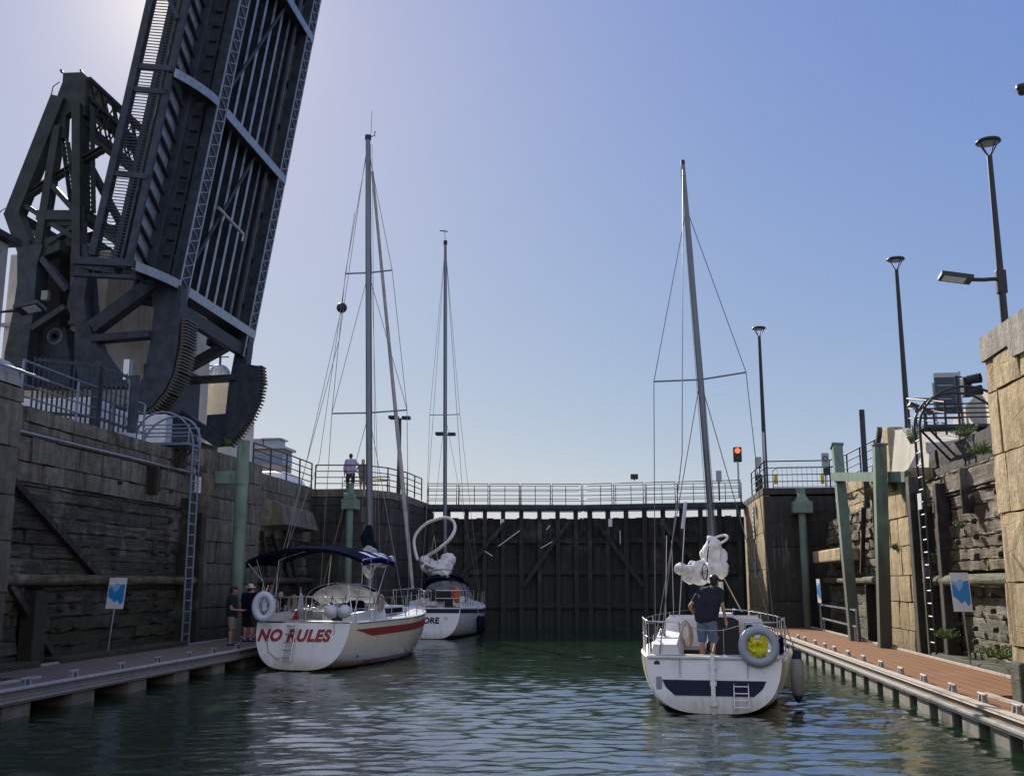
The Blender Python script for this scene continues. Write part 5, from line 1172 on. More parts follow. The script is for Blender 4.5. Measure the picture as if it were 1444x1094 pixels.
# operator house and floodlight at the left margin
T = thing('control_house', 'pale grey control house with dark flat roof at the left edge', 'building', (-22, 27.5, 6.44))
c = pY(8, 342, 31.3); mb = MB(); mb.rbox(c.x-6, c.x, 28.5, 31.5, 6.44, c.z, .04); mb.build('wall', M['concrete_grey'], T)
mb = MB(); mb.rbox(c.x-6.4, c.x+.25, 28.1, 31.9, c.z+.004, c.z+.25, .03); mb.build('roof', M['steel_dark'], T)
mb = MB(); mb.box(c.x+.004, c.x+.03, 29, 31, c.z-2.4, c.z-.35); mb.build('window', M['black_glass'], T)
mb = MB(); mb.tube([(c.x+.12, 28.7, 8), (c.x+.12, 28.7, c.z-.1)], .06, 8); mb.build('downpipe', M['rail_dark'], T)
p = pY(42, 434, 22.5); T = thing('floodlight', 'flat floodlight on an arm at the left edge in front of the bridge tower', 'floodlight', tuple(p))
Mr = Matrix.Rotation(R(-10), 3, 'Y') @ Matrix.Rotation(R(-14), 3, 'X'); mb = MB(); mb.cbox(p, (.62, .4, .1), Mr); mb.build('head', M['rail_dark'], T)
mb = MB(); mb.cbox(p+Mr @ Vector((.06, -.0, -.056)), (.34, .28, .012), Mr); mb.build('lens', M['sign_white'], T)
mb = MB(); mb.tube([p+Vector((-.3, 0, -.05)), p+Vector((-.9, 0, -.1)), p+Vector((-.9, 0, -2.9))], .05, 8); mb.build('arm', M['rail_dark'], T)
# ============================================================ YACHTS
def hull_fn(Lh, B, rs, fs, fm, fb, D, srake, brake, tz):
    def f(s):
        if s < .42: return 1-(1-rs)*((.42-s)/.42)**2
        return max(.012, (1-((s-.42)/.58)**2.1))**.85
    def zd(s): return fs+(fm-fs)*min(1, s/.4)*1. + (fb-fm)*max(0, (s-.4)/.6)**1.6
    def dk(s): return tz+(D-tz)*min(1, s/.35)**.8 if s < .35 else D*(1-((s-.35)/.65)**2.4)+.0
    def pt(s, phi):     # phi 0 deck edge .. pi/2 keel
        b = B/2*f(s); z0 = zd(s); zb = -dk(s)
        p = .55+.5*max(0, (s-.45)/.55); q = 1.0
        x = b*math.cos(phi)**p if phi < math.pi/2-1e-6 else 0
        z = z0+(zb-z0)*math.sin(phi)**q
        y = Lh*s + srake*(z-fs)*(1-min(1, s*4)) + brake*(z-fb)*max(0, (s-.6)/.4)**2
        return Vector((x, y, z))
    return pt, f, zd
def rib_at(pt, s, z):
    lo, hi = 0, math.pi/2
    for _ in range(24):
        m = (lo+hi)/2
        if pt(s, m).z > z: lo = m
        else: hi = m
    return pt(s, lo)
def hull(T, P, mh, mt, md):
    pt, f, zd = P; ns, nr = 30, 14
    mb = MB()
    for sg in (-1, 1):
        rows = [[Vector((sg*p.x, p.y, p.z)) for p in (pt((i/ns)**.9, math.pi/2*j/nr) for j in range(nr+1))] for i in range(ns+1)]
        mb.grid(rows)
    h = mb.build('hull', mh, T)
    ring = [pt(0, math.pi/2*j/24) for j in range(25)]; ring = ring+[Vector((-p.x, p.y, p.z)) for p in ring[::-1][1:]]
    mb = MB(); mb.prism([p+Vector((0, -.012, 0)) for p in ring], (0, .04, 0)); t = mb.build('transom', mt, T)
    return h, t
def stripe(T, P, name, s0, s1, z0, z1, mt, off=.006, side=(-1, 1), rel=True, n=26, taper=0):
    pt, f, zd = P; mb = MB()
    for sg in side:
        rows = []
        for i in range(n+1):
            s = s0+(s1-s0)*i/n; a = (zd(s)-z0 if rel else z0); b = (zd(s)-z1 if rel else z1)
            if taper and i < taper: b = a+(b-a)*i/taper if i else a-.002
            r = []
            for k in range(4):
                p = rib_at(pt, s, a+(b-a)*k/3); r.append(Vector((sg*(p.x+off), p.y, p.z)))
            rows.append(r)
        mb.grid(rows)
    return mb.build(name, mt, T, False)
def decks(T, P, md, cw, c0, c1, sole, mi=None):
    """side decks, after deck and foredeck round an open cockpit well (half width cw from station c0 to c1)"""
    pt, f, zd = P; mi = mi or md
    E_ = lambda s: pt(s, 0)
    mb = MB(); n = 30
    for sg in (-1, 1):
        rows = []
        for i in range(n+1):
            s = i/n; e = E_(s); inn = min(cw, e.x*.98) if c0 <= s <= c1 else 0
            rows.append([Vector((sg*(e.x-.0), e.y, e.z)), Vector((sg*(e.x-.03 if e.x > .05 else e.x*.9), e.y, e.z+.035)), Vector((sg*inn, e.y, e.z+.05))])
        mb.grid(rows)
    d = mb.build('deck', md, T)
    ya, yb = E_(c0).y, E_(c1).y; zt = zd(.2)+.05; mb = MB()
    mb.box(-cw, cw, ya-.1, yb+.1, sole-.03, sole); mb.build('cockpit_sole', mi, T)
    for sg in (-1, 1):
        mb = MB(); mb.box(sg*cw, sg*(cw-.04), ya, yb, sole, zt-.01); mb.rbox(sg*(cw-.04), sg*(cw-.42), ya+.15, yb, sole, sole+.34, .03); mb.build('cockpit_seat', mi, T)
    return d
def wirepart(T, name, pts, r=.011, mt=None, n=5): mb = MB(); mb.tube(pts, r, n); return mb.build(name, mt or M['wire'], T)
def lifelines(T, P, s0, s1, n, h, mt):
    pt, f, zd = P; tops = {-1: [], 1: []}
    for sg in (-1, 1):
        for i in range(n):
            s = s0+(s1-s0)*i/(n-1); p = pt(s, 0); q = Vector((sg*(p.x-.06), p.y, p.z+.03)); t = q+Vector((0, 0, h)); tops[sg].append(t)
            mb = MB(); mb.tube([q, t], .014, 6); mb.build('stanchion', mt, T)
        wirepart(T, 'lifeline', tops[sg], .008); wirepart(T, 'lifeline', [t-Vector((0, 0, h*.48)) for t in tops[sg]], .007)
    return tops
def text_mesh(txt, size, shear=0., offset=0., spacing=1.):
    cu = bpy.data.curves.new('t', 'FONT'); cu.body = txt; cu.size = size; cu.shear = shear; cu.offset = offset; cu.extrude = .004; cu.space_character = spacing; cu.align_x = 'CENTER'
    ob = bpy.data.objects.new('t', cu); col.objects.link(ob); bpy.context.view_layer.update()
    me = bpy.data.meshes.new_from_object(ob.evaluated_get(bpy.context.evaluated_depsgraph_get())); bpy.data.objects.remove(ob)
    return me
def lettering(T, txt, size, mt, fn, shear=0, offset=0., spacing=1., name='lettering'):
    me = text_mesh(txt, size, shear, offset, spacing); mb = MB()
    mb.add([fn(v.co.x, v.co.y, v.co.z) for v in me.vertices], [list(p.vertices) for p in me.polygons]); return mb.build(name, mt, T)
def setmast(T, base, top, r0, r1, mt, rz):
    mb = MB(); mb.tube([base, Vector(base).lerp(Vector(top), .8), top], [r0, r0*.95, r1], 12); return mb.build('mast', mt, T)

# ---------- the yacht in front, right of centre
LX, LY = 1.5, 20.1; RZ = R(-5)
T = thing('sailing_yacht', 'small white yacht with navy transom panel and a man standing in its cockpit', 'yacht', (0, 0, 0))
P = hull_fn(7.6, 3.08, .81, 1.0, .98, 1.12, .32, .28, .55, -.02); pt, f_, zd = P
Rw = Matrix.Rotation(RZ, 3, 'Z')
def loc_(v): return Rw.transposed() @ (Vector(v)-Vector((LX, LY, 0)))     # world -> boat
h, tr = hull(T, P, M['hull_bounce_warm'], M['hull_white'], M['deck_white'])
decks(T, P, M['deck_white'], .95, .03, .30, .42)
stripe(T, P, 'boot_stripe', 0.02, .98, .06, -.05, M['navy_paint'], rel=False)
mb = MB(); yy = lambda z: .28*(z-1.0)-.02
mb.prism([(-.95, yy(.6), .6), (.95, yy(.6), .6), (.88, yy(.5), .46), (.72, yy(.33), .33), (-.72, yy(.33), .33), (-.88, yy(.5), .46)], (0, -.006, 0)); mb.build('navy_panel', M['navy_paint'], tr)
for x in (-.62, .62): mb = MB(); mb.box(x-.004, x+.004, yy(.98)-.0, yy(.64), .63, .98); mb.build('panel_seam', M['sign_grey'], tr)
mb = MB(); mb.rbox(-1.22, 1.22, -.06, .13, .97, 1.03, .02); mb.build('stern_rail_cap', M['deck_white'], T)
# rudder, tiller, boarding ladder, outlets
mb = MB(); mb.hexa([(-.06,-.42,-.6),(.03,-.42,-.6),(.03,-.2,-.6),(-.06,-.2,-.6),(-.05,-.16,1.08),(.02,-.16,1.08),(.02,-.0,1.08),(-.05,-.0,1.08)]); rd = mb.build('rudder', M['hull_white'], T)
mb = MB(); mb.tube([(0, -.1, 1.1), (.03, .3, 1.2), (.1, 1.0, 1.32)], .022, 8); mb.build('tiller', M['dock_fascia'], rd)
for z in (.2, .55, .85): mb = MB(); mb.box(-.07, .05, yy(z)-.09, yy(z)-.0, z-.04, z+.04); mb.build('gudgeon', M['steel_boat'], rd)
lad = MB()
for x in (.36, .62): lad.tube([(x, yy(.62), .56), (x, yy(.5)-.1, .5), (x, yy(.2)-.12, .1)], .014, 6)
for z in (.15, .27, .39, .51): lad.tube([(.36, yy(z)-.11, z), (.62, yy(z)-.11, z)], .012, 6)
lad.build('boarding_ladder', M['steel_boat'], T)
mb = MB(); mb.lathe([(.001,0),(.055,0),(.06,-.02)], (-1.05, yy(1.0)-.03, .88), 14, Matrix.Rotation(R(90),3,'X')); mb.build('fairlead', M['black'], T)
mb = MB(); mb.rbox(-1.06, -.96, yy(.55)-.03, yy(.55)+.01, .42, .66, .01); mb.build('bracket', M['sign_grey'], T)
# coaming boxes left, right and cabin
def wedge(mb, x0, x1, y0, y1, z0, za, zb, in_=.06): mb.hexa([(x0,y0,z0),(x1,y0,z0),(x1,y1,z0),(x0,y1,z0),(x0+in_,y0+.03,za),(x1-in_,y0+.03,za),(x1-in_,y1,zb),(x0+in_,y1,zb)])
mb = MB(); wedge(mb, -1.18, -.62, .12, 2.2, 1.0, 1.22, 1.4); mb.build('coaming', M['deck_white'], T)
mb = MB(); wedge(mb, .72, 1.2, .12, 2.2, 1.0, 1.12, 1.3); mb.build('coaming', M['deck_white'], T)
mb = MB(); t = bmesh.new(); bmesh.ops.create_cube(t, size=1)
for v in t.verts:
    a, b, c = v.co.x*2, v.co.y+.5, v.co.z+.5; wd_ = (1.12-.25*b)*(1-.12*c)
    v.co = Vector((a*wd_, 2.2+2.6*b-.0, 1.0+c*(.72-.3*b)))
bmesh.ops.bevel(t, geom=list(t.edges), offset=.07, segments=3, affect='EDGES'); mb.bm(t); cb = mb.build('cabin', M['deck_white'], T)
mb = MB(); mb.prism([(.0, 2.17, .45), (.52, 2.17, .45), (.52, 2.17, 1.6), (.42, 2.17, 1.66), (.08, 2.17, 1.66), (.0, 2.17, 1.6)], (0, .06, 0)); mb.build('companionway', M['black'], cb)
mb = MB(); mb.rbox(-.36, .4, 2.1, 3.3, 1.67, 1.74, .02); mb.build('hatch', M['deck_white'], cb)
mb = MB(); mb.tube([(.54, 2.12, .9), (.54, 2.1, 1.55), (.54, 2.14, 1.62)], .016, 6); mb.tube([(.2, 2.12, .8), (.2, 2.12, 1.45)], .012, 6); mb.build('grab_rail', M['steel_boat'], cb)
mb = MB(); mb.lathe([(.001,0),(.09,0),(.1,-.02),(.11,.03)], (.74, 2.14, 1.42), 18, Matrix.Rotation(R(90),3,'X')); mb.build('compass', M['black'], cb)
mb = MB(); mb.tube([(.25, 2.4, 1.73), (.25, 2.4, 1.83), (.95, 3.2, 1.78), (.95, 3.2, 1.6)], .014, 6); mb.build('cabin_rail', M['steel_boat'], cb)
mb = MB(); mb.box(-.98, .98, 3.0, 4.2, 1.3, 1.42) if False else None
# stern pushpits, lifelines
SB = M['steel_boat']
for sg in (-1, 1):
    mb = MB(); z = 1.03; tp = z+.62
    ring_ = [(sg*.62, .02, tp-.0), (sg*1.2, .05, tp), (sg*1.3, .5, tp+.02), (sg*1.4, 1.3, tp+.04)]
    mb.tube(ring_, .016, 8); mb.tube([(a, b, c-.3) for a, b, c in ring_], .012, 6)
    for a, b, c in ring_[1:]: mb.tube([(a, b, z-.02), (a, b, c)], .015, 6)
    mb.tube([(sg*.62, .02, tp), (sg*.55, .02, z)], .015, 6); mb.tube([(sg*1.3, .5, z), (sg*1.25, .25, tp)], .012, 6)
    mb.build('pushpit', SB, T)
lifelines(T, P, .22, .92, 5, .6, SB)
wirepart(T, 'safety_line', [(-.62, .02, 1.62), (-.2, .0, 1.5), (.2, .0, 1.5), (.62, .02, 1.62)], .01, M['rope'])
mb = MB(); mb.torus((0, 7.0, 1.45), .5, .016, n=16, arc=.5, start=0, m=6, sc=(.8, 1)); mb.build('pulpit', SB, T)
# mast, rigging
mb_ = loc_((2.0, 24.4, 1.42)); mt_ = loc_(pY(963, 233, 23.9)); sp = mb_.lerp(mt_, .517)
mast = setmast(T, mb_, mt_, .075, .05, M['mast'], 0)
sl, sr = loc_(pY(922, 538, 24.2)), loc_(pY(1052, 525, 24.2)); mb = MB(); mb.tube([sl, sp, sr], .022, 6); mb.build('spreader', M['mast'], mast)
hi_ = mb_.lerp(mt_, .90)
pr_ = pt(.56, 0); chL, chR = Vector((-pr_.x+.12, pr_.y, pr_.z)), Vector((pr_.x-.12, pr_.y, pr_.z))
for a, b in ((sl, chL), (sr, chR)):
    wirepart(T, 'shroud', [hi_, a, b]); wirepart(T, 'lower_shroud', [sp, b+Vector((0, -.25, 0))])
wirepart(T, 'forestay', [hi_, (0, 7.45, 1.15)]); wirepart(T, 'backstay', [mt_, loc_(pY(962, 640, 20.6)), Vector((-1.0, .1, 1.05))])
for dx in (-.06, .05): wirepart(T, 'halyard', [mt_+Vector((dx, -.1, -.1)), mb_+Vector((dx*2, -.1, .2))], .007)
mb = MB(); mb.tube([mt_, mt_+Vector((0,0,.12))], .05, 8); mb.build('masthead', M['black'], mast)
# boom with bundled sail and the sail loop at the gooseneck
bm0 = mb_.lerp(mt_, .105); bm1 = loc_(pY(958, 803, 22.1))
mb = MB(); mb.tube([bm0, bm1], .05, 10); mb.build('boom', M['mast'], T)
rnd = random.Random(11)
mb = MB(); c0 = loc_(pY(1004, 795, 24.0)); 
for (px, py, Y, rx, rz) in ((1004,770,23.9,.16,.2),(1008,786,23.9,.24,.24),(1002,802,23.8,.26,.22),(1013,800,23.9,.2,.22),(992,812,23.5,.22,.13),(998,778,23.9,.15,.2),(982,800,23.1,.19,.12),(975,812,22.9,.17,.12),(968,804,22.5,.15,.1),(962,802,22.2,.12,.08),(990,803,23.4,.2,.14),(985,816,23.2,.14,.1)):
    mb.ell(loc_(pY(px, py, Y)), (rx, .24, rz))
fuse(mb, .022, 5, .08, 3.0, 3, True).build('bundled_sail', M['sail'], T)
mb = MB()
for k, (px, py) in enumerate(((975, 806), (985, 808), (994, 806))): mb.torus(loc_(pY(px, py, 23.0)), .17, .012, Matrix.Rotation(R(90), 3, 'X') @ Matrix.Rotation(R(70), 3, 'Y'), 14, 5)
mb.tube([loc_(pY(1000, 762, 23.7)), loc_(pY(997, 790, 23.5)), loc_(pY(1003, 815, 23.6)), loc_(pY(990, 800, 23.1))], .014, 5)
mb.build('sail_ties', M['navy_cloth'], T)
mb = MB(); c = loc_(pY(1014, 761, 23.9)); mb.torus(c, .2, .03, Matrix.Rotation(R(-22), 3, 'Y') @ Matrix.Rotation(R(28), 3, 'X'), 24, 8, sc=(1.0, .9)); mb.build('sail_loop', M['sail'], T)
mb = MB(); a = loc_(pY(1016, 820, 24.2)); mb.tube([a, loc_((2.05, 24.2, 1.5))], .06, 10); mb.build('vang', M['deck_white'], T)
for (a, b) in (((1004, 835), (1002, 862)), ((1013, 800), (1046, 862)), ((1010, 830), (1022, 860))): wirepart(T, 'running_line', [loc_(pY(*a, 24.2)), loc_(pY(*b, 23.9))], .016, M['rope'])
# whip poles at the left quarter
for (a, b, rr) in (((958, 868, 20.6), (967, 712, 20.8), .014), ((938, 900, 20.3), (940, 755, 20.5), .012), ((950, 870, 20.9), (947, 762, 21), .012)):
    wirepart(T, 'pole', [loc_(pY(*a)), loc_(pY(*b))], rr, SB)
mb = MB(); mb.tube([loc_(pY(963, 745, 20.75)), loc_(pY(967, 708, 20.8))], .035, 8); mb.build('rolled_flag', M['ring_white'], T)
mb = MB()
for k in range(5): mb.torus(loc_(pY(966+k*.8, 888+k*2, 21.2)), .15+.01*k, .016, Matrix.Rotation(R(80+k*7), 3, 'X') @ Matrix.Rotation(R(10*k-20), 3, 'Y'), 20, 5, sc=(.6, 1.3))
mb.build('coiled_rope', M['rope'], T)
mb = MB(); mb.rbox(1.1, 1.32, .3, .62, 1.05, 1.4, .06); mb.build('winch_bag', M['navy_cloth'], T)
for sg in (-1, 1): mb = MB(); mb.lathe([(.001, .16), (.06, .15), (.045, .08), (.07, .02), (.075, 0)], (sg*1.02, 1.4, 1.3), 14); mb.build('winch', SB, T)
mb = MB(); mb.rbox(-1.24, -1.1, .12, .3, 1.4, 1.62, .02); mb.tube([(-1.17, .2, 1.0), (-1.17, .2, 1.4)], .02, 6); mb.build('outboard_bracket', M['rail_dark'], T)
T.location = (LX, LY, 0); T.rotation_euler = (0, 0, RZ); YR = T
# things hung on it
p = pY(1070, 911, 19.95); Tq = thing('life_ring', 'grey life ring hung on the stern rail of the yacht with the man', 'life ring', tuple(p))
mb = MB(); mb.torus(p, .295, .082, Matrix.Rotation(R(86), 3, 'X'), 36, 12); mb.build('ring', M['ring_grey'], Tq)
mb = MB(); mb.tube([p+Vector((-.2, .1, .3)), p+Vector((0, .12, .37)), p+Vector((.2, .1, .3))], .014, 6); mb.build('cord', M['rope'], Tq)
Tq = thing('yellow_bag', 'crumpled bright yellow mesh bag hanging inside the grey life ring', 'bag', tuple(p))
mb = MB()
for dx, dz, rx, rz in ((-.1,.0,.09,.16),(.08,.02,.09,.15),(0,-.1,.15,.11),(-.12,.12,.05,.07),(.09,.12,.05,.08)): mb.ell(p+Vector((dx, .02, dz)), (rx, .07, rz))
fuse(mb, .012, 2, .03, 10, 5, True).build('cloth', M['yellow'], Tq)
mb = MB(); mb.tube([p+Vector((-.1,.0,.12)), p+Vector((-.04,0,.28)), p+Vector((.05,0,.28)), p+Vector((.1,0,.12))], .012, 6); mb.build('strap', M['yellow'], Tq)
p = pY(1129, 940, 20.9); Tq = thing('fender', 'long grey fender with navy ends hanging off the nearest yacht', 'fender', tuple(p))
q = pY(1129, 955, 20.9)
mb = MB(); q = q+Vector((-.12,0,.02)); mb.lathe([(.001,-.4),(.06,-.38),(.12,-.28),(.13,0),(.12,.28),(.06,.38),(.001,.4)], q+Vector((.06,0,-.0)), 18); mb.build('body', M['fender_grey'], Tq)
mb = MB(); mb.lathe([(.001,-.5),(.05,-.46),(.1,-.36),(.06,-.36)], q+Vector((.06,0,0)), 14); mb.lathe([(.1,.34),(.06,.45),(.03,.5),(.001,.5)], q+Vector((.06,0,0)), 14); mb.build('end_caps', M['navy_paint'], Tq)
mb = MB(); mb.tube([q+Vector((.06,0,.45)), q+Vector((-.15,-.1,1.0))], .012, 5); mb.build('line', M['rope'], Tq)

# ---------- the yacht with red lettering, left
LX, LY = -9.1, 28.35; RZ = R(-5.5)
T = thing('sailing_yacht', 'warm lit yacht with red lettering NO RULES on its stern and a navy sun canopy', 'yacht', (0, 0, 0))
Rw = Matrix.Rotation(RZ, 3, 'Z')
def loc_(v): return Rw.transposed() @ (Vector(v)-Vector((LX, LY, 0)))
P = hull_fn(10.4, 3.3, .84, 1.27, 1.28, 1.5, .35, .3, .55, -.03); pt, f_, zd = P
h, tr = hull(T, P, M['hull_bounce_warm'], M['hull_white'], M['deck_white'])
decks(T, P, M['deck_white'], .85, .05, .33, .7)
stripe(T, P, 'red_stripe', .035, .985, .18, .40, M['red'], rel=True, taper=3)
stripe(T, P, 'boot_stripe', .16, .98, .17, .1, M['red'], rel=False)
stripe(T, P, 'bottom_paint', .0, .99, .06, -.06, M['navy_paint'], rel=False, off=.004)
stripe(T, P, 'toe_rail', .04, .99, -.03, .03, M['steel_boat'], off=.012)
yy = lambda z: .3*(z-1.27)-.014
def onT(xc, zc): return lambda x, y, z: Vector((xc+x, yy(zc+y)-.012-z*.5, zc+y))
lettering(tr, 'NO', .42, M['red'], onT(-.95, .80), shear=.2, offset=.02, spacing=1.12)
lettering(tr, 'RULES', .42, M['red'], onT(.2, .80), shear=.2, offset=.02, spacing=1.12)
lad = MB()
for x in (-.42, -.16): lad.tube([(x, yy(1.25)-.06, 1.32), (x, yy(.9)-.12, .9), (x+.0, yy(.3)-.16, .28)], .016, 6)
for z in (.36, .56, .76, .98, 1.2): lad.box(-.42, -.16, yy(z)-.17, yy(z)-.09, z-.012, z+.012)
lad.build('boarding_ladder', M['steel_boat'], T)
mb = MB(); mb.tube([(-1.0, yy(.8)-.02, .85), (-.9, yy(.5)-.02, .5), (-.62, yy(.3)-.02, .32), (-.5, yy(.3)-.05, .34)], .008, 5); mb.tube([(.9, .0, 1.3), (.96, -.1, 1.0), (.85, -.1, .8)], .01, 5); mb.build('line', M['wire'], T)
# exhaust discharge spout point
mb = MB(); mb.lathe([(.001,0),(.03,0),(.035,-.03)], (1.30, .9, .33), 10, Matrix.Rotation(R(90),3,'Y')); mb.build('exhaust', M['black'], T)
# cabin & dodger & bimini
mb = MB(); t = bmesh.new(); bmesh.ops.create_cube(t, size=1)
for v in t.verts:
    a, b, c = v.co.x*2, v.co.y+.5, v.co.z+.5; wd_ = (1.15-.45*b)*(1-.14*c)
    v.co = Vector((a*wd_, 3.3+4.2*b, 1.3+c*(.42-.12*b)))
bmesh.ops.bevel(t, geom=list(t.edges), offset=.08, segments=3, affect='EDGES'); mb.bm(t); cb = mb.build('cabin', M['deck_white'], T)
mb = MB(); mb.box(-.3, .3, 3.24, 3.3, .9, 1.68); mb.build('companionway', M['black'], cb)
for sg in (-1, 1): mb = MB(); mb.box(sg*1.0, sg*1.06, 4.0, 5.6, 1.42, 1.58); mb.build('cabin_window', M['black_glass'], cb)
for sg in (-1, 1): mb = MB(); wedge(mb, sg*1.12-.14, sg*1.12+.14, .4, 3.3, 1.3, 1.5, 1.62, .03); mb.build('coaming', M['deck_white'], T)
def hoop_pts(y, w_, z0, z1, n=12, lean=0.): return [Vector((-w_*math.cos(math.pi*i/n), y+lean*math.sin(math.pi*i/n)**.5, z0+(z1-z0)*math.sin(math.pi*i/n)**.55)) for i in range(n+1)]
r0, r1, r2 = hoop_pts(2.7, 1.15, 1.55, 2.36), hoop_pts(3.25, 1.18, 1.55, 2.34), hoop_pts(4.15, 1.15, 1.5, 1.75)
mb = MB(); mb.grid([r0[2:-2], r1[2:-2]]); dg_ = mb.build('dodger', M['navy_cloth'], T)
mb = MB(); mb.grid([r1[1:-1], r2[1:-1]]); mb.build('dodger_window', M['vinyl'], dg_)
for r_ in (r0, r1): mb = MB(); mb.tube(r_, .015, 6); mb.build('dodger_frame', SB, dg_)
mb = MB(); rows = []
nb = 9
for j, yb in enumerate((-.15, .5, 1.3, 2.0, 2.6)):
    zz = 3.3+.14*math.sin(math.pi*(j+.3)/4.6); rows.append([Vector((-1.75+3.5*i/nb, yb, zz-.34*abs(-1+2*i/nb)**2.4)) for i in range(nb+1)])
mb.grid(rows); mb.grid([[v-Vector((0,0,.02)) for v in r] for r in rows]); mb.grid([rows[0], [v-Vector((0,-.03,.1)) for v in rows[0]]]); mb.grid([[r[0] for r in rows], [r[0]-Vector((0,0,.22)) for r in rows]]); mb.grid([[r[-1] for r in rows], [r[-1]-Vector((0,0,.16)) for r in rows]]); mb.build('bimini', M['navy_cloth'], T)
mb = MB(); mb.add([rows[1][9]+Vector((.02,0,.012)), rows[3][9]+Vector((.02,0,.012)), rows[3][8]+Vector((0,0,.02)), rows[1][8]+Vector((0,0,.02))], [(0,1,2,3)]); mb.tube([rows[0][9], rows[2][9], rows[4][9]], .03, 6); mb.build('bimini_flap', M['blue_cloth'], T)
for yb, yf in ((.5, 1.2), (2.0, 1.3)):
    mb = MB(); j = 1 if yb < 1 else 3; mb.tube([(-1.5, yf, 1.4)]+[v-Vector((0,0,.035)) for v in rows[j]]+[(1.5, yf, 1.4)], .017, 6); mb.build('bimini_frame', SB, T)
for sg in (-1, 1): mb = MB(); mb.tube([(sg*1.4, .1, 1.35), (sg*1.5, .5, 2.4), rows[0][0 if sg < 0 else 9]], .02, 6); mb.tube([(sg*1.2, .2, 2.3), (sg*1.45, -.0, 1.4)], .02, 6); mb.build('arch_leg', SB, T)
for sg in (-1, 1):
    mb = MB(); z = 1.3; tp = z+.68
    ring_ = [(sg*.05, -.0, tp), (sg*1.15, .0, tp), (sg*1.42, .3, tp), (sg*1.55, 1.5, tp)]
    mb.tube(ring_, .016, 8); mb.tube([(a, b, c-.33) for a, b, c in ring_], .012, 6)
    for a, b, c in ring_: mb.tube([(a, b, z-.02), (a, b, c)], .015, 6)
    mb.build('pushpit', SB, T)
lifelines(T, P, .16, .92, 7, .64, SB)
mb = MB(); mb.tube([(-.45, 9.3, 1.5), (-.5, 9.2, 2.1), (-.2, 10.5, 2.15), (.2, 10.5, 2.15), (.5, 9.2, 2.1), (.45, 9.3, 1.5)], .016, 6); mb.tube([(-.18, 10.4, 1.55), (-.2, 10.5, 2.15)], .014, 6); mb.tube([(.18, 10.4, 1.55), (.2, 10.5, 2.15)], .014, 6); mb.build('pulpit', SB, T)
mb = MB(); mb.torus((0, 1.5, 1.55), .42, .016, Matrix.Rotation(R(80), 3, 'X'), 24, 6); 
for k in range(6): a = k*math.pi/3; mb.tube([(0, 1.5, 1.55), (.42*math.cos(a), 1.5-.07*math.sin(a), 1.55+.41*math.sin(a))], .009, 5)
mb.build('wheel', SB, T)
mb = MB(); mb.rbox(-.12, .12, 1.58, 1.82, .7, 1.6, .03); mb.lathe([(.001,.1),(.09,.07),(.1,0)], (0, 1.7, 1.6), 14); mb.build('pedestal', M['deck_white'], T)
for sg in (-1, 1):
    for yy_ in (2.2, 2.9): mb = MB(); mb.lathe([(.001,.18),(.08,.17),(.055,.09),(.09,.02),(.1,0)], (sg*1.1, yy_, 1.5), 14); mb.build('winch', SB, T)
mb = MB(); mb.tube([(1.35, 2.3, 1.6), (1.4, 2.35, 2.3)], .012, 5)
for k in range(5): mb.torus((1.42, 2.2+.05*k, 1.85-.02*k), .13+.012*k, .014, Matrix.Rotation(R(82), 3, 'X'), 16, 5, sc=(.55, 1.5))
mb.build('coiled_rope', M['rope'], T)
# mast & rig
mb_ = loc_((-8.52, 33.4, 1.68)); mt_ = loc_(pY(519, 197, 33.3)); mast = setmast(T, mb_, mt_, .11, .085, M['mast'], 0)
low, up_ = mb_.lerp(mt_, (8.05-1.68)/16.28), mb_.lerp(mt_, (13.0-1.68)/16.28)
sL = [loc_(pY(468, 583, 33.1)), loc_(pY(574, 578, 33.6))]; sU = [loc_(pY(487, 386, 33.1)), loc_(pY(553, 381, 33.6))]
for c, (a, b) in ((low, sL), (up_, sU)): mb = MB(); mb.tube([a, c, b], .028, 6); mb.build('spreader', M['mast'], mast)
pc = pt(.46, 0)
for k, sg in enumerate((-1, 1)):
    ch = Vector((sg*(pc.x-.1), pc.y, pc.z)); wirepart(T, 'shroud', [mt_-Vector((0,0,.3)), sU[k], sL[k], ch]); wirepart(T, 'lower_shroud', [low, ch+Vector((0, -.35, 0))]); wirepart(T, 'diagonal_shroud', [up_, sL[k]])
wirepart(T, 'backstay', [mt_, loc_(pY(478, 480, 30.5)), Vector((-1.2, .05, 1.35))], .010); wirepart(T, 'backstay', [loc_(pY(500, 300, 32)), loc_(pY(450, 650, 29.2)), Vector((-1.35, .1, 1.35))], .009)
fs0 = loc_(pY(525, 242, 34.2)); fs1 = Vector((0, 10.2, 1.7))
mb = MB(); mb.tube([fs0, fs0.lerp(fs1, .5), fs0.lerp(fs1, .75), fs0.lerp(fs1, .97)], [.05, .07, .085, .06], 10); mb.build('furled_headsail', M['sail_grey'], T)
mb = MB(); mb.lathe([(.001,.06),(.1,.06),(.1,-.06),(.001,-.06)], fs0.lerp(fs1, .975), 14); mb.build('furling_drum', M['black'], T)
wirepart(T, 'forestay', [mt_, fs0]); wirepart(T, 'topping_lift', [mt_, loc_(pY(536, 790, 31.9))], .008)
for dx in (.1, .16): wirepart(T, 'halyard', [mt_-Vector((-dx,0,.2)), mb_+Vector((dx*1.6, -.1, .1))], .008)
mb = MB(); mb.tube([mt_, mt_+Vector((0,0,.15))], .12, 8); mb.tube([mt_+Vector((.05,0,.1)), mt_+Vector((.25,0,.12)), mt_+Vector((.25,0,.3))], .02, 5); mb.tube([mt_+Vector((.1,0,.1)), mt_+Vector((.12,0,1.1))], .008, 4); mb.build('masthead', M['black'], mast)
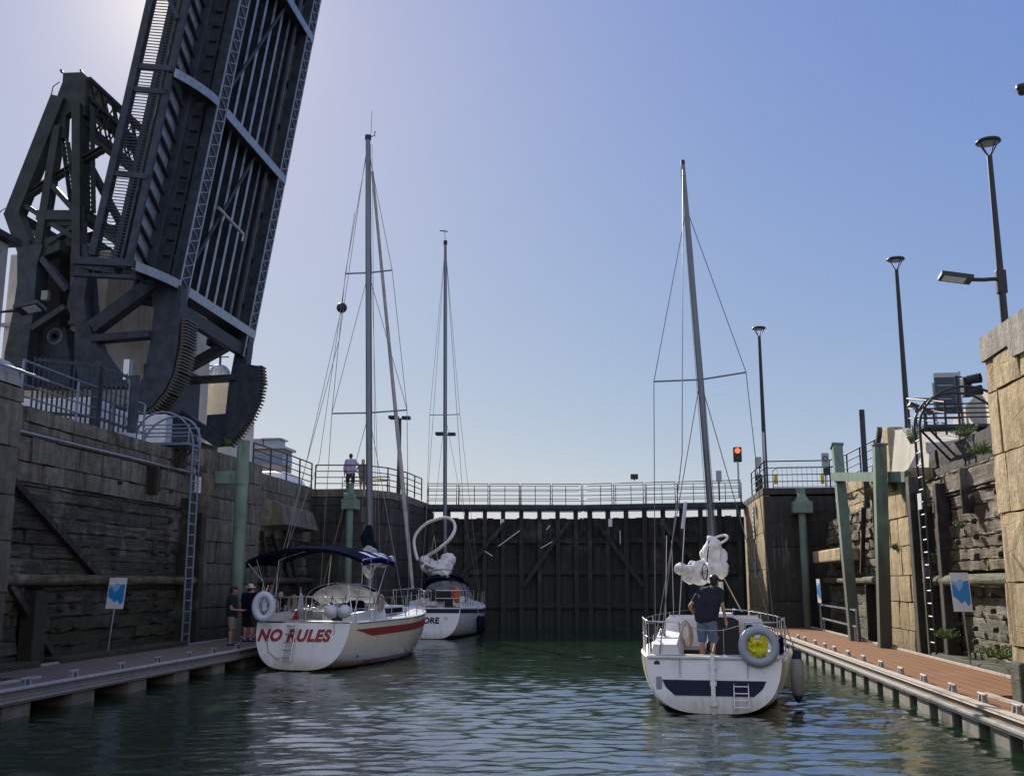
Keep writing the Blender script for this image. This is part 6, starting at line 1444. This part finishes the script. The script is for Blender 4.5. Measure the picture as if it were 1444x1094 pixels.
# boom, stack pack, sail
b0, b1 = mb_+Vector((0, -.12, 1.2)), loc_(pY(540, 790, 31.0))
mb = MB(); mb.tube([b0, b1], .07, 10); mb.build('boom', M['mast'], T)
mb = MB()
for (px, py, Y, rx, rz) in ((517,760,33.0,.2,.35),(522,775,32.8,.3,.3),(519,748,33.1,.14,.2)): mb.ell(loc_(pY(px, py, Y)), (rx, .25, rz))
fuse(mb, .05, 3, .06, 3, 2).build('mast_cover', M['navy_cloth'], T)
mb = MB()
for (px, py, Y, rx, rz) in ((522,780,32.6,.2,.2),(530,787,32.3,.28,.14),(538,792,31.8,.25,.12),(545,790,31.4,.2,.13),(521,800,32.7,.14,.3),(518,790,32.6,.13,.25)): mb.ell(loc_(pY(px, py, Y)), (rx, .3, rz))
fuse(mb, .035, 4, .09, 3., 6, True).build('bundled_sail', M['sail_grey'], T)
mb = MB(); mb.ell(loc_(pY(546, 791, 31.2)), (.15, .2, .16)); mb.tube([loc_(pY(530, 784, 32.2)), loc_(pY(543, 796, 31.3))], .05, 8); mb.build('sail_ties', M['black'], T)
# radar reflector ball on the backstay
c = loc_(pY(482, 434, 31.0)); mb = MB(); mb.ell(c, (.17,.17,.17), n=18, m=12); mb.build('signal_ball', M['rail_dark'], T)
wirepart(T, 'ball_line', [loc_(pY(487, 386, 33.1)), c, Vector((-1.25, .6, 1.5))], .009)
for (a, b) in (((362, 868), (368, 800)), ((470, 868), (480, 802)), ((499, 830), (506, 795))): pass
mb = MB(); mb.tube([(.62, .1, 1.95), (.7, .15, 3.2)], .018, 6); mb.build('pole', SB, T)
mb = MB(); mb.prism([(-.22, .0, 1.6), (-.02, 0, 1.62), (-.05, 0, 2.0), (-.14, 0, 2.15)], (0, .03, 0)); mb.tube([(-.12, .0, 1.3), (-.12, .0, 2.25)], .012, 5); mb.build('flag', M['lavender'], T)
mb = MB(); mb.prism([(-.5, .3, 1.35), (-.3, .3, 1.35), (-.34, .3, 1.62)], (0, .05, 0)); mb.build('red_pouch', M['red'], T)
mb = MB(); mb.rbox(.15, .3, 1.3, 1.4, 1.6, 1.75, .01); mb.build('chart_plotter', M['sign_blue'], T)
mb = MB(); mb.rbox(.55, 1.0, .6, 1.0, 1.3, 1.62, .04); mb.build('cockpit_box', M['rail_dark'], T)
mb = MB(); mb.rbox(-.62, -.2, .7, 1.2, 1.34, 1.62, .08); mb.build('cushion', M['grey_cloth'], T)
mb = MB(); mb.rbox(.35, .8, 2.3, 2.8, 1.45, 1.85, .1); mb.build('kit_bag', M['navy_cloth'], T)
mb = MB()
for k in range(5): mb.torus((-.95, 1.2+.05*k, 1.78), .14+.012*k, .014, Matrix.Rotation(R(82), 3, 'X'), 16, 5, sc=(.6, 1.4))
mb.build('coiled_rope', M['rope'], T)
T.location = (LX, LY, 0); T.rotation_euler = (0, 0, RZ)
Bw = lambda v: Rw @ Vector(v)+Vector((LX, LY, 0))
p = pY(372, 855, 28.1); Tq = thing('life_ring', 'pale blue life ring hung on the left stern corner of the NO RULES yacht', 'life ring', tuple(p))
mb = MB(); mb.torus(p, .29, .1, Matrix.Rotation(R(12), 3, 'Z') @ Matrix.Rotation(R(88), 3, 'X') @ Matrix.Rotation(R(0), 3, 'Z'), 30, 12, sc=(.8, 1.12)); mb.build('ring', M['ring_white'], Tq)
mb = MB(); mb.rbox(p.x-.06, p.x+.08, p.y+.02, p.y+.1, p.z-.12, p.z+.12, .02); mb.build('light', M['fender_white'], Tq)
for px, lb in ((467, 'left'), (486, 'right')):
    p = pY(px, 862, 28.15); Tq = thing('round_fender', f'pale round fender on the NO RULES yacht stern rail, {lb} one of a pair', 'fender', tuple(p), 'round fenders on the stern rail')
    mb = MB(); mb.ell(p, (.19, .19, .19), n=20, m=14); mb.build('ball', M['fender_white'], Tq)
    mb = MB(); mb.lathe([(.04,.18),(.035,.24),(.001,.25)], p, 10); mb.tube([p+Vector((0,0,.23)), p+Vector((0,.1,.42))], .012, 5); mb.build('eye', M['black'], Tq)

# ---------- third yacht with blue band
LX, LY = -8.5, 44.3; RZ = R(-1)
T = thing('sailing_yacht', 'white yacht with a dark blue band and blue stern letters, farthest yacht near the gate', 'yacht', (0, 0, 0))
Rw = Matrix.Rotation(RZ, 3, 'Z')
def loc_(v): return Rw.transposed() @ (Vector(v)-Vector((LX, LY, 0)))
P = hull_fn(9.4, 3.0, .80, 1.3, 1.2, 1.45, .35, .25, .5, -.02); pt, f_, zd = P
h, tr = hull(T, P, M['hull_white'], M['hull_white'], M['deck_white'])
decks(T, P, M['deck_white'], .8, .05, .33, .7)
stripe(T, P, 'blue_band', .0, .99, .06, .22, M['navy_paint']); stripe(T, P, 'boot_stripe', .0, .98, .12, -.05, M['navy_paint'], rel=False); stripe(T, P, 'toe_rail', .0, .99, -.04, .05, M['dock_edge'], off=.012)
yy = lambda z: .25*(z-1.3)-.014
mb = MB(); mb.prism([(-1.18, yy(1.26), 1.26), (1.18, yy(1.26), 1.26), (1.15, yy(1.08), 1.08), (-1.15, yy(1.08), 1.08)], (0, -.006, 0)); mb.build('stern_band', M['navy_paint'], tr)
lettering(tr, 'ORE', .34, M['navy_paint'], lambda x, y, z: Vector((-.05+x*1.1, yy(.66+y)-.012-z*.5, .66+y)), offset=.012)
lettering(tr, 'IV', .16, M['navy_paint'], lambda x, y, z: Vector((.6+x*1.2, yy(.8+y)-.012-z*.5, .8+y)), name='numeral')
mb = MB(); t = bmesh.new(); bmesh.ops.create_cube(t, size=1)
for v in t.verts:
    a, b, c = v.co.x*2, v.co.y+.5, v.co.z+.5; wd_ = (1.05-.4*b)*(1-.12*c); v.co = Vector((a*wd_, 3.0+3.8*b, 1.25+c*(.5-.12*b)))
bmesh.ops.bevel(t, geom=list(t.edges), offset=.08, segments=3, affect='EDGES'); mb.bm(t); cb = mb.build('cabin', M['deck_white'], T)
mb = MB(); mb.box(-.3, .3, 2.94, 3.0, .9, 1.72); mb.build('companionway', M['black'], cb)
for sg in (-1, 1): mb = MB(); wedge(mb, sg*1.05-.14, sg*1.05+.14, .4, 3.0, 1.3, 1.55, 1.65, .03); mb.build('coaming', M['deck_white'], T)
r0, r1, r2 = hoop_pts(2.0, 1.15, 1.5, 2.95), hoop_pts(2.9, 1.15, 1.5, 2.75), hoop_pts(3.9, 1.1, 1.5, 1.8)
mb = MB(); mb.grid([r1[1:-1], [a.lerp(b, .3) for a, b in zip(r1, r2)][1:-1]]); mb.build('dodger', M['navy_cloth'], T); mb = MB(); mb.grid([[a.lerp(b, .32) for a, b in zip(r1, r2)][1:-1], r2[1:-1]]); mb.build('dodger_window', M['vinyl'], T)
for r_ in (r0, r1, hoop_pts(1.2, 1.2, 1.5, 2.6)): mb = MB(); mb.tube(r_, .022, 6); mb.build('canopy_frame', M['navy_paint'], T)
for sg in (-1, 1):
    mb = MB(); z = 1.33; tp = z+.7; ring_ = [(sg*.1, 0, tp), (sg*1.15, .0, tp), (sg*1.4, .4, tp), (sg*1.5, 1.6, tp)]
    mb.tube(ring_, .018, 6); mb.tube([(a, b, c-.33) for a, b, c in ring_], .014, 6)
    for a, b, c in ring_: mb.tube([(a, b, z-.02), (a, b, c)], .018, 6)
    mb.build('pushpit', SB, T)
lifelines(T, P, .18, .95, 6, .66, SB)
mb = MB(); mb.ell((1.0, .15, 1.85), (.17,.1,.36), n=14, m=10); mb.build('orange_buoy', M['orange'], T)
mb = MB(); mb.rbox(-.45, .5, 1.2, 1.5, 1.55, 2.05, .06); mb.build('instrument_cover', M['black'], T)
mb = MB(); mb.rbox(-.15, .15, 1.5, 1.8, .7, 1.6, .04); mb.build('pedestal', M['deck_white'], T)
mb_ = loc_(pY(628, 790, 48.6)); mb_.z = 1.7; mt_ = loc_(pY(628, 345, 48.6)); mast = setmast(T, mb_, mt_, .1, .07, M['mast'], 0)
mb = MB(); mb.tube([mt_, mt_+Vector((0,0,.2))], .1, 8); mb.tube([mt_, mt_+Vector((-.05,0,.8))], .012, 4); mb.tube([mt_+Vector((-.3,0,.75)), mt_+Vector((.12,0,.68))], .03, 5); mb.build('wind_vane', M['black'], mast)
pc = pt(.48, 0)
for sg in (-1, 1):
    ch = Vector((sg*(pc.x-.1), pc.y, pc.z)); sx = mb_.lerp(mt_, .5)+Vector((sg*.75, -.1, 0)); wirepart(T, 'shroud', [mt_, sx, ch], .01)
    wirepart(T, 'lower_shroud', [mb_.lerp(mt_, .5), ch], .009)
mb = MB(); a = mb_.lerp(mt_, .5); mb.tube([a+Vector((-.75,-.1,0)), a, a+Vector((.75,-.1,0))], .02, 6) ; mb.build('spreader', M['mast'], mast)
wirepart(T, 'backstay', [mt_, Vector((-.6, .1, 1.4))], .01); wirepart(T, 'forestay', [mt_, Vector((0, 9.2, 1.6))], .012)
mb = MB()
for (px, py, Y, rx, rz) in ((607,795,47.6,.45,.2),(614,802,47.2,.45,.22),(622,800,47.6,.5,.3),(628,806,47.4,.4,.2),(604,800,46.8,.3,.15),(632,790,48,.3,.3),(600,790,47,.2,.15)): mb.ell(loc_(pY(px, py, Y)), (rx, .4, rz))
fuse(mb, .05, 3, .13, 2.2, 9, True).build('bundled_sail', M['sail'], T)
lp = [(589,790),(585,775),(584,760),(590,748),(600,739),(613,733),(626,730),(636,732),(641,739),(641,748),(636,758),(627,767),(617,775),(605,782),(595,789)]
cp = [loc_(pY(x, y, 47.4+.5*math.sin(i*.45))) for i, (x, y) in enumerate(lp)]; sm = []
for i in range(len(cp)-1):
    a, b, c, d = cp[max(0, i-1)], cp[i], cp[i+1], cp[min(len(cp)-1, i+2)]
    for k in range(4): t = k/4; sm.append(.5*((2*b)+(c-a)*t+(2*a-5*b+4*c-d)*t*t+(3*b-a-3*c+d)*t**3))
mb = MB(); mb.tube(sm+[cp[-1]], .075, 10); mb.build('sail_loop', M['sail'], T)
mb = MB(); b0 = mb_+Vector((0, -.1, 1.1)); mb.tube([b0, loc_(pY(600, 798, 46.0))], .07, 8); mb.build('boom', M['mast'], T)
wirepart(T, 'mainsheet', [loc_(pY(612, 755, 46.5)), loc_(pY(606, 795, 46.3)), loc_(pY(618, 795, 46.3)), loc_(pY(612, 755, 46.5))], .015, M['rope'])
T.location = (LX, LY, 0); T.rotation_euler = (0, 0, RZ)
p = pY(676, 880, 47); 
for k, (px, Y) in enumerate(((676, 46.8), (680, 48.2))):
    p = pY(px, 880, Y); Tq = thing('fender', ('nearer' if not k else 'farther')+' dark fender hanging off the right side of the farthest yacht', 'fender', tuple(p))
    mb = MB(); mb.lathe([(.001,-.4),(.08,-.36),(.14,-.25),(.14,.25),(.08,.36),(.001,.4)], p, 14); mb.build('body', M['navy_cloth'], Tq)
    mb = MB(); mb.tube([p+Vector((0,0,.36)), p+Vector((-.15,0,.85))], .014, 5); mb.build('line', M['rope'], Tq)

# ============================================================ PEOPLE
def person(label, loc, rz, h=1.75, shirt='tee_black', pants='khaki', long_=False, hat=None, hair='hair', skin='skin', hands=None, elbows=None, head=(0, .03, 0), lean=(0, 0), stance=.11, vox=.02, sleeve=.5, feet='black', bulk=1., step=0.):
    T = thing('person', label, 'person', (0, 0, 0)); k = h/1.78
    V = lambda x, y, z: Vector((x*k, y*k, z*k))
    lx, ly = lean
    hip = V(0, 0, .95); che = V(lx*.6, ly*.6, 1.28); nk = V(lx, ly, 1.5)
    hd = V(lx+head[0], ly+head[1]+.0, 1.655+head[2])
    sh = {-1: V(lx-.19*bulk, ly, 1.43), 1: V(lx+.19*bulk, ly, 1.43)}
    hands = hands or {-1: (-.27, .08, .82), 1: (.27, .08, .82)}
    H_ = {s: V(*hands[s]) for s in (-1, 1)}; E = {}
    for s in (-1, 1):
        if elbows and s in elbows: E[s] = V(*elbows[s])
        else: m = (sh[s]+H_[s])/2; E[s] = m+V(s*.05, -.07, -.0)
    def tors(mb, g=0.):
        for s in (-1, 1):
            mb.caps(V(s*.09, 0, .95), V(lx*.5+s*.1, ly*.5, 1.2), (.115+g)*k*bulk, (.12+g)*k*bulk); mb.caps(V(lx*.5+s*.09, ly*.5, 1.2), V(lx+s*.11, ly, 1.38), (.125+g)*k*bulk, (.105+g)*k*bulk)
        mb.caps(sh[-1]+V(.03,0,.0), sh[1]-V(.03,0,0), (.075+g)*k, (.075+g)*k)
        mb.caps(V(lx*.5, ly*.5+.02, 1.1), V(lx, ly, 1.33), (.13+g)*k*bulk, (.12+g)*k*bulk)
    mb = MB(); tors(mb)
    mb.caps(nk-V(0,0,.06), hd-V(0,.0,.06), .058*k, .052*k)
    fw = Vector((head[0]*.8, .55+head[1], head[2]*3-.0)).normalized()
    mb.ell(hd, (.076*k, .095*k, .11*k)); mb.ell(hd+V(0, .03, -.05), (.058*k, .07*k, .065*k)); mb.caps(hd+V(0, .085, .0), hd+V(0, .108, -.03), .012*k, .017*k)
    for s in (-1, 1): mb.ell(hd+V(s*.077, -.0, -.01), (.012*k, .022*k, .032*k))
    K, A = {}, {}
    for s in (-1, 1):
        A[s] = V(s*stance, s*step, .07); K[s] = V(s*(stance+.01), s*step*.6+.035, .5)
        mb.caps(V(s*.095, 0, .9), K[s], .09*k*bulk, .06*k); mb.caps(K[s], A[s]+V(0,0,.03), .058*k, .038*k); mb.ell(K[s]+V(0,-.04,-.14), (.05*k,.055*k,.12*k))
        mb.caps(A[s]+V(0,-.03,-.02), A[s]+V(0,.15,-.03), .04*k, .035*k)
        mb.caps(sh[s], E[s], .052*k, .04*k); mb.caps(E[s], H_[s], .039*k, .026*k)
        d = (H_[s]-E[s]).normalized(); side = d.cross(Vector((0, 1, 0)));
        if side.length < .1: side = Vector((1, 0, 0))
        side.normalize(); oth = d.cross(side).normalized()
        pm = H_[s]+d*.05*k; mb.caps(H_[s], pm, .03*k, .036*k); mb.caps(H_[s]+d*.03*k+oth*.02*k, pm+d*.02*k+oth*.025*k, .018*k, .02*k); mb.caps(H_[s]+d*.03*k-oth*.02*k, pm+d*.02*k-oth*.025*k, .018*k, .02*k)
        for q, ln in enumerate((.06, .075, .078, .066)):
            a = pm+d*.03*k+oth*(q-1.5)*.021*k; b = a+(d*ln*.6+side*s*-.012)*k; c = b+(d*ln*.4-side*s*.03)*k; mb.caps(a, b, .0105*k, .0095*k, 8); mb.caps(b, c, .0095*k, .008*k, 8)
        a = H_[s]+d*.02*k+oth*.03*k; mb.caps(a, a+(d*.05+oth*.03)*k, .012*k, .01*k, 8)
    body = fuse(mb, min(vox, .02), 2).build('body', M[skin], T)
    g = .022; mb = MB(); tors(mb, .028)
    mb.caps(V(-.06,0,.93), V(.06,0,.93), .15*k*bulk, .15*k*bulk)
    for s in (-1, 1): e = sh[s].lerp(E[s], .85 if sleeve > .8 else sleeve); mb.caps(sh[s]-V(0,0,.01), e, .07*k, .062*k); (sleeve > .8) and mb.caps(E[s], E[s].lerp(H_[s], .9), .052*k, .04*k)
    mb.caps(nk-V(0,0,.08), nk-V(0,0,.03), .085*k, .07*k)
    fuse(mb, vox, 2, .012, 9, 3).build('shirt', M[shirt], T)
    mb = MB(); mb.caps(V(-.06,0,.95), V(.06,0,.95), .125*k*bulk, .125*k*bulk); mb.caps(V(-.06,0,.88), V(.06,0,.88), .12*k*bulk, .12*k*bulk)
    for s in (-1, 1):
        e = V(s*.095, 0, .88); t_ = K[s] if not long_ else K[s]; mb.caps(e, t_.lerp(e, 0 if not long_ else 0)-V(0,0,-.01), .108*k*bulk, .09*k)
        if long_: mb.caps(K[s], A[s]+V(0,0,.02), .08*k, .065*k)
    fuse(mb, vox, 2, .014, 8, 1).build('trousers' if long_ else 'shorts', M[pants], T)
    for s in (-1, 1):
        mb = MB(); mb.caps(A[s]+V(0,-.05,-.03), A[s]+V(0,.16,-.035), .046*k, .04*k); mb.cbox(A[s]+V(0,.055,-.055), (.085*k,.28*k,.03*k)); fuse(mb, .014, 2).build('shoe', M[feet], T)
    mb = MB(); mb.ell(hd+V(0,-.018,.025), (.083*k,.1*k,.1*k)); mb.ell(hd+V(0,-.035,-.03), (.078*k,.075*k,.075*k))
    if hair == 'blond': mb.ell(hd+V(0,-.045,-.07), (.08*k,.07*k,.1*k))
    if hair: fuse(mb, .012, 2, .01, 25).build('hair', M[hair], T)
    if hair:   # the face stays clear of the hair: eyes, mouth
        for s in (-1, 1): mb = MB(); mb.ell(hd+V(s*.03, .092, .012), (.011*k,.008*k,.007*k), n=8, m=6); mb.build('eye', M['black'], T)
        mb = MB(); mb.ell(hd+V(0,.1,-.062), (.024*k,.008*k,.006*k), n=10, m=6); mb.build('mouth', M['red'], T)
    if hat:
        kind, hm = hat; mb = MB()
        if kind == 'cap':
            mb.ell(hd+V(0,-.01,.05), (.092*k,.112*k,.085*k)); mb.hexa([hd+V(*q) for q in ((-.07,.06,.045),(.07,.06,.045),(.06,.17,.035),(-.06,.17,.035),(-.07,.06,.06),(.07,.06,.06),(.055,.165,.045),(-.055,.165,.045))])
        else:
            mb.lathe([(.001,.12),(.07,.115),(.092,.07),(.1,.02),(.17,-.0),(.175,-.012),(.1,.0),(.001,.02)], hd+V(0,0,.03), 22)
        fuse(mb, .012, 2).build('hat', M[hm], T)
    T.location = loc; T.rotation_euler = (0, 0, rz); return T
person('man in dark t-shirt and denim shorts standing in the nearest yacht', (1.47, 21.15, .76), R(-28), 1.80, 'tee_black', 'denim', hat=('cap', 'black'), skin='skin', head=(.06, .085, -.02), lean=(.05, .12), hands={-1: (-.28, .16, .93), 1: (.33, .2, .86)}, elbows={-1: (-.33, -.02, 1.14), 1: (.33, .06, 1.15)}, vox=.016, sleeve=.62, stance=.1, bulk=1.06, step=.03)
p = pY(1003, 902, 21.25); T = thing('winch_handle', 'black winch handle bag in the right hand of the man on the nearest yacht', 'tool', tuple(p))
mb = MB(); mb.ell(p+Vector((0,0,-.1)), (.1,.07,.13)); mb.caps(p+Vector((-.04,0,-.05)), p+Vector((.06,0,.1)), .035, .03); mb.caps(p+Vector((-.05,0,-.12)), p+Vector((-.14,0,-.28)), .025, .02)
fuse(mb, .015, 2, .02, 9).build('body', M['black'], T)
Yp = 46.4; p = pY(493.5, 690, Yp)
person('person in pale lavender shirt and black trousers on the left gate pier, back turned', (p.x, Yp, 6.46), R(8), 1.85, 'lavender', 'black', True, skin='skin', vox=.03, sleeve=.95, hands={-1: (-.27,.05,.85), 1: (.38,.22,1.12)})
p = pY(511, 690, Yp+.2)
person('smaller person in grey top and shorts on the left gate pier, hands on hips', (p.x, Yp+.2, 6.46), R(-15), 1.6, 'grey_cloth', 'khaki', hair='blond', skin='skin2', vox=.03, hands={-1: (-.2,.02,1.02), 1: (.2,.02,1.02)}, elbows={-1: (-.4,-.1,1.15), 1: (.4,-.1,1.15)})
q = pZ(325, 910, .5)
person('man in black polo, khaki shorts and dark cap on the left dock', (q.x, q.y, .5), R(-80), 1.78, 'tee_black', 'khaki', hat=('cap', 'hair'), skin='skin', vox=.025, hands={-1: (-.12,.28,1.05), 1: (.14,.3,1.05)}, elbows={-1: (-.27,.02,1.08), 1: (.27,.02,1.08)}, bulk=1.12)
q = pZ(349, 905, .5)
person('man in wide straw hat, navy shirt and dark shorts seen from behind', (q.x, q.y, .5), R(-15), 1.82, 'navy_cloth', 'black', hat=('brim', 'straw'), skin='skin2', vox=.025, bulk=1.15)
q = pZ(338, 903, .5)
person('person in dark clothes half hidden between the cap man and the straw hat man', (q.x+.1, q.y+.7, .5), R(170), 1.72, 'tee_black', 'tee_black', skin='skin', vox=.025)
q = pY(371, 812, 34.6)
person('person in lavender shirt on the left dock behind the life ring', (q.x, 34.6, .5), R(-110), 1.72, 'lavender', 'grey_cloth', skin='skin2', vox=.025)
q = pY(383, 805, 35.8)
person('person in teal shirt and red cap on the left dock under the navy canopy', (q.x, 35.8, .5), R(-150), 1.78, 'teal', 'grey_cloth', hat=('cap', 'red'), skin='skin2', vox=.025)
q = pY(397, 822, 36.2)
person('blond person in dark navy top on the left dock, rightmost of the standing group', (q.x, 36.2, .5), R(150), 1.55, 'navy_cloth', 'denim', hair='blond', skin='skin2', vox=.025)
p = Bw((-.75, 2.3, .72)) if False else None
